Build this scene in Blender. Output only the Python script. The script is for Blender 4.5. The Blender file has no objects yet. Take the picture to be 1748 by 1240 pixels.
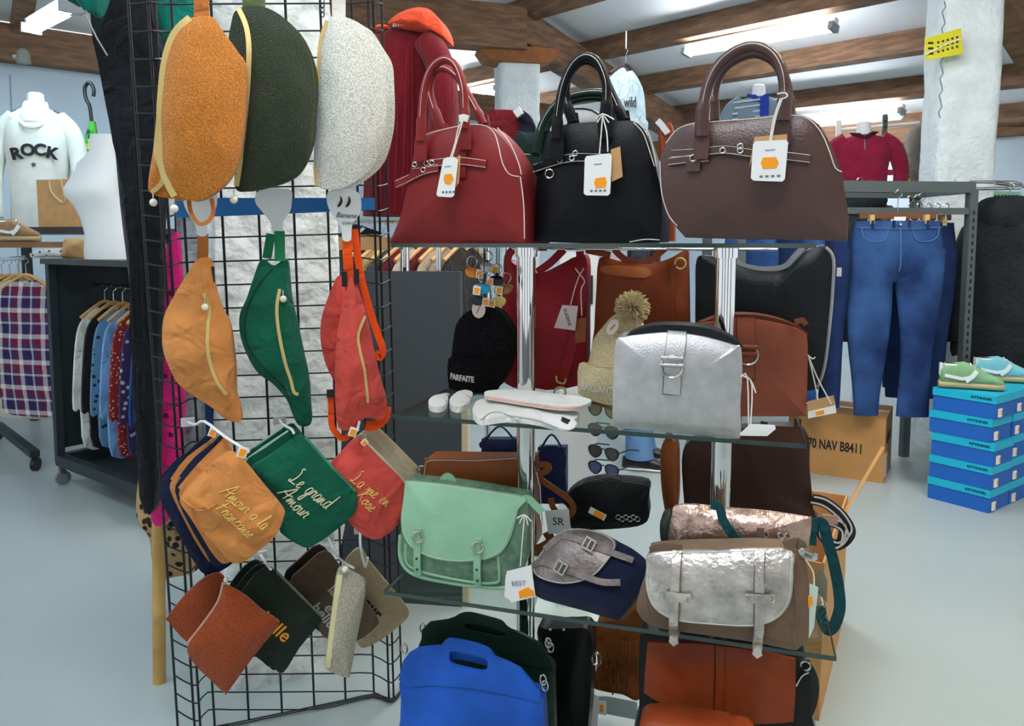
import bpy, bmesh, math, random
from mathutils import Vector, Matrix, noise
random.seed(7)
SC = bpy.context.scene
COL = SC.collection
# ---------------------------------------------------------------- camera, world, exposure
FPX, CX, CY, CAMH = 1302.0, 874.0, 525.0, 1.35
PITCH = math.atan(110.0 / FPX)
cam_d = bpy.data.cameras.new('camera')
cam = bpy.data.objects.new('camera', cam_d)
COL.objects.link(cam)
cam_d.sensor_fit = 'HORIZONTAL'
cam_d.sensor_width = 36.0
cam_d.lens = FPX / 1748.0 * 36.0
cam_d.shift_y = -(620.0 - CY) / 1748.0
cam_d.clip_start = 0.05
cam.location = (0, 0, CAMH)
cam.rotation_euler = (math.pi / 2 - PITCH, 0, 0)
SC.camera = cam
SC.view_settings.view_transform = 'Standard'
SC.view_settings.look = 'None'
SC.view_settings.gamma = 1.0
SC.view_settings.use_curve_mapping = False
SC.view_settings.exposure = 0.15
world = bpy.data.worlds.new('world')
SC.world = world
world.use_nodes = True
bgn = world.node_tree.nodes['Background']
bgn.inputs[0].default_value = (0.90, 0.96, 1.0, 1)
bgn.inputs[1].default_value = 0.95
TUBE_STRENGTH = 105.0

# ---------------------------------------------------------------- projection helpers (1748 x 1240 frame)
def ray(px, py):
    x = (px - CX) / FPX
    u = (CY - py) / FPX
    return Vector((x, math.cos(PITCH) + u * math.sin(PITCH), -math.sin(PITCH) + u * math.cos(PITCH)))
CAM = Vector((0, 0, CAMH))
def P(px, py, Z):
    v = ray(px, py)
    return CAM + v * (Z / v.y)
def onz(px, py, z):
    v = ray(px, py)
    return CAM + v * ((z - CAMH) / v.z)
def cr(ox, oy, s, pts):
    return [(ox + x / s, oy + y / s) for x, y in pts]

class Frame:
    """local axes: x to the right, y away from the viewer, z up"""
    def __init__(self, o, yaw=0.0, tilt=0.0, roll=0.0, flat=False):
        self.o = Vector(o)
        R = Matrix.Rotation(math.radians(yaw), 3, 'Z')
        if flat:            # lies on its back: local z points away, local -y points up
            R = R @ Matrix.Rotation(math.radians(-90), 3, 'X')
        R = R @ Matrix.Rotation(math.radians(tilt), 3, 'X') @ Matrix.Rotation(math.radians(roll), 3, 'Y')
        self.R = R
        self.m = Matrix.Translation(self.o) @ R.to_4x4()
        self.inv = self.m.inverted()
    def p3(self, px, py, y=0.0):
        v = self.R.transposed() @ ray(px, py)
        c = self.inv @ CAM
        return c + v * ((y - c.y) / v.y)
    def uv(self, px, py, y=0.0):
        q = self.p3(px, py, y)
        return (q.x, q.z)
    def poly(self, pts, y=0.0):
        return [self.uv(a, b, y) for a, b in pts]
    def path(self, pts, y=0.0):
        return [self.p3(a, b, y) for a, b in pts]

# ---------------------------------------------------------------- materials
def lin(c):
    out = []
    for v in c[:3]:
        v = v / 255.0
        out.append(v / 12.92 if v <= 0.04045 else ((v + 0.055) / 1.055) ** 2.4)
    return tuple(out) + (1.0,)
MATS = {}
def mat(name, col=None, rough=0.6, metal=0.0, bump=0.0, bscale=200.0, var=0.0, vscale=6.0, spec=0.4, sheen=0.0,
        col2=None, stretch=(1, 1, 1), dist=0.003, emit=None, trans=0.0, coat=0.0, crease=0.0, cscale=14.0):
    if name in MATS:
        return MATS[name]
    m = bpy.data.materials.new(name)
    m.use_nodes = True
    nt = m.node_tree
    b = nt.nodes['Principled BSDF']
    b.inputs['Roughness'].default_value = rough
    b.inputs['Metallic'].default_value = metal
    b.inputs['Specular IOR Level'].default_value = spec
    b.inputs['Sheen Weight'].default_value = sheen
    b.inputs['Coat Weight'].default_value = coat
    b.inputs['Base Color'].default_value = lin(col)
    if trans:
        b.inputs['Transmission Weight'].default_value = trans
    if emit:
        b.inputs['Emission Color'].default_value = lin(emit[0])
        b.inputs['Emission Strength'].default_value = emit[1]
    if var or bump or col2:
        tc = nt.nodes.new('ShaderNodeTexCoord')
        mp = nt.nodes.new('ShaderNodeMapping')
        mp.inputs['Scale'].default_value = stretch
        nt.links.new(tc.outputs['Object'], mp.inputs['Vector'])
        if var or col2:
            n1 = nt.nodes.new('ShaderNodeTexNoise')
            n1.inputs['Scale'].default_value = vscale
            n1.inputs['Detail'].default_value = 5.0
            nt.links.new(mp.outputs[0], n1.inputs['Vector'])
            rp = nt.nodes.new('ShaderNodeValToRGB')
            a = lin(col)
            if col2:
                c0, c1 = a, lin(col2)
            else:
                c0 = tuple(v * (1 - var) for v in a[:3]) + (1,)
                c1 = tuple(min(1, v * (1 + var)) for v in a[:3]) + (1,)
            rp.color_ramp.elements[0].position = 0.35
            rp.color_ramp.elements[0].color = c0
            rp.color_ramp.elements[1].position = 0.65
            rp.color_ramp.elements[1].color = c1
            nt.links.new(n1.outputs['Fac'], rp.inputs[0])
            nt.links.new(rp.outputs[0], b.inputs['Base Color'])
        if bump:
            n2 = nt.nodes.new('ShaderNodeTexNoise')
            n2.inputs['Scale'].default_value = bscale
            n2.inputs['Detail'].default_value = 3.0
            nt.links.new(mp.outputs[0], n2.inputs['Vector'])
            bp = nt.nodes.new('ShaderNodeBump')
            bp.inputs['Strength'].default_value = bump
            bp.inputs['Distance'].default_value = dist
            nt.links.new(n2.outputs['Fac'], bp.inputs['Height'])
            nt.links.new(bp.outputs[0], b.inputs['Normal'])
            if crease:
                n3 = nt.nodes.new('ShaderNodeTexNoise')
                n3.inputs['Scale'].default_value = cscale
                n3.inputs['Detail'].default_value = 2.0
                n3.inputs['Distortion'].default_value = 1.2
                nt.links.new(tc.outputs['Object'], n3.inputs['Vector'])
                b3 = nt.nodes.new('ShaderNodeBump')
                b3.inputs['Strength'].default_value = crease
                b3.inputs['Distance'].default_value = 0.02
                nt.links.new(n3.outputs['Fac'], b3.inputs['Height'])
                nt.links.new(b3.outputs[0], bp.inputs['Normal'])
    MATS[name] = m
    return m

def leather(name, col, rough=0.42, bump=0.35, bscale=260, var=0.12):
    return mat(name, col, rough, bump=bump, bscale=bscale, var=var, vscale=7, spec=0.22, dist=0.0015, crease=0.10, cscale=11)
def teddy(name, col):
    return mat(name, col, 0.95, bump=1.0, bscale=330, var=0.28, vscale=300, spec=0.1, sheen=0.25, dist=0.004)
def cloth(name, col, var=0.12, vscale=10, bump=0.25, bscale=420, rough=0.85):
    return mat(name, col, rough, bump=bump, bscale=bscale, var=var, vscale=vscale, spec=0.15, sheen=0.1, crease=0.75, cscale=15)
def knit(name, col):
    return mat(name, col, 0.9, bump=0.9, bscale=60, var=0.15, vscale=12, spec=0.1, sheen=0.15, stretch=(4, 4, 0.35), dist=0.006)

def voro(name, base, spot, scale, lo=0.25, hi=0.32, rough=0.85):
    if name in MATS:
        return MATS[name]
    m = mat(name, base, rough, spec=0.15)
    nt = m.node_tree
    b = nt.nodes['Principled BSDF']
    tc = nt.nodes.new('ShaderNodeTexCoord')
    v = nt.nodes.new('ShaderNodeTexVoronoi')
    v.inputs['Scale'].default_value = scale
    nt.links.new(tc.outputs['Object'], v.inputs['Vector'])
    r = nt.nodes.new('ShaderNodeValToRGB')
    r.color_ramp.elements[0].position = lo
    r.color_ramp.elements[0].color = lin(spot)
    r.color_ramp.elements[1].position = hi
    r.color_ramp.elements[1].color = lin(base)
    nt.links.new(v.outputs['Distance'], r.inputs[0])
    nt.links.new(r.outputs[0], b.inputs['Base Color'])
    return m

def plaid(name):
    if name in MATS:
        return MATS[name]
    m = mat(name, (90, 70, 100), 0.9, spec=0.1)
    nt = m.node_tree
    b = nt.nodes['Principled BSDF']
    tc = nt.nodes.new('ShaderNodeTexCoord')
    sep = nt.nodes.new('ShaderNodeSeparateXYZ')
    nt.links.new(tc.outputs['Object'], sep.inputs[0])
    def band(sock):
        mu = nt.nodes.new('ShaderNodeMath'); mu.operation = 'MULTIPLY'; mu.inputs[1].default_value = 6.5
        fr = nt.nodes.new('ShaderNodeMath'); fr.operation = 'FRACT'
        nt.links.new(sock, mu.inputs[0]); nt.links.new(mu.outputs[0], fr.inputs[0])
        r = nt.nodes.new('ShaderNodeValToRGB'); r.color_ramp.interpolation = 'CONSTANT'
        els = r.color_ramp.elements
        els[0].position = 0; els[0].color = lin((52, 42, 88))
        els[1].position = 0.30; els[1].color = lin((205, 200, 200))
        for p_, c_ in ((0.38, (70, 60, 100)), (0.5, (118, 35, 62)), (0.74, (215, 210, 208)), (0.92, (60, 45, 80))):
            e = els.new(p_); e.color = lin(c_)
        nt.links.new(fr.outputs[0], r.inputs[0])
        return r
    a = band(sep.outputs['X']); c = band(sep.outputs['Z'])
    mx = nt.nodes.new('ShaderNodeMixRGB'); mx.inputs[0].default_value = 0.5
    nt.links.new(a.outputs[0], mx.inputs[1]); nt.links.new(c.outputs[0], mx.inputs[2])
    nt.links.new(mx.outputs[0], b.inputs['Base Color'])
    return m

def glass_mat():
    m = bpy.data.materials.new('shelf_glass')
    m.use_nodes = True
    nt = m.node_tree
    nt.nodes.clear()
    out = nt.nodes.new('ShaderNodeOutputMaterial')
    tr = nt.nodes.new('ShaderNodeBsdfTransparent'); tr.inputs[0].default_value = (0.90, 0.95, 0.92, 1)
    gl = nt.nodes.new('ShaderNodeBsdfGlossy'); gl.inputs['Roughness'].default_value = 0.02
    lw = nt.nodes.new('ShaderNodeLayerWeight'); lw.inputs[0].default_value = 0.5
    pw = nt.nodes.new('ShaderNodeMath'); pw.operation = 'POWER'; pw.inputs[1].default_value = 4.0
    nt.links.new(lw.outputs['Facing'], pw.inputs[0])
    fr = nt.nodes.new('ShaderNodeMath'); fr.operation = 'MULTIPLY_ADD'; fr.inputs[1].default_value = 0.35; fr.inputs[2].default_value = 0.03
    nt.links.new(pw.outputs[0], fr.inputs[0])
    mx = nt.nodes.new('ShaderNodeMixShader')
    nt.links.new(fr.outputs[0], mx.inputs[0]); nt.links.new(tr.outputs[0], mx.inputs[1]); nt.links.new(gl.outputs[0], mx.inputs[2])
    nt.links.new(mx.outputs[0], out.inputs[0])
    MATS['shelf_glass'] = m
    return m

WOOD = mat('beam_wood', (124, 92, 68), 0.7, bump=0.4, bscale=30, var=0.3, vscale=5, stretch=(1, 1, 6), dist=0.004)
PLASTER = mat('rough_plaster', (226, 234, 234), 0.9, bump=0.8, bscale=28, var=0.06, vscale=9, dist=0.02, spec=0.2)
STONE = mat('whitewashed_stone', (226, 230, 228), 0.92, bump=1.0, bscale=16, var=0.16, vscale=14, dist=0.03, spec=0.2)
CHROME = mat('chrome', (225, 225, 225), 0.06, metal=1.0)
SILVERM = mat('silver_hardware', (200, 196, 188), 0.25, metal=1.0)
GOLD = mat('gold_zip', (212, 186, 120), 0.45, metal=0.3)
BLACKW = mat('black_wire', (22, 24, 26), 0.45)
WHITEP = mat('white_plastic', (235, 238, 238), 0.4)
CARD = mat('white_card', (240, 238, 234), 0.7)
KRAFT = mat('kraft_card', (196, 152, 100), 0.8, var=0.08, vscale=20)
ORANGE = mat('orange_sticker', (255, 158, 20), 0.6)
INK = mat('black_ink', (25, 25, 28), 0.7)
PEARL = mat('pearl', (235, 226, 205), 0.25, coat=0.5)
STRING = mat('white_string', (235, 230, 220), 0.9)
WHITETH = mat('white_thread', (225, 215, 205), 0.8)
BLACKPL = mat('black_plastic', (20, 20, 22), 0.35)
GLASS = glass_mat()
GLEDGE = mat('glass_edge', (38, 58, 54), 0.12, spec=0.8)
HWOOD = mat('hanger_wood', (214, 165, 100), 0.5, var=0.1)

# ---------------------------------------------------------------- object helpers
def setp(o, label=None, cat=None, group=None, kind=None):
    if label: o['label'] = label
    if cat: o['category'] = cat
    if group: o['group'] = group
    if kind: o['kind'] = kind
    return o
def thing(name, label, cat, F, group=None):
    o = bpy.data.objects.new(name, None)
    o.empty_display_size = 0.05
    COL.objects.link(o)
    o.matrix_world = F.m
    return setp(o, label, cat, group)
def mesh_obj(name, V, Fc, m, parent=None, F=None, smooth=True, label=None):
    me = bpy.data.meshes.new(name)
    me.from_pydata([tuple(v) for v in V], [], Fc)
    bm = bmesh.new(); bm.from_mesh(me)
    bmesh.ops.recalc_face_normals(bm, faces=bm.faces)
    bm.to_mesh(me); bm.free()
    me.materials.append(m)
    if smooth:
        for p in me.polygons:
            p.use_smooth = True
        try:
            me.set_sharp_from_angle(angle=math.radians(48))
        except Exception:
            pass
    o = bpy.data.objects.new(name, me)
    COL.objects.link(o)
    if parent:
        o.parent = parent
    elif F:
        o.matrix_world = F.m
    if label: o['label'] = label
    return o

def crom(pts, n=5, closed=True):
    """Catmull-Rom through 2D or 3D points; a point given twice makes a corner"""
    pts = [Vector(p) for p in pts]
    N = len(pts)
    out = []
    segs = N if closed else N - 1
    for i in range(segs):
        if closed:
            p0, p1, p2, p3 = pts[i - 1], pts[i], pts[(i + 1) % N], pts[(i + 2) % N]
        else:
            p0, p1, p2, p3 = pts[max(i - 1, 0)], pts[i], pts[i + 1], pts[min(i + 2, N - 1)]
        if (p2 - p1).length < 1e-7:
            continue
        for k in range(n):
            t = k / n
            out.append(0.5 * ((2 * p1) + (p2 - p0) * t + (2 * p0 - 5 * p1 + 4 * p2 - p3) * t * t + (3 * p1 - p0 - 3 * p2 + p3) * t ** 3))
    if not closed:
        out.append(pts[-1].copy())
    return out

class MB:
    def __init__(self):
        self.V = []; self.F = []
    def add(self, V, F):
        k = len(self.V)
        self.V += [Vector(v) for v in V]
        self.F += [tuple(i + k for i in f) for f in F]
        return self
    def box(self, c, s, R=None):
        c = Vector(c)
        vs = []
        for x in (-.5, .5):
            for y in (-.5, .5):
                for z in (-.5, .5):
                    v = Vector((x * s[0], y * s[1], z * s[2]))
                    vs.append(c + (R @ v if R else v))
        return self.add(vs, [(0, 1, 3, 2), (4, 6, 7, 5), (0, 4, 5, 1), (2, 3, 7, 6), (0, 2, 6, 4), (1, 5, 7, 3)])
    def bar(self, a, b, w, h, up=(0, 0, 1)):
        """box from a to b: w sideways, h along up (centred)"""
        a = Vector(a); b = Vector(b)
        d = (b - a).normalized()
        s = d.cross(Vector(up))
        if s.length < 1e-6: s = d.cross(Vector((0, 1, 0)))
        s.normalize()
        u = s.cross(d)
        vs = []
        for q in (a, b):
            for i, j in ((-1, -1), (1, -1), (1, 1), (-1, 1)):
                vs.append(q + s * (i * w / 2) + u * (j * h / 2))
        return self.add(vs, [(0, 3, 2, 1), (4, 5, 6, 7), (0, 1, 5, 4), (1, 2, 6, 5), (2, 3, 7, 6), (3, 0, 4, 7)])
    def tube(self, pts, r, n=8, closed=False):
        pts = [Vector(p) for p in pts]
        N = len(pts)
        rr = r if isinstance(r, (list, tuple)) else [r] * N
        prev = None
        vs = []; fs = []
        for i in range(N):
            if closed:
                t = pts[(i + 1) % N] - pts[i - 1]
            else:
                t = pts[min(i + 1, N - 1)] - pts[max(i - 1, 0)]
            if t.length < 1e-9: t = Vector((0, 0, 1))
            t.normalize()
            if prev is None:
                a = Vector((0, 1, 0)) if abs(t.y) < 0.9 else Vector((1, 0, 0))
                prev = (a - t * a.dot(t)).normalized()
            else:
                prev = prev - t * prev.dot(t)
                if prev.length < 1e-6: prev = Vector((1, 0, 0))
                prev.normalize()
            bi = t.cross(prev)
            for k in range(n):
                an = 2 * math.pi * k / n
                vs.append(pts[i] + (prev * math.cos(an) + bi * math.sin(an)) * rr[i])
        for i in range(N if closed else N - 1):
            for k in range(n):
                a = i * n + k; b = i * n + (k + 1) % n
                c = ((i + 1) % N) * n
                fs.append((a, b, c + (k + 1) % n, c + k))
        if not closed:
            fs.append(tuple(range(n - 1, -1, -1)))
            fs.append(tuple((N - 1) * n + k for k in range(n)))
        return self.add(vs, fs)
    def ribbon(self, pts, w, th, normal=(0, 1, 0)):
        """flat strap through 3D points; its face looks along normal"""
        pts = [Vector(p) for p in pts]
        N = len(pts)
        nm = Vector(normal)
        vs = []; fs = []
        last = None
        ws = w if isinstance(w, (list, tuple)) else [w] * N
        for i in range(N):
            t = pts[min(i + 1, N - 1)] - pts[max(i - 1, 0)]
            s = t.cross(nm)
            if s.length < 1e-7: s = last or Vector((1, 0, 0))
            s.normalize()
            if last and s.dot(last) < 0 and False: s = -s
            last = s
            u = s.cross(t).normalized() if t.length > 1e-9 else nm
            for a, b in ((-1, -1), (1, -1), (1, 1), (-1, 1)):
                vs.append(pts[i] + s * (a * ws[i] / 2) + u * (b * th / 2))
        for i in range(N - 1):
            for k in range(4):
                fs.append((i * 4 + k, i * 4 + (k + 1) % 4, (i + 1) * 4 + (k + 1) % 4, (i + 1) * 4 + k))
        fs.append((3, 2, 1, 0)); fs.append(tuple((N - 1) * 4 + k for k in range(4)))
        return self.add(vs, fs)
    def loft(self, secs, n=16, power=2.0):
        """secs: (x, y, z, rx, ry) ellipses stacked along the list; superellipse cross-section in xy"""
        vs = []; fs = []
        for (x, y, z, rx, ry) in secs:
            for k in range(n):
                a = 2 * math.pi * k / n
                c, s = math.cos(a), math.sin(a)
                e = 2.0 / power
                vs.append((x + rx * math.copysign(abs(c) ** e, c), y + ry * math.copysign(abs(s) ** e, s), z))
        N = len(secs)
        for i in range(N - 1):
            for k in range(n):
                fs.append((i * n + k, i * n + (k + 1) % n, (i + 1) * n + (k + 1) % n, (i + 1) * n + k))
        fs.append(tuple(range(n - 1, -1, -1))); fs.append(tuple((N - 1) * n + k for k in range(n)))
        return self.add(vs, fs)
    def ball(self, c, r, n=10, sz=1.0):
        c = Vector(c)
        secs = []
        for i in range(n // 2 + 1):
            a = -math.pi / 2 + math.pi * i / (n // 2)
            q = max(math.cos(a), 0.02) * r
            secs.append((c.x, c.y, c.z + math.sin(a) * r * sz, q, q))
        return self.loft(secs, n)
    def plate(self, outline, y0, y1):
        """flat plate: xz outline extruded from y0 to y1"""
        n = len(outline)
        vs = [(p[0], y0, p[1]) for p in outline] + [(p[0], y1, p[1]) for p in outline]
        fs = [tuple(range(n)), tuple(range(2 * n - 1, n - 1, -1))]
        for k in range(n):
            j = (k + 1) % n
            fs.append((k, k + n, j + n, j))
        return self.add(vs, fs)
    def build(self, name, m, parent=None, F=None, smooth=True, label=None):
        return mesh_obj(name, self.V, self.F, m, parent, F, smooth, label)

class Puff:
    """soft body from a traced front outline: front rim at y=0, back rim at y=tb(z), both sides bulging"""
    RINGS = (1.0, 0.985, 0.95, 0.90, 0.84, 0.77, 0.69, 0.60, 0.51, 0.42, 0.32, 0.22, 0.11)
    def __init__(self, outline, tb=0.03, bf=0.02, bb=0.015, power=2.2, n=4, wr=0.0, wf=14.0, seed=0.0, center=None, raw=False, y0=0.0):
        self.o = [Vector((p[0], p[1])) for p in (outline if raw else crom(outline, n))]
        c = center or (sum(p.x for p in self.o) / len(self.o), sum(p.y for p in self.o) / len(self.o))
        self.c = Vector(c)
        self.tb = tb if callable(tb) else (lambda z, t=tb: t)
        self.bf = bf if callable(bf) else (lambda z, t=bf: t)
        self.bb, self.pw, self.wr, self.wf, self.seed, self.y0 = bb, power, wr, wf, seed, y0
        self.zmin = min(p.y for p in self.o); self.zmax = max(p.y for p in self.o)
        self.xmin = min(p.x for p in self.o); self.xmax = max(p.x for p in self.o)
    def prof(self, s):
        return max(0.0, 1.0 - min(s, 1.0) ** self.pw)
    def wrinkle(self, x, z):
        if not self.wr: return 0.0
        return self.wr * noise.noise(Vector((x * self.wf, self.seed, z * self.wf)))
    def s_of(self, x, z):
        d = Vector((x, z)) - self.c
        if d.length < 1e-6: return 0.0
        best = 0.0
        n = len(self.o)
        for i in range(n):
            a = self.o[i] - self.c; b = self.o[(i + 1) % n] - self.c
            e = b - a
            den = d.x * e.y - d.y * e.x
            if abs(den) < 1e-12: continue
            t = (a.x * e.y - a.y * e.x) / den
            u = (a.x * d.y - a.y * d.x) / den
            if t > 0 and -1e-6 <= u <= 1 + 1e-6 and t > best: best = t
        return 1.0 / best if best > 0 else 1.0
    def y(self, x, z):
        """front surface"""
        k = self.prof(self.s_of(x, z))
        return self.y0 - (self.bf(z) * k + self.wrinkle(x, z) * min(1.0, 3 * k))
    def mesh(self):
        V = []; F = []
        n = len(self.o)
        for side in (0, 1):
            for s in self.RINGS:
                k = self.prof(s)
                for p in self.o:
                    q = self.c + (p - self.c) * s
                    w = self.wrinkle(q.x, q.y) * min(1.0, 3 * k)
                    if side == 0:
                        V.append((q.x, self.y0 - (self.bf(q.y) * k + w), q.y))
                    else:
                        V.append((q.x, self.y0 + self.tb(q.y) + self.bb * k, q.y))
            k = self.prof(0)
            if side == 0: V.append((self.c.x, self.y0 - (self.bf(self.c.y) + self.wrinkle(*self.c)), self.c.y))
            else: V.append((self.c.x, self.y0 + self.tb(self.c.y) + self.bb, self.c.y))
        R = len(self.RINGS)
        blk = R * n + 1
        for side in (0, 1):
            b = side * blk
            for r in range(R - 1):
                for k in range(n):
                    j = (k + 1) % n
                    F.append((b + r * n + k, b + r * n + j, b + (r + 1) * n + j, b + (r + 1) * n + k))
            for k in range(n):
                F.append((b + (R - 1) * n + k, b + (R - 1) * n + (k + 1) % n, b + R * n))
        for k in range(n):
            j = (k + 1) % n
            F.append((k, j, blk + j, blk + k))
        return V, F
    def build(self, name, m, parent=None, F=None, label=None):
        V, Fc = self.mesh()
        return mesh_obj(name, V, Fc, m, parent, F, True, label)
    # ---- things laid on the front surface
    def patch(self, mb, outline, off=0.001, th=0.003, n=3, raw=False):
        o = [Vector((p[0], p[1])) for p in (outline if raw else crom(outline, n))]
        c = sum(o, Vector((0, 0))) / len(o)
        V = []; F = []
        N = len(o)
        for p in o: V.append((p.x, self.y(p.x, p.y) - off + 0.002, p.y))
        S = (1.0, 0.85, 0.65, 0.4)
        for s in S:
            for p in o:
                q = c + (p - c) * s
                V.append((q.x, self.y(q.x, q.y) - off - th, q.y))
        V.append((c.x, self.y(c.x, c.y) - off - th, c.y))
        for r in range(len(S)):
            for k in range(N):
                j = (k + 1) % N
                F.append((r * N + k, r * N + j, (r + 1) * N + j, (r + 1) * N + k))
        for k in range(N):
            F.append((len(S) * N + k, len(S) * N + (k + 1) % N, (len(S) + 1) * N))
        F.append(tuple(range(N)))
        return mb.add(V, F)
    def lay(self, path, off, n=4):
        return [Vector((q.x, self.y(q.x, q.y) - off, q.y)) for q in crom(path, n, False)]
    def strip(self, mb, path, w, off=0.002, th=0.003, n=4):
        return mb.ribbon(self.lay(path, off, n), w, th)
    def cord(self, mb, path, r, off=0.0, n=4, seg=6):
        return mb.tube(self.lay(path, off, n), r, seg)

def inset(o, c, s):
    return [c + (p - c) * s for p in o]
def text_mesh(name, s, size, m, parent, M, ext=0.0006, bold=0.0, F=None, sx=1.0, shear=0.0):
    cu = bpy.data.curves.new(name, 'FONT')
    cu.body = s; cu.size = size; cu.extrude = ext; cu.offset = bold; cu.shear = shear
    cu.align_x = 'CENTER'; cu.align_y = 'CENTER'; cu.resolution_u = 3
    t = bpy.data.objects.new(name, cu)
    COL.objects.link(t)
    dg = bpy.context.evaluated_depsgraph_get()
    me = bpy.data.meshes.new_from_object(t.evaluated_get(dg))
    COL.objects.unlink(t); bpy.data.objects.remove(t)
    me.materials.clear(); me.materials.append(m)
    me.transform(M @ Matrix.Diagonal((sx, 1, 1, 1)))
    o = bpy.data.objects.new(name, me)
    COL.objects.link(o)
    if parent: o.parent = parent
    elif F: o.matrix_world = F.m
    return o
def text_on(body, name, s, size, m, parent, x, z, rot=0.0, off=0.001, bold=0.0, sx=1.0, shear=0.0):
    """lettering draped on the front of a Puff"""
    M = Matrix.Translation((x, 0, z)) @ Matrix.Rotation(math.radians(-rot), 4, 'Y') @ Matrix.Rotation(math.pi / 2, 4, 'X')
    o = text_mesh(name, s, size, m, parent, M, 0.0004, bold, sx=sx, shear=shear)
    for v in o.data.vertices:
        v.co.y += body.y(v.co.x, v.co.z) - off
    return o
# stroke lettering for embroidery: every letter in a unit box, y up
STROKES = {
 'L': (.8, [[(.35, .95), (.25, 1.0), (.15, .9), (.3, .75), (.35, .4), (.2, .05), (.05, .05), (.1, .15), (.3, .05), (.7, .05)]]),
 'A': (.9, [[(.0, .0), (.3, .6), (.6, 1.0), (.6, .5), (.65, .0)], [(.1, .45), (.5, .35), (.9, .5)]]),
 'R': (.8, [[(.2, .0), (.3, .5), (.35, .95)], [(.1, .8), (.4, 1.0), (.65, .8), (.35, .5), (.45, .3), (.75, .0)]]),
 'F': (.7, [[(.2, .0), (.3, .5), (.4, .9)], [(.05, .8), (.3, .95), (.8, 1.0)], [(.1, .5), (.6, .55)]]),
 'J': (.7, [[(.2, .8), (.5, 1.0), (.5, .5), (.35, -.2), (.1, -.3), (.2, .0), (.6, .2)]]),
 'a': (.5, [[(.4, .4), (.2, .45), (.05, .2), (.2, .0), (.38, .2), (.4, .42), (.4, .05), (.5, .05)]]),
 'b': (.45, [[(.0, .1), (.25, .9), (.15, .95), (.1, .1), (.3, .0), (.35, .3), (.45, .3)]]),
 'c': (.42, [[(.38, .38), (.2, .45), (.05, .2), (.2, .0), (.42, .1)]]),
 'd': (.5, [[(.4, .4), (.2, .45), (.05, .2), (.2, .0), (.38, .2), (.5, .95), (.42, .05), (.52, .05)]]),
 'e': (.42, [[(.0, .1), (.3, .3), (.25, .45), (.08, .3), (.12, .02), (.42, .1)]]),
 'g': (.5, [[(.4, .4), (.2, .45), (.05, .2), (.2, .0), (.38, .2), (.4, .4), (.3, -.35), (.1, -.4), (.2, -.1), (.5, .1)]]),
 'i': (.28, [[(.0, .1), (.15, .42), (.13, .05), (.28, .08)], [(.2, .62), (.22, .66)]]),
 'l': (.32, [[(.0, .1), (.25, .85), (.15, .95), (.1, .1), (.32, .08)]]),
 'm': (.75, [[(.0, .05), (.1, .42), (.1, .0), (.28, .42), (.33, .0), (.5, .42), (.56, .05), (.75, .08)]]),
 'n': (.55, [[(.0, .05), (.1, .42), (.1, .0), (.28, .42), (.35, .05), (.55, .08)]]),
 'o': (.48, [[(.25, .43), (.06, .25), (.2, .0), (.38, .2), (.25, .43), (.48, .35)]]),
 'r': (.42, [[(.0, .1), (.1, .45), (.2, .38), (.32, .42), (.28, .08), (.42, .08)]]),
 's': (.4, [[(.0, .1), (.22, .45), (.3, .15), (.12, .0), (.4, .08)]]),
 'u': (.5, [[(.0, .3), (.08, .42), (.12, .05), (.3, .1), (.36, .42), (.38, .05), (.5, .08)]]),
 'v': (.45, [[(.0, .35), (.1, .42), (.18, .0), (.35, .42), (.45, .35)]]),
 ' ': (.5, []),
}
def script_on(body, name, s, size, m, parent, x, z, rot, r=0.0009, off=0.0008, sx=1.0):
    mb = MB()
    w = sum(STROKES[c][0] for c in s) * sx
    a = math.radians(rot)
    u0 = -w / 2
    for c in s:
        wd, st = STROKES[c]
        for line in st:
            pts = []
            for (u, v) in line:
                q = ((u * sx + u0 + v * 0.18) * size, (v - 0.3) * size)
                pts.append((x + q[0] * math.cos(a) - q[1] * math.sin(a), z + q[0] * math.sin(a) + q[1] * math.cos(a)))
            body.cord(mb, pts, r, off, 3, 5)
        u0 += wd * sx
    return mb.build(name, m, parent)
# ================================================================ THE PLACE
WALLP = mat('wall_paint', (205, 220, 232), 0.9, bump=0.15, bscale=60, var=0.04, vscale=3)
CEILP = mat('ceiling_panel_paint', (246, 249, 251), 0.85, var=0.02, vscale=2)
FLOORM = mat('floor_paint', (170, 180, 177), 0.33, bump=0.05, bscale=12, var=0.05, vscale=0.9, spec=0.4)
def struct(o): o['kind'] = 'structure'; return o
mb = MB(); mb.box((0, 6, -0.05), (26, 26, 0.1))
struct(mb.build('floor', FLOORM, smooth=False))
# walls
WL0 = Vector((-4.16, 6.2, 0)); WLd = Vector((.783, .622, 0)); WLn = Vector((.622, -.783, 0))
CORNER = WL0 + WLd * 7.66
WB0 = Vector((5.6, 8.15, 0)); WBd = (CORNER - WB0).normalized()
mb = MB(); a = WL0 - WLd * 5; b = CORNER
mb.bar(a + Vector((0, 0, 1.39)) - WLn * 0.05, b + Vector((0, 0, 1.39)) - WLn * 0.05, 0.1, 2.8)
wl = struct(mb.build('wall_left', WALLP, smooth=False))
mb = MB(); mb.tube([WL0 + WLd * 0.12 + WLn * 0.004, WL0 + WLd * 0.14 + WLn * 0.004 + Vector((0, 0, 2.7))], 0.004, 5)
mb.build('panel_joint', mat('joint_grey', (150, 165, 175), 0.9), wl)
mb = MB(); WBn = Vector((0, 0, 1)).cross(WBd).normalized()
if WBn.y > 0: WBn = -WBn
a = WB0 - WBd * 4
mb.bar(a + Vector((0, 0, 1.25)) - WBn * 0.05, CORNER + Vector((0, 0, 1.25)) - WBn * 0.05, 0.1, 2.52)
struct(mb.build('wall_back', WALLP, smooth=False))
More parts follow.
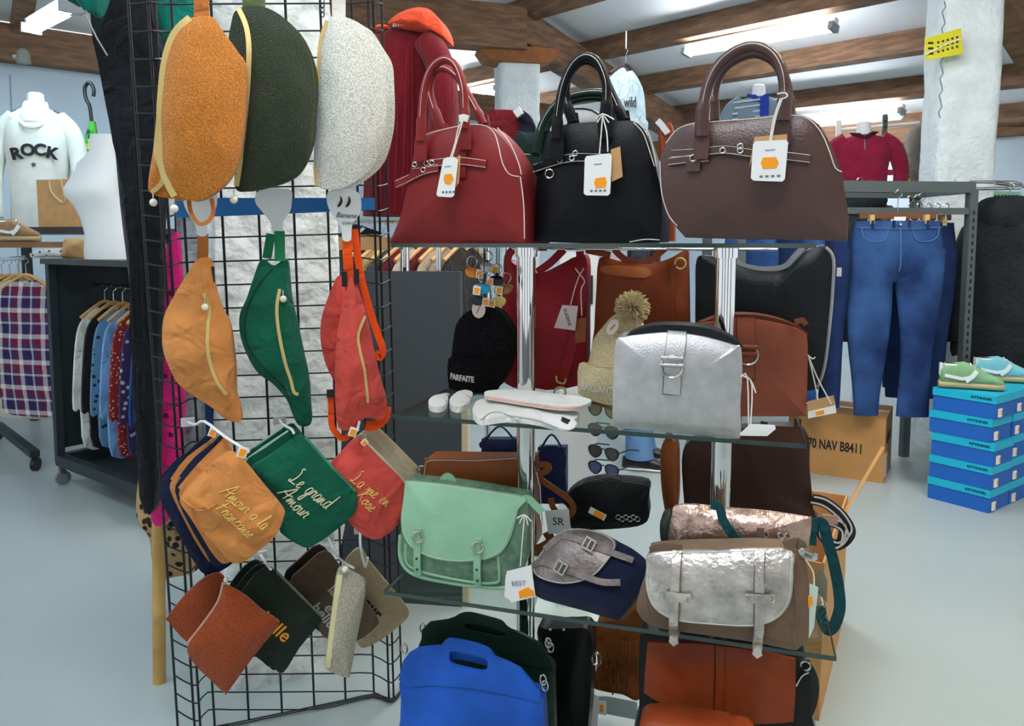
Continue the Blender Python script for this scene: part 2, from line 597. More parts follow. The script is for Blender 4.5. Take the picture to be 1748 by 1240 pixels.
# unseen shop front added to streak the chrome reflections: piers, sill, lintel, open gaps
FRONTP = mat('front_paint', (120, 122, 124), 0.9, var=.05)
wf = bpy.data.objects.new('wall_front_added', None); COL.objects.link(wf); wf['kind'] = 'structure'; wf.location = (0, -3.2, 0)
for x, w in ((-5.2, 1.2), (-1.5, .7), (1.3, .7), (5.2, 1.2)): MB().box((x, 0, 1.5), (w, .3, 2.0)).build('pier', FRONTP, wf, smooth=False)
MB().box((0, 0, .25), (11.6, .3, .5)).build('sill', FRONTP, wf, smooth=False)
MB().box((0, 0, 3.3), (11.6, .3, 1.6)).build('lintel', FRONTP, wf, smooth=False)
# roof planes
NR = Vector((.17250745, .08696767, .98116146)).normalized()
UR = Vector((-.62313735, .78107204, .04032752)).normalized()
WR = NR.cross(UR).normalized()
def hit(px, py, D=2.83):
    v = ray(px, py)
    return CAM + v * (D / NR.dot(v))
def roofp(u, w, D):
    return CAM + UR * u + WR * w + NR * D
wk = [WR.dot(hit(*q) - CAM) for q in ((1028, 99), (1104, 156), (1353, 188))]
step = (wk[2] - wk[0]) / 2
ws = [wk[0] + step * k for k in range(-8, 4)]
DLO, DHI = 2.83, 3.03
ceil_o = bpy.data.objects.new('ceiling', None); COL.objects.link(ceil_o); ceil_o['kind'] = 'structure'
for k, w in enumerate(ws):
    a = roofp(-7, w, (DLO + DHI) / 2); b = roofp(8.6, w, (DLO + DHI) / 2)
    mb = MB(); mb.bar(a, b, 0.11, DHI - DLO, NR)
    mb.build('rafter', WOOD, ceil_o, smooth=False)
    if k < len(ws) - 1:
        w2 = ws[k + 1]
        for j in range(5):
            u0 = -7 + j * 3.12
            mb = MB(); mb.bar(roofp(u0 + .004, (w + w2) / 2, DHI + 0.03), roofp(u0 + 3.116, (w + w2) / 2, DHI + 0.03), abs(w2 - w) - 0.004, 0.04, NR)
            mb.build('ceiling_panel', CEILP, ceil_o, smooth=False)
# eaves timber on the back wall
mb = MB(); mb.bar(WB0 - WBd * 4 + WBn * 0.06 + Vector((0, 0, 2.62)), CORNER + WBn * 0.06 + Vector((0, 0, 2.62)), 0.14, 0.26)
struct(mb.build('trim_1', WOOD, smooth=False))
mb = MB(); a = WB0 - WBd * 4; mb.bar(a + Vector((0, 0, 2.95)) - WBn * 0.05, CORNER + Vector((0, 0, 2.95)) - WBn * 0.05, 0.06, 0.7)
struct(mb.build('trim_2', WALLP, smooth=False))
# left slope of the roof above the left wall plate
mb = MB(); a = WL0 - WLd * 5; b = WL0 + WLd * 3.0
mb.bar(a + WLn * 0.08 + Vector((0, 0, 2.93)), WL0 + WLd * 6.2 + WLn * 0.08 + Vector((0, 0, 2.93)), 0.18, 0.28)
struct(mb.build('trim_3', WOOD, smooth=False))
SL = (WLn + Vector((0, 0, .42))).normalized()
SLn = WLd.cross(SL).normalized()
if SLn.z < 0: SLn = -SLn
base = WL0 + Vector((0, 0, 3.12))
cl = bpy.data.objects.new('ceiling_slope', None); COL.objects.link(cl); cl['kind'] = 'structure'
for j in range(5):
    a = base - WLd * (4.6 - j * 1.55); b = a + WLd * 1.54
    mb = MB(); mb.add([a, b, b + SL * 3.6, a + SL * 3.6, a + SLn * .04, b + SLn * .04, b + SL * 3.6 + SLn * .04, a + SL * 3.6 + SLn * .04],
                      [(0, 1, 2, 3), (7, 6, 5, 4), (0, 4, 5, 1), (1, 5, 6, 2), (2, 6, 7, 3), (3, 7, 4, 0)])
    mb.build('ceiling_panel', CEILP, cl, smooth=False)
for t in (-1.9, 0.22, 1.75):
    a = base + WLd * t - SLn * 0.09; mb = MB(); mb.bar(a, a + SL * 3.6, 0.12, 0.18, SLn)
    mb.build('rafter', WOOD, cl, smooth=False)
a = base + SL * 1.55 - SLn * 0.3
mb = MB(); mb.bar(a - WLd * 4.6, a + WLd * 2.2, 0.2, 0.24, SLn); mb.build('purlin', WOOD, cl, smooth=False)
# tie beam and diagonal rafter meeting over the middle pillar
def timber(name, a, b, w, h, label, up=(0, 0, 1)):
    mb = MB(); mb.bar(a, b, w, h, up)
    o = mb.build(name, WOOD, smooth=False); setp(o, label, 'beam', kind='structure'); return o
timber('tie_beam', P(893, 52, 7.55), P(430, 12, 6.75), 0.22, 0.40, 'thick brown horizontal tie beam above the burgundy jumper')
timber('diagonal_beam', hit(872, 40, 2.74), hit(1165, 225, 2.74), 0.26, 0.30, 'brown diagonal beam sloping down from the middle pillar', NR)
timber('corner_beam', P(1690, -40, 5.2), P(1790, 120, 5.6), 0.2, 0.22, 'dark brown sloping beam in the top right corner')
mb = MB(); c = P(884, 92, 7.65)
o_ = [(-.40, .0), (-.33, -.09), (-.2, -.11), (.2, -.11), (.36, -.05), (.38, .0), (.36, .03), (-.38, .05)]
mb.plate(o_, -.16, .16)
setp(mb.build('pillar_bracket', mat('bracket_wood', (150, 92, 48), 0.7, bump=.3, bscale=40, var=.2, vscale=8), F=Frame(c, 14), smooth=False), 'carved brown wooden bracket on top of the middle pillar', 'bracket', kind='structure')

def pillar(name, c, w, h, yaw, m, label, jit=0.012, seed=0):
    bm = bmesh.new()
    n = 10; nz = int(h / 0.09)
    V = []; Fc = []
    for i in range(nz + 1):
        z = h * i / nz
        for k in range(4 * n):
            s, t = divmod(k, n); t = t / n - .5
            x, y = ((t, -.5), (.5, t), (-t, .5), (-.5, -t))[s]
            r = 0.06
            x *= w; y *= w
            L = w / 2
            d = noise.noise(Vector((x * 9 + seed, y * 9, z * 7))) * jit
            if abs(abs(x) - L) < 1e-6 and abs(abs(y) - L) < 1e-6: x *= .94; y *= .94
            q = Vector((x, y, 0)); q += q.normalized() * d
            V.append((q.x, q.y, z))
    N = 4 * n
    for i in range(nz):
        for k in range(N):
            Fc.append((i * N + k, i * N + (k + 1) % N, (i + 1) * N + (k + 1) % N, (i + 1) * N + k))
    Fc.append(tuple(range(N - 1, -1, -1))); Fc.append(tuple(nz * N + k for k in range(N)))
    bm.free()
    o = mesh_obj(name, V, Fc, m, None, Frame(c, yaw))
    return setp(o, label, 'pillar', kind='structure')
pillar('pillar', P(882, 415, 7.75) * Vector((1, 1, 0)) if False else Vector((P(882, 415, 7.75).x, 7.75, 0)), 0.40, 3.20, 10, PLASTER, 'white plastered pillar in the middle under the wooden bracket', 0.008, 3)
pr = pillar('pillar', Vector((P(1626, 415, 5.05).x, 5.05, 0)), 0.35, 3.35, -8, PLASTER, 'wide white plastered pillar behind the jeans rail with yellow sign', 0.012, 11)
pillar('pillar', Vector((P(462, 415, 2.42).x, 2.42, 0)), 0.36, 3.9, 24, STONE, 'whitewashed rough stone pillar behind the black wire grid', 0.022, 27)
# crack wire and yellow perforated plate on the right pillar
Fp = Frame(P(1609, 75, 4.84), -8)
t = thing('yellow_sign', 'small yellow perforated plate tied to the right pillar', 'sign', Fp)
YEL = mat('yellow_plate', (214, 206, 38), 0.5)
ol = Fp.poly([(1578, 66), (1640, 48), (1643, 92), (1580, 104)])
mb = MB(); mb.plate(ol, -.006, 0); mb.build('plate', YEL, t, smooth=False)
for i in range(5):
    for j in range(3):
        u, v = Fp.uv(1601 + i * 8, 73 - i * 2.2 + j * 8); MB().box((u, -.007, v), (.012, .003, .012)).build('hole', INK, t, smooth=False)
for j in range(3):
    u, v = Fp.uv(1588, 74 + j * 9); MB().box((u, -.007, v), (.03, .003, .012)).build('hole', INK, t, smooth=False)
mb = MB(); mb.tube(Fp.path([(1577, 95), (1610, 78), (1640, 66)], -.01), .004, 5); mb.build('tie', WHITEP, t)
mb = MB()
Fk = Frame(P(1609, 75, 4.86), -8)
pts = [(1612 + 3 * math.sin(k * 2.1) - k * .35, 2 + k * 9.5) for k in range(22)]
mb.tube(Fk.path(pts, 0), .004, 5); mb.build('crack', mat('crack_grey', (120, 130, 130), .9), None, F=Fk)
bpy.data.objects['crack'].parent = pr
bpy.data.objects['crack'].matrix_parent_inverse = pr.matrix_world.inverted()

# fluorescent tubes
TUBEM = mat('tube_light', (255, 255, 255), emit=((243, 248, 255), TUBE_STRENGTH))
TUBEW = mat('tube_light_warm', (255, 255, 255), emit=((255, 250, 236), TUBE_STRENGTH * 1.35))
TUBEF = mat('tube_light_dimmed', (255, 255, 255), emit=((243, 248, 255), TUBE_STRENGTH * .48))  # visible tubes, dimmed so the ceiling beside them doesn't burn out
TUBEB = mat('tube_light_cool', (255, 255, 255), emit=((198, 232, 255), TUBE_STRENGTH * .55))
def tube_lamp(a, b, up, m, label, r=0.022, twin=True):
    a = Vector(a); b = Vector(b); up = Vector(up).normalized()
    t = bpy.data.objects.new('tube_lamp', None); COL.objects.link(t); t.location = a
    setp(t, label, 'lamp', 'fluorescent tube lamps under the roof')
    L = (b - a); d = L.normalized(); s = d.cross(up)
    mb = MB(); mb.bar(up * .05, L + up * .05, .06, .045, up); mb.build('housing', WHITEP, t, smooth=False)
    for k in ((-1, 1) if twin else (0,)):
        mb = MB(); mb.tube([s * (k * .035) + d * .04, s * (k * .035) + L - d * .04], r, 10); mb.build('tube', m, t)
    for q in (0, 1):
        mb = MB(); mb.bar(d * (.0 if q == 0 else L.length - .04), d * (.04 if q == 0 else L.length), .12, .06, up); mb.build('end_cap', mat('cap_grey', (150, 155, 160), .5), t, smooth=False)
dn = -NR * 0.10
tube_lamp(hit(1172, 73) + dn * 1.0, hit(1430, 25) + dn * 1.0, NR, TUBEF, 'long lit fluorescent tube above the brown handbag')
tube_lamp(hit(1345, 196) + dn * 1.0, hit(1545, 174) + dn * 1.0, NR, TUBEF, 'farther lit fluorescent tube behind the right pillar')
tube_lamp(hit(765, 158) + dn * 1.0, hit(853, 138) + dn * 1.0, NR, TUBEF, 'lit fluorescent tube left of the middle pillar')
tube_lamp(P(52, 50, 5.3), P(122, 12, 4.55), SLn, TUBEB, 'lit fluorescent tube at the top left under the roof')
# extra tubes added out of view overhead to light the goods and aisles
for (x, y, z, lb, m) in ((-2.3, 1.2, 3.55, 'added unseen fluorescent tube over the aisle to the left', TUBEB), (-0.3, 0.0, 3.75, 'added unseen fluorescent tube right over the glass shelves', TUBEM),
                         (1.9, 1.3, 3.45, 'added unseen fluorescent tube over the aisle to the right', TUBEW), (0.9, 3.6, 3.5, 'added unseen fluorescent tube behind the glass shelves', TUBEM)):
    c = Vector((x, y, z)); tube_lamp(c - UR * .75, c + UR * .75, NR, m, lb)
# ================================================================ WIRE GRID STAND WITH BUM BAGS AND POUCHES
TL, BL = P(216, -40, 1.66), P(303, 1240, 1.98)
TR, BR = P(650, -40, 1.92), P(686, 1240, 2.20)
def gridpt(s, v):
    """s 0..1 across, v 0..1 downwards"""
    return TL.lerp(TR, s).lerp(BL.lerp(BR, s), v)
GW = (TR - TL).length
gn = (TR - TL).cross(BL - TL).normalized()
if gn.y > 0: gn = -gn
ZB = min(BL.z, BR.z)
PROF = [(0.0, 0.0), (.03, .022), (.062, .040), (.085, .040), (.13, .0), (.22, 0), (.35, 0), (.48, 0), (.61, 0), (.74, 0), (.86, 0), (.915, .040), (.938, .040), (.97, .022), (1.0, 0.0)]
Fg = Frame(Vector((BL.lerp(BR, .5).x, BL.lerp(BR, .5).y, 0)))
gt = thing('wire_grid', 'black wire grid display stand around the stone pillar', 'display grid', Fg)
vext = 1.03
def gp(s, d, v):
    q = gridpt(s, v) + gn * d
    return Fg.inv @ Vector((q.x, q.y, max(q.z, .005)))
for s, d in [(0, 0), (.062, .040), (.085, .040), (.15, 0), (.295, 0), (.44, 0), (.585, 0), (.73, 0), (.865, 0), (.915, .040), (.938, .040), (1.0, 0)]:
    mb = MB(); mb.tube([gp(s, d, -.05), gp(s, d, vext)], .0032, 6); mb.build('wire', BLACKW, gt)
NH = 36
for k in range(NH + 1):
    v = -.03 + k * (vext + .03) / NH
    pts = crom([gp(s, d + .003, v) for s, d in PROF], 2, False)
    mb = MB(); mb.tube(pts, .0021, 5); mb.build('wire', BLACKW, gt)
# blue header bar clipped on the grid
Fb = Frame(P(440, 352, 1.80), 24)
mb = MB(); ol = Fb.poly([(300, 338), (640, 338), (640, 358), (470, 366), (300, 372)]); mb.plate(ol, 0, .006)
setp(mb.build('price_rail', mat('blue_rail', (28, 108, 176), .45), F=Fb, smooth=False), 'bright blue plastic rail across the wire grid below the teddy bags', 'rail')

C3 = lambda pts: cr(240, 0, 3.1, pts)
C4 = lambda pts: cr(240, 330, 3.1, pts)
C5 = lambda pts: cr(240, 700, 2.296, pts)
C6 = lambda pts: cr(260, 700, 4.77, pts)
C7 = lambda pts: cr(420, 700, 4.77, pts)
C8 = lambda pts: cr(200, 880, 3.443, pts)
C9 = lambda pts: cr(430, 880, 3.445, pts)
def px1(Cf, p): return Cf([p])[0]

TAN = teddy('tan_teddy', (196, 122, 48)); OLV = teddy('olive_teddy', (44, 54, 38)); CRM = teddy('cream_teddy', (226, 226, 216))
GRT = teddy('rust_teddy', (150, 66, 28)); GRE = teddy('oatmeal_teddy', (178, 170, 150))
TANC = cloth('tan_cord', (206, 134, 72)); GRNC = cloth('green_cord', (14, 90, 66)); CORC = cloth('coral_cord', (212, 80, 70))
NAVC = cloth('navy_cord', (26, 34, 62)); BEIC = cloth('beige_canvas', (198, 176, 140)); TAUC = cloth('taupe_canvas', (104, 86, 70)); DGRC = cloth('dark_green_canvas', (34, 44, 34))
LINC = cloth('linen_lining', (205, 196, 168))
WEB_T = cloth('tan_webbing', (184, 110, 54)); WEB_G = cloth('green_webbing', (40, 130, 86)); WEB_O = cloth('orange_webbing', (238, 82, 26)); WEB_K = cloth('olive_webbing', (96, 112, 70)); WEB_W = cloth('white_webbing', (222, 220, 212))

def bag(name, label, F, outline, m, tb, bf, group=None, **k):
    t = thing(name, label, 'bag', F, group)
    b = Puff(F.poly(outline), tb=tb, bf=bf, **k)
    b.build('body', m, t)
    return t, b
def zip_on(t, b, F, path, w=.009, m=GOLD):
    mb = MB(); b.strip(mb, F.poly(path), w, .002, .003); z = mb.build('zip', m, t); return z
def pearl(t, F, p, y=-.03, r=.008):
    q = F.p3(p[0], p[1], y)
    mb = MB(); mb.ball(q, r, 12); o = mb.build('zip_pull', PEARL, t)
    mb = MB(); mb.tube([q + Vector((0, 0, r)), q + Vector((0, 0, r + .012))], .0016, 5); mb.build('pull_ring', SILVERM, o)
def strap(t, F, pts, w, m, y=.01, th=.003, name='strap', n=4):
    mb = MB(); mb.ribbon(crom(F.path(pts, y), n, False), w, th); return mb.build(name, m, t)

# --- top row: teddy bum bags
F = Frame(P(335, 345, 1.60), 14)
t, b = bag('bum_bag', 'second tan teddy bum bag tucked behind the front tan one', F, C3([(240, 120), (160, 220), (110, 400), (85, 600), (65, 800), (42, 950), (50, 1020), (130, 1045), (230, 1050), (330, 900), (360, 500), (320, 200)]), TAN, .04, .02, 'teddy bum bags')
zip_on(t, b, F, C3([(150, 300), (110, 560), (90, 800), (125, 950), (60, 1020)])); pearl(t, F, px1(C3, (68, 1072)))
F = Frame(P(335, 345, 1.52), 14)
t, b = bag('bum_bag', 'front tan teddy bum bag with long gold zip at top left of the grid', F, C3([(290, 88), (220, 115), (155, 200), (118, 330), (98, 480), (92, 640), (100, 780), (115, 900), (165, 1010), (260, 1060), (340, 1050), (440, 980), (500, 890), (530, 760), (550, 600), (555, 350), (520, 280), (440, 170), (390, 98), (340, 80)]), TAN, .035, .035, 'teddy bum bags', wr=.006)
zip_on(t, b, F, C3([(262, 96), (180, 180), (132, 320), (112, 500), (104, 700), (112, 880), (150, 985), (180, 1040)]), .012)
pearl(t, F, px1(C3, (178, 1105)))
strap(t, F, C3([(325, -60), (325, 90)]), .026, WEB_T); strap(t, F, C3([(300, -60), (300, 90)]), .012, WEB_T, .03)
strap(t, F, C3([(255, 1040), (265, 1120), (310, 1185), (360, 1170), (385, 1120), (375, 1050)]), .008, WEB_T, .02, name='strap_loop')
F = Frame(P(480, 330, 1.622), 14)
t, b = bag('bum_bag', 'dark olive teddy bum bag between the tan and the cream ones', F, C3([(480, 120), (500, 60), (560, 32), (650, 35), (740, 80), (830, 160), (880, 230), (922, 330), (942, 440), (935, 600), (920, 760), (860, 900), (780, 960), (650, 1000), (560, 1012), (500, 990), (505, 800), (515, 500), (490, 320), (465, 220)]), OLV, .02, .035, 'teddy bum bags', wr=.006, bb=.005)
zip_on(t, b, F, C3([(518, 45), (562, 150), (580, 280), (572, 480), (552, 700), (528, 880), (508, 985)]), .010)
mb = MB(); b.cord(mb, F.poly(C3([(845, 200), (905, 340), (918, 500), (908, 700), (890, 830)])), .0016); mb.build('seam', cloth('olive_seam', (80, 80, 50)), t)
pearl(t, F, px1(C3, (493, 1058))); strap(t, F, C3([(600, -60), (600, 45)]), .045, WEB_K)
for k, (dx, sx, lb) in enumerate(((44, .95, 'rearmost cream teddy bum bag of the three stacked ones'), (20, 1.0, 'middle cream teddy bum bag of the three stacked ones'), (0, 1.0, 'front cream white teddy bum bag at top right of the grid'))):
    F = Frame(P(600, 325, 1.825 - .060 * k), 16)
    ol = [(1000, 95), (950, 200), (938, 330), (945, 450), (935, 600), (918, 780), (920, 880), (940, 980), (990, 1000), (1080, 990), (1180, 930), (1250, 850), (1290, 720), (1302, 600), (1298, 450), (1288, 340), (1240, 230), (1180, 140), (1100, 95), (1050, 85)]
    t, b = bag('bum_bag', lb, F, C3([(x + dx, y + (dx * .6 if y < 300 else 0)) for x, y in ol]), CRM, .018, .028 if k == 2 else .01, 'teddy bum bags', wr=.004, bb=.008)
    if k == 2:
        zip_on(t, b, F, C3([(985, 110), (952, 220), (942, 340), (938, 460)]), .008); zip_on(t, b, F, C3([(922, 880), (932, 985)]), .008)
        strap(t, F, C3([(1050, -60), (1050, 90)]), .028, WEB_W); strap(t, F, C3([(1025, -60), (1028, 95)]), .012, WEB_W, .03)
        mb = MB()
        for i in range(5):
            q = F.p3(*px1(C3, (962, -20 + i * 24)), .02); mb.tube([q + Vector((.004 * math.cos(a * .8), .002 * (i % 2) * math.sin(a * .8), .006 * math.sin(a * .8))) for a in range(8)], .0014, 5, True)
        mb.build('chain', BLACKPL, t)

# --- hang cards and middle row of bum bags
def hang_card(t, F, ol, y=-.004, text=None, at=None):
    mb = MB(); mb.plate([tuple(p) for p in crom(F.poly(ol, y), 3)], y - .0012, y); c = mb.build('hang_card', WHITEP, t, smooth=False)
    if text:
        q = F.p3(at[0], at[1], y - .002)
        M = Matrix.Translation(q) @ Matrix.Rotation(math.radians(3), 4, 'Y') @ Matrix.Rotation(math.pi / 2, 4, 'X')
        text_mesh('lettering', text, .016, INK, c, M, .0003, shear=.35)
        q = F.p3(at[0] + 2, at[1] + 13, y - .002)
        text_mesh('lettering', 'Colors', .009, INK, c, Matrix.Translation(q) @ Matrix.Rotation(math.pi / 2, 4, 'X'), .0003, shear=.35)
        for dx in (-10, 4):
            q = F.p3(at[0] + dx - 2, at[1] - 24, y - .002); mb = MB(); mb.tube(crom([q + Vector((.003, 0, .012)), q + Vector((.005, 0, .002)), q + Vector((.0, 0, -.009)), q + Vector((-.004, 0, -.012))], 3, False), [.0008, .0016, .0024, .003, .0034, .0034, .003, .0024, .0016, .0008], 6); mb.build('print', INK, c)
    return c
F = Frame(P(345, 720, 1.68), 12)
t, b = bag('bum_bag', 'tan corduroy bum bag with gold zip in the middle row', F, C4([(300, 350), (250, 420), (190, 520), (132, 630), (115, 710), (117, 820), (150, 920), (200, 1010), (290, 1080), (370, 1130), (440, 1190), (500, 1212), (532, 1200), (522, 1120), (502, 1060), (497, 900), (470, 700), (430, 620), (392, 500), (370, 380), (360, 345)]), TANC, .03, .03, 'corduroy bum bags', wr=.010, wf=16)
zip_on(t, b, F, C4([(345, 525), (372, 610), (368, 700), (375, 860), (410, 970), (462, 1056)]), .007); pearl(t, F, px1(C4, (342, 603)), -.035)
strap(t, F, C4([(330, 215), (330, 360)]), .023, WEB_T)
mb = MB(); mb.box(F.p3(*px1(C4, (380, 430)), .006), (.010, .01, .035)); mb.build('buckle', BLACKPL, t, smooth=False)
hang_card(t, F, C4([(225, 40), (225, -20), (390, -20), (405, 40), (395, 90), (355, 160), (350, 222), (300, 222), (290, 170), (245, 95)]))
F = Frame(P(480, 735, 1.74), 12)
t, b = bag('bum_bag', 'emerald green corduroy bum bag in the middle row', F, C4([(640, 350), (600, 440), (560, 560), (525, 640), (525, 740), (560, 850), (620, 950), (700, 1010), (770, 1090), (800, 1160), (830, 1222), (870, 1236), (905, 1212), (900, 1120), (890, 980), (860, 840), (830, 690), (800, 560), (790, 460), (772, 350), (700, 385)]), GRNC, .03, .03, 'corduroy bum bags', wr=.008, wf=16)
zip_on(t, b, F, C4([(740, 505), (727, 600), (737, 720), (770, 880), (800, 980), (815, 1040), (838, 1055)]), .007); pearl(t, F, px1(C4, (755, 560)), -.03)
mb = MB(); b.cord(mb, F.poly(C4([(700, 400), (620, 500), (560, 640), (570, 800), (680, 940), (760, 1020), (800, 1120)])), .0022); mb.build('seam', cloth('green_seam', (8, 60, 44)), t)
strap(t, F, C4([(735, 200), (738, 360)]), .023, WEB_G, -.004); strap(t, F, C4([(690, 215), (668, 345)]), .020, WEB_G, .015)
hang_card(t, F, C4([(605, 40), (640, -20), (790, -20), (800, 40), (792, 95), (755, 150), (752, 208), (697, 208), (690, 160), (645, 100)]))
F = Frame(P(600, 735, 1.86), 14)
t, b = bag('bum_bag', 'rear coral bum bag behind the front coral one', F, C4([(1045, 440), (990, 560), (955, 680), (955, 800), (990, 930), (1050, 1000), (1100, 800), (1080, 500)]), CORC, .02, .015, 'corduroy bum bags')
F = Frame(P(600, 735, 1.76), 14)
t, b = bag('bum_bag', 'front coral red bum bag with orange strap in the middle row', F, C4([(1092, 445), (1072, 600), (1045, 720), (1032, 900), (1030, 1100), (1048, 1240), (1120, 1250), (1190, 1190), (1285, 1195), (1303, 1100), (1272, 980), (1240, 850), (1210, 700), (1165, 540), (1128, 440)]), CORC, .03, .028, 'corduroy bum bags', wr=.012, wf=18)
zip_on(t, b, F, C4([(1185, 650), (1150, 740), (1157, 820), (1180, 920), (1195, 1040), (1200, 1100)]), .006)
strap(t, F, C4([(1095, 250), (1095, 330), (1108, 450)]), .022, WEB_O, .0)
strap(t, F, C4([(1132, 190), (1155, 380), (1185, 520), (1235, 690), (1280, 820), (1265, 870), (1240, 840)]), .017, WEB_O, .02)
strap(t, F, C4([(1300, 1130), (1285, 1195), (1235, 1232), (1190, 1230)]), .024, WEB_O, .015)
strap(t, F, C4([(1005, 1040), (1008, 1150), (1015, 1240), (1070, 1300), (1110, 1270)]), .014, WEB_O, .015)
for p in ((1078, 455), (1142, 440)): MB().box(F.p3(*px1(C4, p), -.004), (.012, .012, .034)).build('buckle', BLACKPL, t, smooth=False)
MB().box(F.p3(*px1(C4, (1010, 1060)), .01), (.022, .01, .018)).build('buckle', BLACKPL, t, smooth=False)
hang_card(t, F, C4([(985, 40), (1000, -15), (1080, -25), (1150, -5), (1168, 50), (1160, 110), (1120, 165), (1112, 248), (1070, 248), (1060, 180), (1010, 110)]), text='Banane', at=px1(C4, (1088, 118)))

# --- hooks
def hook(F, pts, y0, y1, label, r=.0032):
    """white display hook: comes out of the grid and turns up at its tip"""
    n = len(pts)
    q = [F.p3(p[0], p[1], y0 + (y1 - y0) * i / (n - 1)) for i, p in enumerate(pts)]
    t = thing('display_hook', label, 'hook', F, 'white hooks on the wire grid')
    mb = MB(); mb.tube(crom(q, 3, False), r, 6); mb.build('rod', WHITEP, t)
    mb = MB(); mb.box(q[0], (.03, .006, .02)); mb.build('clip', WHITEP, t, smooth=False)
Fh = Frame(P(350, 725, 1.70), 20)
hook(Fh, C5([(185, 48), (215, 58), (250, 45), (330, 105), (425, 165)]), .08, -.14, 'white hook holding the tan and navy pouches')
Fh = Frame(P(480, 735, 1.74), 20)
hook(Fh, C5([(545, 40), (560, 60), (590, 75), (600, 90)]), .10, -.10, 'white hook holding the green pouches')
Fh = Frame(P(610, 730, 1.78), 20)
hook(Fh, C5([(850, 10), (858, 40), (850, 80)]), .10, -.10, 'white hook holding the coral pouches')
Fh = Frame(P(620, 915, 1.85), 20)
hook(Fh, C5([(860, 470), (862, 540), (880, 615), (890, 580)]), .08, -.08, 'white hook with bent tip holding the beige pouches')
Fh = Frame(P(560, 930, 1.80), 20)
hook(Fh, C5([(735, 500), (760, 560), (800, 600), (835, 620)]), .10, -.10, 'white hook holding the taupe pouch and pencil case')
Fh = Frame(P(440, 960, 1.75), 20)
hook(Fh, C5([(470, 570), (490, 600), (510, 625)]), .10, -.08, 'white hook holding the dark green pouches')

# --- third row: embroidered pouches
def pouch(label, F, ol, m, group='embroidered zip pouches', tb=.008, bf=.010, zipedge=None, zm=None, wr=.004, seed=0.):
    t = thing('pouch', label, 'pouch', F, group)
    b = Puff(F.poly(ol), tb=tb, bf=bf, bb=.006, wr=wr, wf=20, seed=seed, n=3)
    b.build('body', m, t)
    if zipedge:
        mb = MB(); mb.ribbon(crom(F.path(zipedge, .004), 3, False), .010, .004); mb.build('zip', zm or LINC, t)
    return t, b
tanp = [(640, 340), (700, 370), (760, 430), (900, 600), (1065, 800), (1068, 880), (1020, 1000), (940, 1090), (830, 1180), (740, 1240), (640, 1240), (500, 1090), (390, 970), (260, 810), (225, 720), (330, 600), (480, 440), (580, 360)]
navy5 = [(290, 110), (235, 120), (160, 190), (100, 250), (74, 320), (85, 370), (140, 470), (200, 580), (250, 645), (315, 632), (380, 560), (330, 350)]
for k, (ol, m, Z, lb) in enumerate((
        (navy5, NAVC, 1.76, 'rearmost navy pouch at the left edge of the pouches'),
        ([(310, 105), (262, 130), (190, 190), (125, 275), (118, 320), (170, 430), (230, 540), (290, 600), (400, 500), (360, 250)], TANC, 1.72, 'rearmost tan pouch in front of the navy one'),
        ([(325, 108), (285, 130), (220, 190), (160, 265), (135, 320), (185, 440), (255, 560), (300, 615), (400, 520), (380, 260)], NAVC, 1.69, 'second navy pouch between the tan pouches'),
        ([(340, 110), (300, 150), (230, 220), (155, 310), (165, 370), (230, 480), (290, 575), (340, 602), (420, 520), (390, 280)], TANC, 1.65, 'second tan pouch right behind the front tan one'))):
    F = Frame(P(390, 960, Z), 20, roll=0)
    pouch(lb, F, C5(ol), m, zipedge=C5([ol[0], ol[2], ol[3]]), zm=(TANC if m is TANC else NAVC), seed=k * 3.1)
F = Frame(P(390, 960, 1.60), 14)
t, b = pouch('front tan pouch embroidered Amour a la Francaise', F, C6(tanp), TANC, bf=.02, wr=.012, seed=5)
EMB = mat('gold_thread', (240, 205, 110), .5); EMBW = mat('ivory_thread', (232, 218, 180), .6)
def lettering(b, t, F, s, p0, p1, size, m, r=.0011):
    a = Vector(F.uv(*p0)); c = Vector(F.uv(*p1)); d = c - a
    w = sum(STROKES[ch][0] for ch in s)
    script_on(b, 'embroidery', s, size, m, t, (a.x + c.x) / 2, (a.y + c.y) / 2, math.degrees(math.atan2(d.y, d.x)), r, .0012, sx=d.length / (w * size))
lettering(b, t, F, 'Amour a la', px1(C6, (590, 620)), px1(C6, (930, 930)), .034, EMB)
lettering(b, t, F, 'Francaise', px1(C6, (545, 745)), px1(C6, (815, 1005)), .032, EMB)
def stick_tag(t, F, p, y, s=.018, rot=20):
    q = F.p3(p[0], p[1], y); R = Matrix.Rotation(math.radians(rot), 3, 'Y')
    mb = MB(); mb.box(q, (s * 1.25, .0012, s * 1.5), R); o = mb.build('price_tag', CARD, t, smooth=False)
    mb = MB(); mb.box(q + Vector((0, -.0012, -.001)), (s * .85, .0012, s), R); mb.build('sticker', ORANGE, o, smooth=False)
stick_tag(t, F, px1(C6, (735, 345)), -.03, .016); stick_tag(t, F, px1(C6, (490, 185)), .06, .013)
# fold pinched on the left of the front pouch
mb = MB(); b.cord(mb, F.poly(C6([(240, 720), (340, 780), (400, 800), (470, 780), (540, 740)])), .0018, .001); b.cord(mb, F.poly(C6([(320, 790), (345, 870), (400, 960)])), .0015, .0008); mb.build('fold', TANC, t)

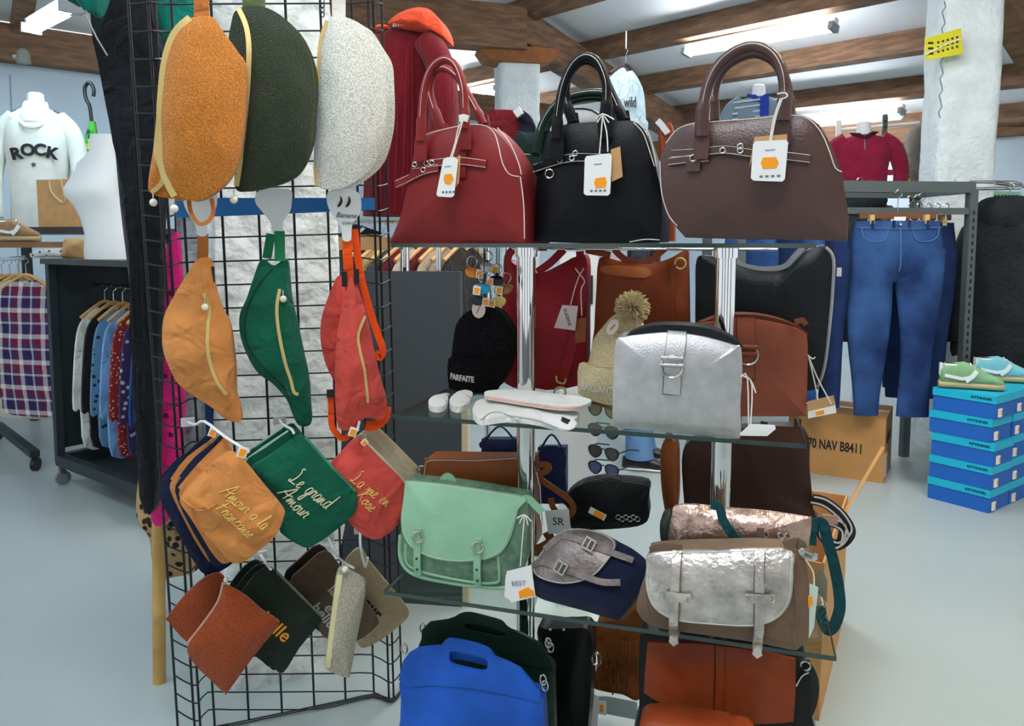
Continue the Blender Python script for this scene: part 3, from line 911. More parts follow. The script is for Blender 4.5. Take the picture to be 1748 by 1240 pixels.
grn = [(380, 240), (450, 210), (500, 260), (700, 480), (885, 675), (902, 760), (870, 860), (720, 990), (560, 1100), (470, 1120), (280, 1000), (290, 900), (290, 790), (180, 640), (40, 485), (180, 380)]
for k, (dx, dy, Z, lb) in enumerate(((-70, -95, 1.80, 'rearmost green pouch of the green stack'), (-45, -55, 1.74, 'middle green pouch of the green stack'))):
    F = Frame(P(520, 935, Z), 16)
    pouch(lb, F, C7([(x + dx + (40 if y > 700 else 0), y + dy) for x, y in grn]), GRNC, zipedge=C7([(395 + dx, 235 + dy), (190 + dx, 370 + dy), (40 + dx, 480 + dy)]), zm=mat('mint_zip', (190, 224, 204), .7), seed=k)
F = Frame(P(520, 935, 1.68), 14)
t, b = pouch('front green pouch embroidered Le grand Amour', F, C7(grn), GRNC, bf=.018, zipedge=C7([(475, 225), (600, 370), (700, 478), (885, 672)]), zm=cloth('green_edge', (70, 140, 110)), seed=9)
lettering(b, t, F, 'Le grand', px1(C7, (370, 520)), px1(C7, (680, 755)), .042, EMBW, .0014)
lettering(b, t, F, 'Amour', px1(C7, (290, 640)), px1(C7, (500, 840)), .040, EMBW, .0014)
cor = [(880, 240), (950, 250), (1100, 400), (1290, 600), (1302, 800), (1240, 930), (1160, 1010), (1060, 1055), (950, 1020), (830, 900), (850, 800), (830, 660), (740, 560), (680, 462), (780, 340)]
for k, (dx, dy, Z, m, lb) in enumerate(((120, -95, 1.91, BEIC, 'rearmost beige pouch behind the coral pouches'), (75, -62, 1.87, LINC, 'linen pouch third from the front behind the coral one'), (35, -32, 1.83, LINC, 'linen pouch right behind the front coral one'))):
    F = Frame(P(640, 915, Z), 16)
    ol = [(x + dx, y + dy + (0 if y < 640 else -120)) for x, y in cor]
    pouch(lb, F, C7(ol), m, zipedge=C7([(940 + dx, 240 + dy), (1100 + dx, 395 + dy), (1290 + dx, 590 + dy)]), zm=mat('sage_zip', (196, 198, 170), .7) if k else LINC, seed=k)
F = Frame(P(640, 915, 1.74), 14)
t, b = pouch('front coral pouch embroidered La vie en Rose', F, C7(cor), CORC, bf=.018, zipedge=C7([(945, 246), (1100, 396), (1290, 596)]), zm=mat('sage_zip', (196, 198, 170), .7), wr=.008, seed=4)
lettering(b, t, F, 'La vie en', px1(C7, (860, 530)), px1(C7, (1160, 745)), .036, EMB)
lettering(b, t, F, 'Rose', px1(C7, (905, 650)), px1(C7, (1035, 785)), .036, EMB)
stick_tag(t, F, px1(C7, (870, 180)), -.03, .014); stick_tag(t, F, px1(C7, (965, 265)), -.025, .010, 50)
mb = MB()
q = F.p3(*px1(C7, (915, 250)), -.02)
for k in range(7): mb.tube([q, q + Vector(((k - 3) * .0022, 0, -.022))], .0012, 4)
mb.build('tassel', CORC, t)

# --- bottom row
def blk(b, t, F, s, p0, p1, size, m, name='embroidery', bold=.0006):
    a = Vector(F.uv(*p0)); c = Vector(F.uv(*p1)); d = c - a
    text_on(b, name, s, size, m, t, (a.x + c.x) / 2, (a.y + c.y) / 2, math.degrees(math.atan2(d.y, d.x)), .0012, bold)
F = Frame(P(620, 1100, 1.95), 18)
t, b = pouch('beige pouch with dark lettering behind the pencil case', F, C9([(570, 240), (640, 192), (700, 280), (850, 460), (922, 560), (900, 620), (780, 720), (660, 782), (615, 745), (560, 640), (500, 480), (540, 300)]), BEIC, 'zip pouches in the bottom row', bf=.012)
blk(b, t, F, 'amour', px1(C9, (580, 405)), px1(C9, (745, 580)), .046, mat('plum_thread', (58, 34, 66), .8))
for k, (dx, dy, Z, lb, m) in enumerate(((-35, -35, 1.90, 'rear dark brown pouch behind the taupe one', cloth('dark_brown_canvas', (66, 48, 40))), (0, 0, 1.86, 'taupe pouch with pale lettering La vie est belle', TAUC))):
    F = Frame(P(570, 1080, Z), 18)
    t, b = pouch(lb, F, C9([(x + dx, y + dy) for x, y in [(430, 210), (520, 300), (600, 400), (680, 520), (742, 612), (730, 655), (610, 742), (440, 725), (380, 645), (330, 540), (225, 400), (310, 300)]]), m, 'zip pouches in the bottom row', bf=.012)
lb_m = mat('pale_thread', (196, 192, 180), .8)
blk(b, t, F, 'la vie', px1(C9, (470, 420)), px1(C9, (560, 520)), .036, lb_m)
blk(b, t, F, 'est', px1(C9, (435, 515)), px1(C9, (505, 590)), .036, lb_m)
blk(b, t, F, 'belle', px1(C9, (365, 525)), px1(C9, (475, 640)), .040, lb_m)
for k, (dx, dy, Z, lb) in enumerate(((-70, -40, 1.82, 'rearmost dark green pouch in the bottom row'), (-38, -16, 1.78, 'middle dark green pouch in the bottom row'), (0, 0, 1.74, 'front dark green pouch with orange lettering in the bottom row'))):
    F = Frame(P(480, 1140, Z), 14)
    t, b = pouch(lb, F, C9([(x + dx, y + dy) for x, y in [(90, 305), (160, 360), (280, 480), (402, 602), (392, 645), (280, 780), (185, 926), (120, 890), (40, 830), (-70, 720), (-110, 560), (-10, 380)]]), DGRC, 'zip pouches in the bottom row', bf=.012, zipedge=C9([(140 + dx, 335 + dy), (260 + dx, 455 + dy), (402 + dx, 600 + dy)]), zm=cloth('grey_zip', (120, 116, 108)) if k == 2 else DGRC, seed=k)
blk(b, t, F, 'belle', px1(C9, (70, 585)), px1(C9, (208, 705)), .046, mat('orange_thread', (240, 160, 40), .7))
F = Frame(P(365, 1180, 1.72), 16)
t, b = pouch('rear rust teddy pouch folded open to the left', F, C8([(605, 345), (515, 368), (400, 470), (294, 602), (300, 625), (410, 745), (480, 720), (600, 560), (640, 420)]), GRT, 'zip pouches in the bottom row', bf=.006)
F = Frame(P(365, 1180, 1.64), 16)
t, b = pouch('front rust brown teddy pouch with a pink zip edge', F, C8([(640, 412), (760, 480), (850, 560), (945, 620), (940, 660), (810, 820), (650, 1040), (630, 1045), (560, 980), (450, 870), (412, 775), (500, 650), (590, 520), (620, 430)]), GRT, 'zip pouches in the bottom row', bf=.016, zipedge=C8([(628, 395), (598, 510), (510, 640), (418, 758)]), zm=cloth('pink_zip', (205, 160, 136)))
mb = MB(); mb.ball(F.p3(*px1(C8, (640, 380)), 0), .006, 10); mb.build('zip_pull', PEARL, t)
F = Frame(P(585, 1155, 1.66), 6)
t = thing('pencil_case', 'oatmeal teddy pencil case with long cream zip hanging upright', 'pencil case', F)
b = Puff(F.poly(C9([(500, 335), (545, 330), (640, 380), (666, 425), (650, 560), (602, 800), (577, 940), (550, 955), (440, 905), (430, 860), (450, 700), (478, 480)])), tb=.02, bf=.02, wr=.003)
b.build('body', GRE, t); zip_on(t, b, F, C9([(520, 345), (490, 560), (465, 760), (448, 890)]), .012, mat('cream_zip', (222, 212, 160), .6))
pearl(t, F, px1(C9, (548, 318)), -.01, .008)

# --- garments on the left of the stand
F = Frame(P(215, 860, 2.05), 0)
t = thing('hanging_trousers', 'long black garment hanging on the left of the wire grid', 'trousers', F)
b = Puff(F.poly([(150, -40), (165, 40), (186, 100), (192, 200), (205, 350), (218, 460), (232, 600), (240, 750), (238, 850), (262, 870), (268, 700), (272, 460), (276, 300), (285, 150), (262, 40), (240, -40)]), tb=.035, bf=.04, bb=.01, wr=.014, wf=10, n=3)
b.build('body', cloth('black_cloth', (15, 19, 25), .3, 6), t)
mb = MB(); 
for dx in (0, 22): b.cord(mb, F.poly([(205 + dx, 80), (222 + dx, 300), (240 + dx * .6, 560), (250, 780)]), .003, -.001)
mb.build('crease', cloth('black_cloth', (18, 22, 28)), t)
F = Frame(P(230, 40, 2.00), 0)
t = thing('teal_top', 'teal green top hanging over the black garment at top left', 'top', F)
TEAL = cloth('teal_cloth', (10, 110, 96), .25, 9)
b = Puff(F.poly([(142, -60), (146, 14), (166, 20), (185, 40), (200, 15), (215, -60)]), tb=.06, bf=.03, wr=.012, y0=-.10); b.build('left_panel', TEAL, t)
b = Puff(F.poly([(214, -60), (228, 20), (248, 62), (278, 98), (305, 60), (320, 0), (300, -60)]), tb=.02, bf=.02, bb=.005, wr=.008, y0=.12); b.build('right_panel', TEAL, t)
mb = MB(); mb.tube(F.path([(146, 25), (148, 12), (146, 22), (120, 26)], -.10), .003, 5); mb.tube(F.path([(147, 28), (165, 65), (183, 95)], -.10), .002, 5); mb.build('hanger', SILVERM, t)
# pole with blue upper end
pb = onz(272, 1165, 0); 
Fq = Frame(pb, 0)
t = thing('bamboo_pole', 'bamboo pole with blue upper end leaning behind the wire grid', 'pole', Fq)
a = Fq.inv @ P(268, 300, 2.25); c = Fq.inv @ P(252, 150, 2.25)
mb = MB(); BAMB = mat('bamboo', (186, 148, 84), .55, var=.12, vscale=14)
N = 7
pts = []; rr = []
for k in range(N + 1):
    q = Vector((0, 0, 0)).lerp(a, k / N)
    for dz, r_ in ((-.006, .019), (0, .0215), (.006, .019)):
        if 0 < k < N: pts.append(q + Vector((0, 0, dz))); rr.append(r_)
    if k in (0, N): pts.append(q); rr.append(.019)
mb.tube(pts, rr, 12); mb.build('cane', BAMB, t)
mb = MB(); mb.tube([a, a.lerp(c, .5), c, c + Vector((-.001, 0, .02))], [.014, .016, .018, .006], 10); mb.build('handle', mat('blue_handle', (50, 110, 205), .4), t)
# magenta scarf with stars, leopard scarf
F = Frame(P(270, 890, 2.175), 0)
t = thing('star_scarf', 'magenta scarf with black stars hanging behind the grid', 'scarf', F)
b = Puff(F.poly([(298, 395), (275, 450), (262, 540), (252, 640), (243, 740), (243, 765), (254, 772), (258, 888), (285, 890), (300, 830), (312, 700), (310, 560), (306, 440)]), tb=.02, bf=.03, bb=.008, wr=.012, wf=16, n=3)
b.build('cloth', cloth('magenta_cloth', (206, 32, 116)), t)
for i, (x, y, s) in enumerate([(258, 600, 7), (276, 682, 8), (290, 706, 6), (262, 730, 5), (274, 650, 5), (258, 690, 4), (288, 640, 6), (259, 835, 8), (278, 770, 5), (285, 810, 7), (262, 796, 5), (282, 860, 6), (270, 560, 6), (290, 580, 6), (296, 500, 6), (296, 740, 6)]):
    cx_, cz_ = F.uv(x, y); R_ = s * 2.1 / 1302
    mb = MB(); b.patch(mb, [(cx_ + (R_ if k % 2 == 0 else R_ * .45) * math.sin(k * math.pi / 5 + i), cz_ + (R_ if k % 2 == 0 else R_ * .45) * math.cos(k * math.pi / 5 + i)) for k in range(10)], .0005, .0008, raw=True); mb.build('star_print', mat('star_black', (52, 12, 40), .9), t)
F = Frame(P(275, 985, 2.37), 0)
t = thing('leopard_scarf', 'leopard print scarf hanging low behind the bamboo pole', 'scarf', F)
b = Puff(F.poly([(262, 730), (240, 800), (232, 860), (236, 892), (255, 920), (262, 985), (275, 990), (300, 985), (335, 975), (340, 930), (322, 880), (300, 790)]), tb=.05, bf=.03, wr=.02, wf=14, n=3)
b.build('cloth', voro('leopard', (170, 140, 100), (40, 32, 30), 34, .30, .42), t)
F = Frame(P(318, 700, 2.29), 0)
t = thing('grey_scarf', 'pale grey scarf hanging between the star scarf and the pillar', 'scarf', F)
b = Puff(F.poly([(300, 365), (302, 500), (308, 640), (318, 800), (345, 800), (340, 640), (336, 500), (332, 365)]), tb=.03, bf=.02, wr=.01, n=3)
b.build('cloth', cloth('grey_cloth', (170, 176, 180), .3, 20), t)
# chrome arm on the pillar from which the garments and scarves hang
a_, b_ = Vector((-.84, 2.36, 2.09)), Vector((-1.26, 2.02, 2.09))
Fa = Frame(a_)
t = thing('clothes_rail', 'short chrome rail on the stone pillar carrying the black garment and scarves', 'rail', Fa)
MB().tube([Fa.inv @ a_, Fa.inv @ b_], .010, 8).build('bar', CHROME, t)
MB().box((.03, .03, 0), (.06, .06, .08)).build('bracket', CHROME, t, smooth=False)
for nm, q in (('star_scarf', P(300, 398, 2.18)), ('grey_scarf', P(318, 366, 2.30)), ('leopard_scarf', P(270, 735, 2.38))):
    o = bpy.data.objects[nm]; iv = o.matrix_world.inverted()
    top = a_.lerp(b_, .15 if nm == 'grey_scarf' else .35)
    MB().tube([iv @ q, iv @ Vector((q.x, q.y, q.z + .1)), iv @ top], .0025, 5).build('hanging_loop', BLACKPL, o)
# ================================================================ GLASS SHELF UNIT
YAW = -17.0
sd = Vector((math.cos(math.radians(YAW)), math.sin(math.radians(YAW)), 0))   # along the front edge
bd = Vector((-sd.y, sd.x, 0))                                               # away from the viewer
S0 = Vector((P(668, 415, 1.644).x, 1.644, 0))
ZS = [CAMH - .001, P(679, 708, 1.645).z, P(640, 1008, 1.655).z, .10]
su = thing('shelf_unit', 'display stand with two chrome posts and clear glass shelves', 'shelf', Frame(S0, YAW))
Lsh = [(0.0, .85), (.0, .845), (-.03, .91)]
DEP = .30
for z, (a0, a1) in zip(ZS, Lsh):
    w = a1 - a0
    DEP = .42 if z == ZS[0] else .30
    mb = MB(); mb.box(((a0 + a1) / 2, DEP / 2, z - .004), (w, DEP, .008)); g = mb.build('glass_shelf', GLASS, su, smooth=False)
    for c, s in ((((a0 + a1) / 2, -.0005, z - .004), (w, .002, .0085)), (((a0 + a1) / 2, DEP + .0005, z - .004), (w, .002, .0085)), ((a0, DEP / 2, z - .004), (.002, DEP, .0085)), ((a1, DEP / 2, z - .004), (.002, DEP, .0085))):
        mb = MB(); mb.box(c, s); mb.build('glass_edge', GLEDGE, g, smooth=False)
FS = Frame(S0, YAW)
POSTY = .175
posts = []
for px_, py_ in ((898, 500), (1238, 500)):
    q = FS.p3(px_, py_, POSTY); posts.append(q.x)
    mb = MB(); mb.tube([(q.x, POSTY, .01), (q.x, POSTY, ZS[0] - .008)], .0215, 20); p_ = mb.build('post', CHROME, su)
    for z in ZS[:3]:
        mb = MB(); mb.tube([(q.x, POSTY, z - .030), (q.x, POSTY, z - .0085)], .026, 20); mb.build('collar', CHROME, p_)
mb = MB(); mb.box((.42, POSTY, .015), (.86, .34, .03)); mb.build('base', BLACKPL, su, smooth=False)
mb = MB(); mb.box((.42, DEP / 2, .037), (.88, .34, .014)); mb.build('base_shelf', GLEDGE, su, smooth=False)
# rear hanging rails
DEP = .30
for z in (ZS[0] - .014, ZS[1] - .022):
    mb = MB(); mb.tube([(.15, .40, z), (.80, .40, z)], .0035, 8)
    for x in posts: mb.tube([(x, POSTY, z), (x, .40, z)], .005, 6)
    mb.build('hanging_rail', CHROME, su)

def onshelf(i, px, py): return onz(px, py, ZS[i])
D6 = lambda pts: cr(640, 0, 2.818, pts)
D7 = lambda pts: cr(1080, 0, 2.617, pts)
D8 = lambda pts: cr(640, 400, 3.1, pts)
D1 = lambda pts: cr(1000, 400, 3.1, pts)
D3 = lambda pts: cr(640, 740, 3.445, pts)
D4 = lambda pts: cr(1060, 780, 3.445, pts)
D5 = lambda pts: cr(660, 980, 3.973, pts)
D9 = lambda pts: cr(1000, 1040, 3.496, pts)

def ring(mb, c, r, rt, n=16, ax='y', sx=1.0):
    c = Vector(c)
    pts = []
    for k in range(n):
        a = 2 * math.pi * k / n
        if ax == 'y': pts.append(c + Vector((r * sx * math.cos(a), 0, r * math.sin(a))))
        else: pts.append(c + Vector((0, r * math.cos(a), r * math.sin(a))))
    return mb.tube(pts, rt, 6, True)
def card_tag(t, F, ol, y, cardm=None, sticker=None, string=None, lines=True, text=None, tsize=.02, trot=0):
    """swing tag: card (> sticker, print) and its string"""
    o = F.poly(ol, y)
    mb = MB(); mb.plate(o, y - .0015, y); c = mb.build('price_tag', cardm or CARD, t, smooth=False)
    if sticker:
        so = F.poly(sticker, y - .002); mb = MB(); mb.plate(so, y - .0024, y - .0012); mb.build('sticker', ORANGE, c, smooth=False)
    cx_ = sum(p[0] for p in o) / len(o); cz_ = sum(p[1] for p in o) / len(o); w = max(p[0] for p in o) - min(p[0] for p in o); h = max(p[1] for p in o) - min(p[1] for p in o)
    if lines:
        mb = MB(); mb.plate([(cx_ - w * .12, cz_ + h * .27), (cx_ + w * .16, cz_ + h * .28), (cx_ + w * .16, cz_ + h * .255), (cx_ - w * .12, cz_ + h * .245)], y - .0022, y - .0012); mb.build('print', mat('tag_grey_ink', (150, 150, 175), .8), c, smooth=False)
        mb = MB()
        for k in range(4): mb.box((cx_ + (k - 1.3) * w * .16, y - .0018, cz_ - h * .37), (w * .09, .001, h * .05))
        mb.build('icon_print', mat('tag_icon_ink', (110, 110, 115), .8), c, smooth=False)['kind'] = 'stuff'
    if text:
        M = Matrix.Translation((cx_, y - .002, cz_)) @ Matrix.Rotation(math.radians(-trot), 4, 'Y') @ Matrix.Rotation(math.pi / 2, 4, 'X')
        text_mesh('lettering', text, tsize, INK, c, M, .0003)
    if string:
        mb = MB()
        for pth in string: mb.tube(crom(F.path(pth, y + .002), 3, False), .0014, 5)
        mb.build('tag_string', STRING, t)
    return c

# ---------------------------------------------------------------- three handbags on the top shelf
def handbag(label, F, ol, m, tbot, ttop, seam, handles_f, handles_b, belt, bulge=.02, stitch=WHITETH, hr=.0085, feet=None):
    t = thing('handbag', label, 'handbag', F, 'handbags on the top glass shelf')
    o = F.poly(ol)
    zmin = min(p[1] for p in o); zmax = max(p[1] for p in o)
    tb = lambda z: ttop + (tbot - ttop) * max(0.0, min(1.0, (zmax - z) / (zmax - zmin)))
    b = Puff(o, tb=tb, bf=bulge, bb=bulge, power=3.0, n=4, wr=.004, wf=9)
    b.build('body', m, t)
    mb = MB()
    for s in seam:
        mb = MB(); b.cord(mb, F.poly(s), .0011, .0005); mb.build('piping', stitch, t)
    for hs, y in ((handles_f, -bulge - .006), (handles_b, ttop + .012)):
        pts = crom(F.path(hs, y), 6, False)
        n = len(pts); mb = MB(); mb.tube(pts, [hr * (1.0 if .12 < i / (n - 1) < .88 else 1.25) for i in range(n)], 10); h = mb.build('handle', m, t)
        mb = MB()
        mb.tube([p + Vector((0, -hr * .95, hr * .3)) for p in pts[2:-2]], .0008, 4); mb.build('stitching', stitch, h)
        for e, d in ((pts[0], 1), (pts[-1], -1)):
            mb = MB(); mb.ribbon([e + Vector((0, 0, .02)), e + Vector((0, -.001, -.012)), e + Vector((0, 0, -.042))], [.018, .030, .026], .006); mb.build('handle_tab', m, h)
    for pth, w in belt:
        mb = MB(); b.strip(mb, F.poly(pth), w, .004, .004); s = mb.build('belt_strap', m, t)
        mb = MB()
        q = F.poly(pth)
        for sg in (-1, 1): b.cord(mb, [(x, z + sg * w * .38) for x, z in q], .0006, .0066, 3, 4)
        mb.build('stitching', stitch, s)
    return t, b
def eyelets(t, b, F, pts, r=.005):
    for p in pts:
        u, v = F.uv(*p); mb = MB(); ring(mb, (u, b.y(u, v) - .008, v), r, .0014, 12); mb.build('eyelet', SILVERM, t)

RED = leather('burgundy_leather', (126, 36, 36)); BLK = leather('black_leather', (8, 10, 15), .45); BRN = mat('brown_leather', (76, 51, 46), .34, bump=.6, bscale=230, var=.15, vscale=8, spec=.5, dist=.0016)
F = Frame(FS.m @ FS.p3(780, 416, .012), -20)
t, b = handbag('burgundy leather handbag with white stitching on the top shelf', F,
    D6([(66, 1172), (66, 1172), (120, 1050), (155, 900), (180, 780), (200, 690), (250, 640), (340, 615), (440, 600), (540, 605), (590, 640), (640, 700), (680, 780), (705, 870), (718, 980), (722, 1172), (722, 1172), (560, 1180), (300, 1178)]), RED, .17, .07,
    [D6([(245, 650), (330, 625), (440, 602), (530, 605), (575, 640), (600, 700), (625, 790), (655, 840), (695, 850)]), D6([(700, 850), (716, 980), (720, 1150)]), D6([(590, 615), (650, 690), (690, 780), (705, 840)])],
    D6([(222, 680), (225, 560), (240, 420), (275, 330), (335, 288), (390, 320), (425, 420), (432, 520), (432, 620)]),
    D6([(330, 640), (285, 520), (262, 430), (280, 350), (335, 330), (395, 370), (440, 440), (490, 530), (525, 600)]),
    [(D6([(190, 800), (300, 790), (430, 780), (555, 795)]), .018), (D6([(105, 888), (180, 855), (260, 825), (330, 812)]), .018)])
eyelets(t, b, F, D6([(255, 822), (300, 790), (270, 790), (205, 795)]))
mb = MB(); b.strip(mb, F.poly(D6([(455, 650), (435, 700), (435, 860)])), .022, .003, .003); mb.build('closure_tab', RED, t)
card_tag(t, F, D6([(330, 768), (345, 758), (380, 755), (400, 768), (382, 940), (370, 950), (305, 946), (297, 935)]), -.05, None, D6([(335, 840), (368, 835), (378, 860), (365, 888), (338, 885), (330, 865)]), [D6([(425, 575), (400, 620), (385, 690), (362, 760)]), D6([(425, 575), (405, 640), (370, 760)])])
card_tag(t, F, D6([(400, 750), (412, 748), (405, 880), (385, 905)]), -.044, KRAFT, lines=False)
mb = MB(); q = F.path(D6([(408, 572), (428, 566), (448, 572)]), -.035); mb.ribbon(q, .014, .006); mb.build('string_knot', STRING, t)

F = Frame(FS.m @ FS.p3(1015, 414, .055), -18)
t, b = handbag('black leather handbag on the top shelf between the burgundy and brown ones', F,
    D6([(775, 900), (772, 1020), (768, 1160), (768, 1160), (900, 1168), (1090, 1172), (1300, 1168), (1372, 1165), (1372, 1165), (1380, 1050), (1375, 920), (1350, 800), (1325, 700), (1290, 620), (1235, 582), (1130, 585), (1000, 590), (900, 605), (845, 660), (800, 760)]), BLK, .16, .06,
    [D6([(1245, 590), (1290, 640), (1320, 720), (1345, 800)]), D6([(1270, 585), (1315, 640), (1340, 720), (1355, 800)]), D6([(1225, 1165), (1300, 1152), (1370, 1155)])],
    D6([(876, 670), (880, 560), (905, 420), (950, 320), (1010, 275), (1070, 300), (1110, 390), (1115, 480), (1108, 560)]),
    D6([(955, 590), (925, 500), (920, 400), (960, 320), (1020, 290), (1085, 330), (1125, 420), (1165, 510), (1200, 580)]),
    [(D6([(765, 812), (860, 785), (960, 765), (1060, 765), (1190, 770)]), .020)], hr=.0095)
eyelets(t, b, F, D6([(962, 768), (902, 775), (978, 745)]), .005); eyelets(t, b, F, D6([(850, 840)]), .009)
card_tag(t, F, D6([(1018, 752), (1130, 738), (1140, 750), (1132, 932), (1120, 942), (1015, 940), (1005, 930), (1010, 765)]), -.05, None, D6([(1062, 858), (1108, 852), (1116, 880), (1108, 902), (1062, 905), (1054, 880)]), [D6([(1095, 560), (1090, 620), (1080, 740)]), D6([(1095, 560), (1115, 640), (1120, 730)]), D6([(1060, 575), (1095, 548), (1150, 575)]), D6([(1070, 590), (1095, 555), (1125, 590)])])
card_tag(t, F, D6([(1135, 720), (1180, 705), (1192, 850), (1140, 875)]), -.044, KRAFT, lines=False)

F = Frame(FS.m @ FS.p3(1290, 412, .0), -24)
t, b = handbag('dark brown pebbled leather handbag at the right end of the top shelf', F,
    D7([(120, 720), (128, 860), (170, 980), (235, 1062), (235, 1062), (450, 1068), (700, 1070), (900, 1075), (955, 1075), (955, 1075), (962, 960), (945, 840), (930, 760), (900, 680), (860, 600), (820, 545), (760, 515), (680, 510), (560, 522), (400, 540), (260, 548), (200, 580), (150, 640)]), BRN, .16, .07,
    [D7([(150, 640), (205, 575), (300, 550), (420, 540), (560, 530), (700, 517), (780, 530), (840, 590), (880, 680), (905, 750), (935, 768)]), D7([(122, 720), (130, 860), (160, 960), (200, 1010)])],
    D7([(308, 610), (315, 480), (345, 360), (400, 275), (480, 220), (560, 210), (630, 250), (670, 330), (680, 430), (672, 540)]),
    D7([(360, 540), (358, 450), (375, 360), (420, 290), (500, 245), (570, 240), (640, 280), (680, 360), (695, 440), (695, 520)]),
    [(D7([(178, 690), (300, 685), (420, 675), (530, 690), (660, 700), (795, 715)]), .017), (D7([(165, 725), (260, 715), (350, 710)]), .016)], hr=.0105)
eyelets(t, b, F, D7([(412, 680), (490, 680), (490, 662)]), .005)
mb = MB(); u, v = F.uv(*D7([(280, 745)])[0]); mb.box((u, b.y(u, v) - .006, v), (.026, .005, .022)); mb.build('padlock_tab', BRN, t, smooth=False)
mb = MB(); ring(mb, (u, b.y(u, v) - .008, v + .014), .006, .0014, 12); mb.build('padlock_ring', SILVERM, t)
card_tag(t, F, D7([(548, 632), (685, 625), (695, 638), (680, 800), (668, 812), (540, 808), (528, 796), (538, 645)]), -.05, None, D7([(582, 704), (640, 702), (652, 728), (640, 752), (582, 754), (572, 728)]), [D7([(668, 440), (640, 520), (618, 630)]), D7([(660, 440), (630, 530), (612, 630)]), D7([(645, 420), (680, 415), (690, 432), (655, 445)])])
card_tag(t, F, D7([(545, 612), (690, 600), (690, 640), (540, 700), (520, 750)]), -.044, KRAFT, lines=False)

# bags of the second row on the top shelf
DGL = leather('bottle_green_leather', (26, 50, 42), .4)
F = Frame(FS.m @ FS.p3(900, 414, .285), -17)
t, b = handbag('bottle green handbag behind the burgundy and black handbags', F,
    [(838, 412), (838, 412), (858, 330), (880, 232), (905, 226), (1000, 222), (1040, 235), (1060, 330), (1075, 412), (1075, 412), (950, 414)], DGL, .04, .035,
    [[(890, 262), (915, 262), (928, 228)]],
    [(915, 262), (925, 215), (950, 178), (985, 162), (1030, 160), (1055, 180), (1060, 240)], [(925, 250), (935, 212), (960, 182), (990, 168), (1030, 168), (1050, 190), (1055, 240)], [], bulge=.008, hr=.010)
WHL = leather('white_leather', (225, 226, 222), .45)
F = Frame(FS.m @ FS.p3(990, 414, .385), -17)
t = thing('handbag', 'white rounded handbag hidden behind the black one', 'handbag', F)
b = Puff(F.poly([(915, 412), (915, 412), (918, 260), (935, 205), (975, 185), (1020, 190), (1050, 225), (1060, 412), (1060, 412)]), tb=.02, bf=.006, bb=.006); b.build('body', WHL, t)
mb = MB(); b.cord(mb, F.poly([(930, 230), (960, 192), (1010, 188), (1045, 222)]), .002, .001); mb.build('piping', DGL, t)
F = Frame(FS.m @ FS.p3(860, 414, .385), -17)
t = thing('felt_bag', 'burgundy and navy felt bag showing behind the burgundy handbag', 'bag', F)
b = Puff(F.poly([(835, 190), (850, 187), (885, 190), (890, 205), (905, 225), (895, 250), (885, 412), (885, 412), (800, 412), (800, 412), (820, 240), (828, 210)]), tb=.02, bf=.008, bb=.004); b.build('crown', cloth('burgundy_felt', (112, 24, 32)), t)
b = Puff(F.poly([(880, 190), (895, 190), (908, 202), (915, 222), (908, 240), (900, 320), (890, 240), (888, 212)]), tb=.012, bf=.006, bb=.004, y0=-.008); b.build('side', cloth('navy_felt', (22, 28, 44)), t)
mb = MB(); mb.bar(F.p3(880, 196, -.03), F.p3(890, 188, -.03), .01, .02); mb.build('tab', CARD, t, smooth=False)
F = Frame(FS.m @ FS.p3(1137, 413, .30), -17)
t = thing('shoulder_bag', 'cognac shoulder bag peeking out between black and brown handbags', 'bag', F)
COG = leather('cognac_leather', (138, 62, 28), .38)
b = Puff(F.poly([(1124, 412), (1124, 412), (1124, 225), (1130, 220), (1148, 222), (1150, 412), (1150, 412)]), tb=.05, bf=.01); b.build('body', COG, t)
mb = MB(); mb.ribbon(F.path([(1140, 228), (1130, 214), (1122, 206)], -.01), .014, .003); mb.build('label_strap', CARD, t)

# ---------------------------------------------------------------- middle shelf
HEATH = mat('heather_knit', (22, 22, 25), .95, bump=1.0, bscale=240, var=.9, vscale=330, spec=.1, dist=.004)
OATK = mat('oat_knit', (224, 204, 164), .95, bump=.9, bscale=220, var=.12, vscale=200, spec=.1, dist=.004)
q = onshelf(1, 815, 672)
F = Frame(q, -12)
t = thing('beanie', 'black heather knit beanie with white PARFAITE lettering', 'beanie', F)
b = Puff(F.poly(D8([(430, 480), (480, 415), (560, 385), (620, 390), (680, 430), (735, 530), (742, 600), (720, 680), (690, 750), (645, 815), (520, 835), (405, 815), (400, 720), (405, 640), (415, 560)])), tb=.05, bf=.03); b.build('crown', HEATH, t)
cf = F.poly(D8([(395, 655), (480, 650), (600, 655), (722, 660), (722, 660), (695, 745), (650, 825), (650, 825), (520, 838), (397, 815), (397, 815)]))
mb = MB(); b.patch(mb, cf, .004, .006); mb.build('cuff', HEATH, t)
a = F.uv(*D8([(474, 753)])[0]); text_on(b, 'lettering', 'PARFAITE', .021, WHITETH, t, a[0], a[1], -5, .012, .0008, sx=.72)
mb = MB(); u, v = F.uv(*D8([(570, 390)])[0]); o_ = [(u + .017 * math.cos(k * .5236), v + .022 * math.sin(k * .5236)) for k in range(12)]; mb.plate(o_, -.04, -.0385); tg = mb.build('round_tag', mat('blush_card', (240, 218, 200), .7), t, smooth=False)
mb = MB(); mb.tube([(u - .005, -.041, v - .01), (u + .006, -.041, v + .01)], .0008, 4); mb.build('print', INK, tg)
q = onshelf(1, 1035, 690)
F = Frame(q, -14)
t = thing('bobble_hat', 'beige knitted bobble hat with fluffy pompom behind the silver bag', 'hat', F)
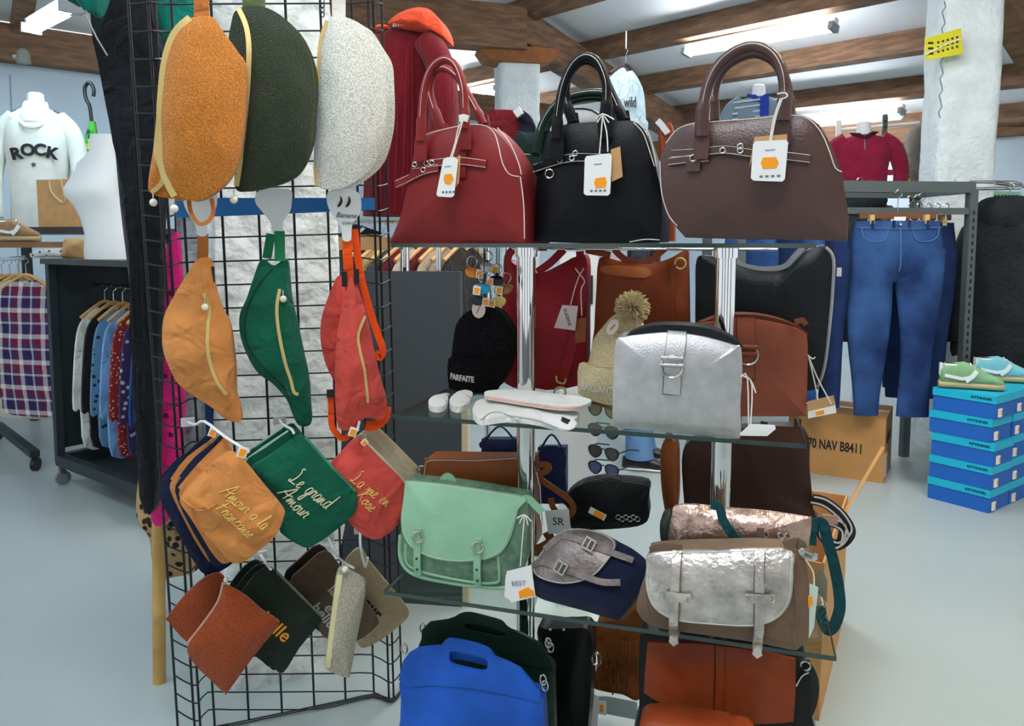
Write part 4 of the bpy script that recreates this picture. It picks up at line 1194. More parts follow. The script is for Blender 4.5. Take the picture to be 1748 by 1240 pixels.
ol = D1([(10, 690), (40, 560), (90, 490), (150, 430), (230, 430), (300, 490), (330, 600), (330, 690), (320, 760), (300, 900), (150, 905), (30, 870), (-32, 840), (-30, 760), (-25, 700)])
b = Puff(F.poly(ol), tb=.05, bf=.03); b.build('crown', OATK, t)
mb = MB(); b.patch(mb, F.poly(D1([(-32, 682), (60, 695), (200, 700), (335, 690), (335, 690), (300, 905), (300, 905), (150, 905), (30, 875), (-38, 840), (-38, 840)])), .004, .006); mb.build('cuff', OATK, t)
a = F.uv(*D1([(75, 808)])[0]); text_on(b, 'lettering', 'BRILLANTE', .024, WHITETH, t, a[0], a[1], -5, .012, .0008, sx=.72)
c = F.p3(*D1([(245, 390)])[0], .0); mb = MB()
for k in range(420):
    d = Vector((random.gauss(0, 1), random.gauss(0, 1), random.gauss(0, 1))).normalized(); mb.tube([c, c + d * random.uniform(.036, .043)], [.0022, .0012], 4)
mb.build('pompom', OATK, t)['kind'] = 'stuff'
mb = MB(); u, v = F.uv(*D1([(152, 482)])[0]); o_ = [(u + .013 * math.cos(k * .5236) + .005 * math.sin(k * .5236), v + .018 * math.sin(k * .5236)) for k in range(12)]; mb.plate(o_, -.04, -.0385); tg = mb.build('round_tag', mat('blush_card', (240, 218, 200), .7), t, smooth=False)
mb = MB(); mb.tube([(u - .005, -.041, v - .006), (u + .006, -.041, v + .006)], .0008, 4); mb.build('print', INK, tg)

# white liner socks and their packs lying on the glass
SOCK = cloth('white_sock', (232, 230, 222), .04)
def flat_pack(name, label, ol, m, h, cat, group, z=0.0, bf=.008):
    pts = [onz(x, y, ZS[1] + z) for x, y in ol]
    c = sum(pts, Vector()) / len(pts)
    F = Frame(c, YAW, flat=True)
    t = thing(name, label, cat, F, group)
    o = [(v.x, v.z) for v in (F.inv @ p for p in pts)]
    b = Puff(o, tb=h, bf=bf, bb=0.0, y0=-h, wr=.003, wf=25); b.build('body', m, t)
    return t, b, F
G = 'white sock packs on the middle shelf'
flat_pack('sock', 'left rounded white sock toe at the shelf corner', D8([(285, 905), (315, 880), (370, 875), (388, 890), (372, 930), (335, 945), (293, 935)]), SOCK, .012, 'sock', G)
flat_pack('sock', 'second rounded white sock toe beside the packs', D8([(398, 900), (440, 862), (490, 855), (518, 872), (496, 920), (450, 945), (404, 935)]), SOCK, .014, 'sock', G)
t, b, F = flat_pack('sock_pack', 'lower white sock pack at the front of the middle shelf', D8([(520, 945), (560, 905), (700, 900), (900, 935), (1070, 975), (1060, 1010), (1010, 1045), (940, 1035), (850, 1012), (700, 998), (570, 1012), (525, 985)]), SOCK, .014, 'socks', G)
mb = MB(); b.cord(mb, [(v.x, v.z) for v in (F.inv @ onz(x, y, ZS[1] + .02) for x, y in D8([(560, 970), (620, 945), (720, 950), (860, 975), (960, 1010)]))], .0015, .001); mb.build('seam', mat('sock_seam', (170, 168, 160), .9), t)
mb = MB(); b.patch(mb, [(v.x, v.z) for v in (F.inv @ onz(x, y, ZS[1] + .02) for x, y in D8([(890, 950), (1060, 975), (1030, 1020), (900, 985)]))], .0008, .0008); pk = mb.build('paper_band', CARD, t)
mb = MB(); b.patch(mb, [(v.x, v.z) for v in (F.inv @ onz(x, y, ZS[1] + .02) for x, y in D8([(990, 968), (1035, 975), (1020, 995), (985, 985)]))], .002, .0006, raw=True); mb.build('print', INK, pk)
t, b, F = flat_pack('sock_pack', 'upper white sock pack with pink edge lying across the lower one', D8([(585, 870), (600, 845), (760, 840), (900, 858), (1090, 880), (1145, 900), (1090, 930), (980, 935), (800, 910), (650, 885)]), SOCK, .008, 'socks', G, .026)
mb = MB(); mb.tube([p_ + Vector((0, -.004, 0)) for p_ in crom([F.inv @ onz(x, y, ZS[1] + .03) for x, y in D8([(590, 872), (700, 890), (860, 915), (1000, 930), (1090, 925)])], 3, False)], .003, 6); mb.build('pink_edge', cloth('pink_edge', (224, 176, 160)), t)
t, b, F = flat_pack('sock_pack', 'rear flat white sock pack with black print beside the beanie', D8([(780, 832), (830, 826), (890, 835), (925, 850), (905, 866), (830, 860), (785, 848)]), CARD, .006, 'socks', G, 0, .002)
mb = MB(); b.patch(mb, [(v.x, v.z) for v in (F.inv @ onz(x, y, ZS[1] + .008) for x, y in D8([(820, 840), (870, 842), (862, 850), (824, 849)]))], .0006, .0006, raw=True); mb.build('print', INK, t)
t, b, F = flat_pack('price_sign', 'small pale blue price card at the back left of the middle shelf', D8([(330, 858), (372, 846), (396, 852), (350, 864)]), mat('pale_blue_card', (190, 210, 226), .6), .003, 'card', None, 0, .001)

# silver and terracotta vanity bags
SILV = mat('silver_leather', (196, 194, 194), .42, metal=.75, bump=.6, bscale=330, var=.08, vscale=40, dist=.0015)
TERR = leather('terracotta_leather', (146, 78, 58), .45, .15)
def vanity(label, F, ol, lipol, m, lipm, strap_x, ringc, tail, tb=.10, bf=.02):
    t = thing('vanity_bag', label, 'bag', F, 'vanity bags on the middle shelf')
    b = Puff(F.poly(ol), tb=tb, bf=bf, bb=.02, power=3.2, wr=.004, wf=8); b.build('body', m, t)
    l = Puff(F.poly(lipol), tb=tb * .7, bf=.0, bb=.0, y0=.014); l.build('zip_top', lipm, t)
    mb = MB(); b.strip(mb, F.poly(strap_x), .036, .004, .005); s = mb.build('flap_strap', m, t)
    mb = MB(); b.strip(mb, F.poly(tail), .033, .003, .004); mb.build('strap_tail', m, t)
    DK = mat('strap_edge_' + m.name, tuple(int(c_ * .35) for c_ in ((196, 194, 194) if 'silver' in m.name else (146, 78, 58))), .6)
    for pth, w_ in ((strap_x, .018), (tail, .0165)):
        for dx_ in (-w_, w_):
            mb = MB(); b.cord(mb, [(x_ + dx_, z_) for x_, z_ in F.poly(pth)], .0009, .0045, 4, 4); mb.build('strap_edge', DK, t)
    e_ = F.poly(tail)[-1]; mb = MB(); b.cord(mb, [(e_[0] - .0165, e_[1]), (e_[0], e_[1] - .001), (e_[0] + .0165, e_[1])], .0009, .0045, 4, 4); mb.build('strap_edge', DK, t)
    u, v = F.uv(*ringc); y = b.y(u, v) - .010
    mb = MB(); ring(mb, (u, y, v), .021, .0026, 20); mb.build('d_ring', SILVERM, t)
    for dv in (.018, .004):
        mb = MB(); mb.tube([(u - .021, y - .003, v + dv), (u + .021, y - .003, v + dv)], .0042, 8); mb.build('buckle_bar', m, t)
    return t, b
q = onshelf(1, 1330, 713)
F = Frame(q, -12)
t, b = vanity('terracotta leather vanity bag behind the silver one', F, D1([(590, 490), (700, 460), (800, 450), (920, 455), (1050, 480), (1150, 515), (1172, 560), (1174, 700), (1165, 945), (1150, 962), (870, 964), (600, 955), (570, 900), (570, 600)]),
    D1([(590, 488), (700, 440), (800, 428), (920, 432), (1050, 460), (1160, 510), (1165, 540), (900, 500), (650, 500)]), TERR, leather('terracotta_dark', (110, 54, 30), .45), D1([(845, 440), (845, 520), (848, 590)]), D1([(850, 632)])[0], D1([(845, 650), (850, 760)]), .09, .012)
card_tag(t, F, D1([(1175, 940), (1320, 905), (1325, 945), (1175, 975)]), -.02, CARD, D1([(1215, 940), (1260, 930), (1262, 952), (1218, 960)]), [D1([(1180, 650), (1230, 770), (1300, 900)]), D1([(1180, 650), (1210, 780), (1230, 880)]), D1([(1175, 640), (1200, 660), (1215, 650)])], lines=False)
card_tag(t, F, D1([(1175, 885), (1310, 852), (1322, 905), (1175, 940)]), -.016, KRAFT, lines=False)
mb = MB(); mb.ribbon(F.path(D1([(1105, 465), (1150, 455), (1165, 480)]), -.004), .012, .004); mb.build('zip_tab', TERR, t)
q = onshelf(1, 1150, 738)
F = Frame(q, -14)
t, b = vanity('metallic silver vanity bag at the front of the middle shelf', F, D1([(160, 570), (200, 545), (330, 528), (430, 522), (560, 532), (680, 557), (790, 590), (822, 605), (828, 750), (818, 900), (820, 1060), (785, 1082), (650, 1068), (450, 1052), (250, 1032), (152, 1016), (142, 900), (146, 750)]),
    D1([(205, 548), (330, 492), (510, 486), (680, 512), (800, 572), (826, 605), (700, 575), (500, 545), (330, 545)]), SILV, leather('charcoal_lining', (30, 32, 34), .5), D1([(483, 512), (478, 580), (470, 640)]), D1([(458, 690)])[0], D1([(456, 690), (460, 760), (455, 835)]), .10, .022)
card_tag(t, F, D1([(815, 1055), (870, 1005), (1000, 1010), (1005, 1030), (960, 1068), (820, 1066)]), -.016, CARD, None, [D1([(820, 755), (855, 760), (862, 1040)]), D1([(840, 755), (880, 800), (870, 1040)]), D1([(830, 750), (870, 770), (900, 840)])], lines=False)

# ---------------------------------------------------------------- lower shelf: satchels
def satchel(name, label, F, ol, m, tb, bf, flap=None, fm=None, straps=(), sm=None, sw=.02, grp='satchels on the lower shelf', edge=True, **k):
    t = thing(name, label, 'bag', F, grp)
    b = Puff(F.poly(ol), tb=tb, bf=bf, bb=.02, power=3.2, **k); b.build('body', m, t)
    fo = None
    if flap:
        mb = MB(); b.patch(mb, F.poly(flap), .003, .005, 4); fo = mb.build('flap', fm, t)
        mb = MB(); fl = F.poly(flap); c_ = Vector((sum(p[0] for p in fl) / len(fl), sum(p[1] for p in fl) / len(fl)))
        ins = [tuple(c_ + (Vector(p) - c_) * .965) for p in fl]; b.cord(mb, ins + [ins[0]], .0009, .0085, 3, 4); mb.build('stitching', mat('flap_stitch_' + name, tuple(min(255, v + 30) for v in (sm or (150, 150, 150))) if isinstance(sm, tuple) else (200, 205, 195), .8), fo)
    return t, b, fo
MINT = leather('mint_leather', (150, 196, 160), .5, .3, 120, .10)
SNAKE = mat('mint_snake_leather', (88, 122, 98), .45, bump=.5, bscale=90, col2=(122, 152, 126), vscale=60)
BRC = leather('tan_brown_leather', (138, 76, 34), .38)
q = onshelf(2, 840, 960); F = Frame(q, -14)
t, b, fo = satchel('satchel', 'tan brown leather satchel behind the mint green one', F, D3([(290, 170), (330, 150), (500, 152), (700, 155), (920, 155), (925, 155), (935, 260), (930, 500), (925, 690), (600, 690), (320, 680), (280, 500), (275, 300)]), BRC, .07, .012, D3([(295, 175), (330, 148), (600, 150), (920, 152), (930, 350), (925, 520), (600, 540), (290, 500)]), BRC)
mb = MB(); mb.ribbon(crom(F.path(D3([(930, 190), (1010, 185), (1020, 215), (960, 250), (1000, 290), (1060, 330), (1150, 400), (1165, 460), (1110, 490), (1050, 440), (1035, 380)]), -.02), 4, False), .014, .003); mb.build('strap', BRC, t)
mb = MB(); mb.ribbon(crom(F.path(D3([(905, 420), (925, 560), (915, 640), (930, 690), (1030, 640), (1010, 580)]), -.01), 4, False), .022, .003); mb.build('strap', leather('brown_strap', (120, 66, 34)), t)
mb = MB(); ring(mb, F.p3(*D3([(275, 220)])[0], -.004), .012, .002); mb.build('ring', SILVERM, t)
card_tag(t, F, D3([(1000, 455), (1140, 445), (1155, 590), (1020, 590)]), -.03, CARD, None, [D3([(970, 300), (975, 400), (985, 540)]), D3([(950, 230), (965, 300)])], lines=False, text='SR', tsize=.026)
q = onshelf(2, 790, 1003); F = Frame(q, -13)
ol = D3([(195, 300), (215, 282), (400, 298), (600, 325), (850, 370), (900, 395), (895, 600), (880, 780), (800, 900), (760, 918), (560, 905), (400, 880), (250, 845), (170, 790), (142, 720), (150, 620), (165, 480)])
t, b, fo = satchel('satchel', 'mint green leather satchel with snake print front on the lower shelf', F, ol, SNAKE, .05, .02,
    D3([(185, 290), (205, 278), (400, 295), (620, 325), (880, 372), (850, 440), (820, 560), (780, 650), (720, 700), (620, 722), (480, 728), (350, 705), (230, 650), (175, 580), (160, 500), (175, 380)]), MINT)
for pth_, r_ in ((D3([(150, 600), (148, 710), (180, 790), (260, 838), (420, 872), (560, 892), (740, 905), (790, 880), (800, 800)]), .005), (D3([(192, 640), (195, 760), (300, 810), (480, 850), (620, 872), (720, 868), (740, 830), (735, 700)]), .0035)):
    mb = MB(); b.cord(mb, F.poly(pth_), r_, .0, 4, 8); mb.build('piping', MINT, t)
for x0, y0, y1 in ((272, 535, 815), (622, 590, 880)):
    pth = D3([(x0 + 5, y0), (x0, (y0 + y1) / 2), (x0 - 5, y1)]); mb = MB(); b.strip(mb, F.poly(pth), .016, .010, .005); s = mb.build('buckle_strap', MINT, t)
    u, v = F.uv(*D3([(x0 + 8, y0 + 45)])[0]); mb = MB(); ring(mb, (u, b.y(u, v) - .017, v), .0125, .0022, 18); mb.build('ring', SILVERM, s)
    for yy in (.62, .86):
        u, v = F.uv(*D3([(x0 - 2, y0 + (y1 - y0) * yy)])[0]); mb = MB(); ring(mb, (u, b.y(u, v) - .0135, v), .0015, .0013, 8); mb.build('hole', INK, s)
mb = MB(); mb.ribbon(crom(F.path(D3([(390, 290), (410, 258), (440, 255), (475, 300)]), .03), 4, False), .014, .004); mb.build('handle', MINT, t)
mb = MB(); mb.ribbon(crom(F.path(D3([(850, 400), (900, 385), (950, 430), (985, 465)]), .0), 4, False), .016, .004); mb.build('side_strap', MINT, t)
mb = MB()
for x_ in (800, 840, 880): mb.tube(F.path(D3([(x_, 560), (x_ - 5, 820)]), .01 + (x_ - 800) * .0005), .004, 6)
mb.build('gusset_fold', MINT, t)
card_tag(t, F, D3([(775, 812), (920, 775), (945, 960), (800, 995)]), -.085, CARD, D3([(845, 930), (900, 905), (935, 930), (940, 955), (850, 972)]), [D3([(880, 480), (870, 600), (855, 780)]), D3([(835, 500), (880, 480), (920, 520)]), D3([(850, 530), (880, 480), (900, 540)])], lines=False)
q = F.p3(*D3([(845, 885)])[0], -.088); text_mesh('lettering', 'BEST', .015, mat('tag_grey_ink', (150, 150, 175), .8), t, Matrix.Translation(q) @ Matrix.Rotation(math.radians(-8), 4, 'Y') @ Matrix.Rotation(math.pi / 2, 4, 'X'), .0003)
card_tag(t, F, D3([(770, 830), (790, 815), (800, 985), (762, 960)]), -.08, CARD, lines=False)

# navy satchel with pewter flap, leaning
PEW = mat('pewter_leather', (128, 116, 112), .42, metal=.55, bump=.5, bscale=150, var=.25, vscale=40)
NAVS = mat('navy_suede', (20, 26, 52), .95, bump=.4, bscale=300, var=.2, vscale=14, spec=.1, sheen=.2)
q = onshelf(2, 1000, 1045) + Vector((0, 0, .105)); F = Frame(q, -20, tilt=-28)
ol = D3([(890, 850), (940, 770), (1010, 660), (1100, 580), (1200, 558), (1340, 590), (1440, 640), (1530, 690), (1600, 760), (1600, 850), (1540, 960), (1450, 1080), (1400, 1095), (1250, 1050), (1100, 1010), (970, 970), (900, 910)])
t, b, fo = satchel('satchel', 'small navy suede satchel with pewter flap lying on the lower shelf', F, ol, NAVS, .02, .03,
    D3([(930, 790), (1000, 680), (1090, 590), (1200, 562), (1340, 588), (1420, 640), (1420, 700), (1380, 770), (1320, 840), (1240, 880), (1130, 895), (1030, 875), (960, 840)]), PEW)
for pth, bk in ((D3([(1010, 690), (1100, 620), (1180, 625), (1290, 670), (1400, 710), (1530, 755)]), (1285, 668)), (D3([(930, 790), (1000, 765), (1120, 805), (1250, 850), (1360, 885), (1460, 885)]), (1125, 805))):
    mb = MB(); b.strip(mb, F.poly(pth), .013, .011, .004); s = mb.build('buckle_strap', PEW, t)
    u, v = F.uv(*D3([bk])[0]); y = b.y(u, v) - .020; R_ = Matrix.Rotation(math.radians(22), 3, 'Y')
    mb = MB()
    for a_, c_ in (((-.011, 0), (.003, .022)), ((.011, 0), (.003, .022)), ((0, .011), (.025, .003)), ((0, -.011), (.025, .003)), ((0, 0), (.003, .022))):
        mb.box(Vector((u, y, v)) + R_ @ Vector((a_[0], 0, a_[1])), (c_[0], .004, c_[1]), R_)
    mb.build('buckle', SILVERM, s, smooth=False)
# black pouch behind
q = onshelf(2, 1040, 960); F = Frame(q + Vector((0, 0, .10)), -14)
t = thing('black_pouch', 'black fabric pouch with orange price tag above the navy satchel', 'bag', F)
b = Puff(F.poly(D3([(1110, 390), (1200, 310), (1340, 280), (1420, 285), (1600, 310), (1605, 400), (1600, 520), (1450, 560), (1160, 560), (1150, 470)])), tb=.06, bf=.025, wr=.012, wf=14); b.build('body', cloth('black_nylon', (20, 22, 24), .2, 8, rough=.6), t)
mb = MB(); b.strip(mb, F.poly(D3([(1150, 450), (1300, 470), (1450, 480), (1590, 470)])), .004, .002, .003); mb.build('zip', BLACKPL, t)
u, v = F.uv(*D3([(1318, 447)])[0]); R_ = Matrix.Rotation(math.radians(24), 3, 'Y')
mb = MB(); mb.box((u, -.032, v), (.042, .0015, .016), R_); c_ = mb.build('price_tag', CARD, t, smooth=False); mb = MB(); mb.box((u + .004, -.0335, v - .002), (.026, .0015, .0145), R_); mb.build('sticker', ORANGE, c_, smooth=False)
mb = MB()
for k in range(6):
    u, v = F.uv(*D3([(1440 + k * 22, 470 + (k % 2) * 10)])[0]); ring(mb, (u, -.030, v), .006, .0015, 8)
mb.build('chain', SILVERM, t)['kind'] = 'stuff'

# rose gold roll bag behind, and the big metallic satchel in front
ROSE = mat('rose_gold_leather', (206, 172, 158), .28, metal=.85, bump=.9, bscale=60, var=.28, vscale=26, dist=.004)
SILF = mat('crinkled_silver_leather', (196, 188, 180), .34, metal=.8, bump=.9, bscale=90, var=.3, vscale=22, dist=.003)
TAUP = mat('taupe_suede', (112, 90, 72), .92, bump=.3, bscale=260, var=.15, vscale=10, spec=.15, sheen=.15)
TEALS = cloth('teal_webbing', (22, 72, 78))
q = onshelf(2, 1260, 1060); F = Frame(q, -17)
t = thing('satchel', 'rose gold metallic satchel lying behind the silver flap one', 'bag', F, 'satchels on the lower shelf')
b = Puff(F.poly(D4([(318, 290), (420, 280), (600, 300), (850, 320), (1090, 355), (1120, 370), (1110, 480), (1080, 560), (900, 640), (600, 640), (340, 620), (280, 540), (285, 420), (300, 340)])), tb=.006, bf=.025, bb=.003, power=3.0, wr=.008, wf=14); b.build('body', ROSE, t)
mb = MB(); b.strip(mb, F.poly(D4([(490, 285), (470, 350), (465, 450), (480, 540)])), .016, .003, .003); mb.build('band', ROSE, t)
mb = MB(); mb.ribbon(crom(F.path(D4([(530, 280), (580, 300), (600, 370), (650, 450), (740, 540)]), -.045), 4, False), .018, .003); mb.build('strap', TEALS, t)
mb = MB(); mb.ribbon(crom(F.path(D4([(820, 420), (822, 470), (822, 530)]), -.045), 3, False), .014, .003); mb.build('keeper', TAUP, t)
for p_ in ((845, 425), (935, 440), (975, 445)):
    u, v = F.uv(*D4([p_])[0]); mb = MB(); ring(mb, (u, b.y(u, v) - .004, v), .006, .002, 10); mb.build('rivet', SILVERM, t)
mb = MB(); b2 = Puff(F.poly(D4([(225, 400), (265, 370), (285, 390), (280, 540), (230, 520)])), tb=.05, bf=.01, y0=.02); b2.build('side_pocket', leather('dark_green_side', (44, 58, 54)), t)
q = onshelf(2, 1240, 1107); F = Frame(q, -16)
ol = D4([(165, 590), (175, 560), (330, 545), (560, 540), (800, 535), (1000, 550), (1070, 580), (1100, 700), (1110, 900), (1095, 1060), (1050, 1125), (1000, 1135), (800, 1095), (500, 1050), (280, 1018), (160, 985), (100, 920), (92, 860), (130, 740)])
t, b, fo = satchel('satchel', 'large taupe satchel with crinkled silver flap at the front of the lower shelf', F, ol, TAUP, .05, .03,
    D4([(165, 565), (330, 545), (560, 540), (800, 532), (1000, 545), (1008, 640), (1005, 740), (985, 830), (930, 895), (840, 935), (720, 948), (540, 940), (360, 925), (250, 890), (180, 830), (150, 740), (152, 640)]), SILF)
for x0, xe, ye, yb in ((332, 313, 1092, 768), (812, 800, 1162, 772)):
    pth = D4([(x0 + 3, 540), (x0 - 4, 700), (xe + 8, 880), (xe, ye - 30)]); mb = MB(); b.strip(mb, F.poly(pth), .0185, .013, .005, 6); s = mb.build('buckle_strap', SILF, t)
    for dx_ in (-.0086, .0086):
        mb = MB(); b.cord(mb, [(x_ + dx_, z_) for x_, z_ in F.poly(pth)], .0009, .0155, 6, 4); mb.build('stitching', mat('dark_silver_thread', (92, 86, 82), .8), s)
    u, v = F.uv(*D4([(xe, ye - 30)])[0]); y = b.y(u, v) - .012
    mb = MB(); mb.plate([(u - .0092, v + .004), (u + .0092, v + .004), (u + .0092, v - .004), (u, v - .012), (u - .0092, v - .004)], y - .002, y + .002); mb.build('strap_tip', SILF, s, smooth=False)
    mb = MB(); b.strip(mb, F.poly(D4([(x0 - 82, yb - 5), (x0, yb), (x0 + 84, yb + 5)])), .016, .019, .004); k_ = mb.build('keeper', SILF, s)
    for dx in (-66, 68):
        u, v = F.uv(*D4([(x0 + dx, yb + dx * .06)])[0]); mb = MB(); ring(mb, (u, b.y(u, v) - .0225, v), .003, .0016, 10); mb.build('rivet', SILVERM, s)
for pth in (D4([(1000, 560), (1012, 700), (1030, 900), (1010, 1040), (1025, 1110)]), D4([(165, 640), (150, 760), (170, 920), (210, 990)])):
    mb = MB(); b.cord(mb, F.poly(pth), .003, .0); mb.build('seam', TAUP, t)
mb = MB(); mb.ribbon(crom(F.path(D4([(180, 560), (250, 535), (360, 545)]), .0), 3, False), .02, .004); mb.ribbon(crom(F.path(D4([(960, 525), (1040, 505), (1065, 550), (1030, 600)]), .0), 3, False), .02, .004); mb.build('strap_end', TAUP, t)
mb = MB(); mb.tube(crom(F.path(D4([(1060, 545), (1140, 575), (1130, 600), (1070, 575)]), -.01), 3), .005, 6, True); mb.build('buckle', SILVERM, t)
card_tag(t, F, D4([(1108, 745), (1160, 770), (1135, 1000), (1105, 1070)]), .0, mat('mint_card', (196, 212, 200), .7), D4([(1100, 815), (1128, 825), (1128, 870), (1102, 890)]), [D4([(1080, 600), (1130, 680), (1135, 760)])], lines=False)
card_tag(t, F, D4([(1140, 700), (1180, 650), (1215, 730), (1210, 860), (1150, 790)]), .03, mat('olive_card', (120, 116, 96), .8), lines=False)
# teal shoulder strap hanging off the end and rolled striped strap
F = Frame(P(1420, 1075, 1.62), -16)
t = thing('shoulder_strap', 'dark teal shoulder strap looping down off the lower shelf', 'strap', F)
mb = MB(); mb.ribbon(crom(F.path(D4([(1115, 520), (1120, 440), (1150, 390), (1190, 400), (1215, 500), (1250, 620), (1280, 780), (1285, 900), (1250, 1000), (1215, 1020), (1185, 960), (1160, 880)]), 0), 5, False), .024, .003); mb.build('webbing', TEALS, t)
F = Frame(P(1420, 930, 1.74), -16)
t = thing('striped_strap', 'rolled black and white striped bag strap at the shelf end', 'strap', F)
mb = MB(); mb2 = MB()
pts = crom(F.path(D4([(1125, 250), (1200, 270), (1290, 340), (1345, 430), (1320, 490), (1260, 520), (1200, 480), (1180, 420), (1230, 380), (1310, 420), (1300, 510)]), 0), 5, False)
mb.ribbon(pts, .026, .004); mb.build('webbing', BLACKPL, t)
for dz in (.007, -.007): mb2.ribbon([p_ + Vector((dz * .5, -.003, dz)) for p_ in pts], .004, .002)
mb2.build('stripe', WHITETH, t)['kind'] = 'stuff'
mb = MB(); mb.box(F.p3(*D4([(1228, 368)])[0], -.012), (.034, .008, .02)); mb.build('slider', mat('pale_copper', (206, 160, 140), .4, metal=.5), t, smooth=False)

# ---------------------------------------------------------------- base: totes and satchels under the lower shelf
BLUE = leather('cobalt_leather', (30, 84, 176), .45, .3, 160, .28)
GRNL = leather('forest_leather', (22, 40, 30), .32, .3, 160)
def cutout_tote(label, F, bodyol, handle_outer, handle_inner, m, tb, ringp):
    t = thing('tote_bag', label, 'bag', F, 'tote bags below the lower shelf')
    bo = F.poly(bodyol); zt_ = sorted(p[1] for p in bo)[-3]
    b = Puff(bo, tb=tb, bf=lambda z: .022 * max(0., min(1., (zt_ - z) / .16)) ** 1.3, bb=.004, power=3.0, wr=.0, wf=9); b.build('body', m, t)
    # grip: a plate with a hole, bridged between outer and inner outline
    for y in (0.0, tb * .55):
        dz_ = 0.0 if y == 0 else -.030
        o = [q_ + Vector((0, dz_)) for q_ in crom(F.poly(handle_outer, 0), 4)]; i = [q_ + Vector((0, dz_)) for q_ in crom(F.poly(handle_inner, 0), 4)]
        n = 48
        def res(pl):
            c = Vector(F.uv(*[sum(v) / len(handle_inner) for v in zip(*handle_inner)], 0)) + Vector((0, dz_))
            out = []
            for k in range(n):
                a = 2 * math.pi * k / n; d = Vector((math.cos(a), math.sin(a))); best = None
                for j in range(len(pl)):
                    A = pl[j] - c; B = pl[(j + 1) % len(pl)] - c; e = B - A
                    den = d.x * e.y - d.y * e.x
                    if abs(den) < 1e-12: continue
                    tt = (A.x * e.y - A.y * e.x) / den; uu = (A.x * d.y - A.y * d.x) / den
                    if tt > 0 and -1e-6 <= uu <= 1.000001 and (best is None or tt > best): best = tt
                out.append(c + d * (best or .001))
            return out
        O, I = res(o), res(i)
        th = .004; V = []; Fc = []
        for ring_, yy in ((O, y - th), (I, y - th), (O, y + th), (I, y + th)): V += [(p.x, yy, p.y) for p in ring_]
        for k in range(n):
            j = (k + 1) % n
            Fc += [(k, j, n + j, n + k), (2 * n + k, 3 * n + k, 3 * n + j, 2 * n + j), (k, 2 * n + k, 2 * n + j, j), (n + k, n + j, 3 * n + j, 3 * n + k)]
        mesh_obj('grip', V, Fc, m, t)
    for p_ in ringp:
        mb = MB(); ring(mb, F.p3(*p_, .01), .011, .0022, 14, sx=.6); mb.build('ring', SILVERM, t)
    return t, b
q = onz(860, 1330, ZS[3] + .0); 
F = Frame(Vector((P(840, 1240, 1.645).x, 1.645, ZS[3])), -14)
cutout_tote('dark green leather tote with cut-out grip behind the blue one', F,
    D5([(236, 500), (440, 480), (660, 500), (900, 545), (1112, 620), (1130, 760), (1140, 1100), (1150, 1430), (200, 1430), (220, 900), (232, 640)]),
    D5([(240, 440), (250, 360), (330, 312), (435, 308), (490, 275), (560, 262), (680, 290), (780, 320), (830, 370), (960, 420), (1060, 490), (1110, 580), (1116, 650), (900, 600), (660, 560), (240, 540)]),
    D5([(535, 340), (560, 330), (700, 350), (790, 375), (810, 400), (790, 430), (650, 400), (540, 375)]), GRNL, .03, D5([(245, 370), (1110, 500), (1095, 470)]))
F = Frame(Vector((P(830, 1240, 1.57).x, 1.57, ZS[3])), -14)
cutout_tote('cobalt blue leather tote with cut-out grip at the bottom', F,
    D5([(100, 720), (300, 690), (560, 710), (800, 760), (1040, 830), (1060, 900), (1070, 1100), (1085, 1500), (80, 1500), (92, 1000), (97, 850)]),
    D5([(102, 640), (130, 560), (200, 505), (300, 490), (365, 488), (400, 450), (450, 440), (600, 470), (700, 510), (745, 568), (860, 605), (930, 660), (980, 730), (1035, 775), (1044, 860), (800, 810), (560, 770), (300, 750), (100, 760)]),
    D5([(430, 530), (450, 520), (560, 540), (670, 570), (688, 600), (680, 645), (640, 655), (500, 625), (440, 605), (428, 580)]), BLUE, .04, D5([(120, 510), (1060, 720), (1072, 760)]))
# black bags in the middle
F = Frame(Vector((P(960, 1240, 1.78).x, 1.78, ZS[3])), -16)
t = thing('tote_bag', 'black leather bag standing right of the dark green tote', 'bag', F, 'tote bags below the lower shelf')
b = Puff(F.poly(D5([(1020, 400), (1100, 380), (1250, 370), (1380, 400), (1390, 700), (1360, 1100), (1330, 1300), (1100, 1300), (1100, 900)])), tb=.06, bf=.02); b.build('body', leather('black_bag_leather', (14, 15, 16), .35), t)
mb = MB()
for p_ in ((1110, 380), (1200, 380), (1090, 460), (1110, 490)): mb.ball(F.p3(*D5([p_])[0], -.03), .004, 8)
mb.build('studs', SILVERM, t)['kind'] = 'stuff'
mb = MB(); mb.tube(crom(F.path(D5([(1395, 560), (1430, 540), (1450, 580), (1440, 620), (1400, 610)]), -.03), 4), .003, 6, True); mb.build('clasp', SILVERM, t)
mb = MB(); mb.tube(F.path(D5([(1135, 580), (1145, 800), (1130, 1050), (1122, 1200)]), -.025), .003, 6); mb.build('zip', SILVERM, t)
F = Frame(Vector((P(930, 1010, 1.88).x, 1.88, ZS[2] - .03)), -14)
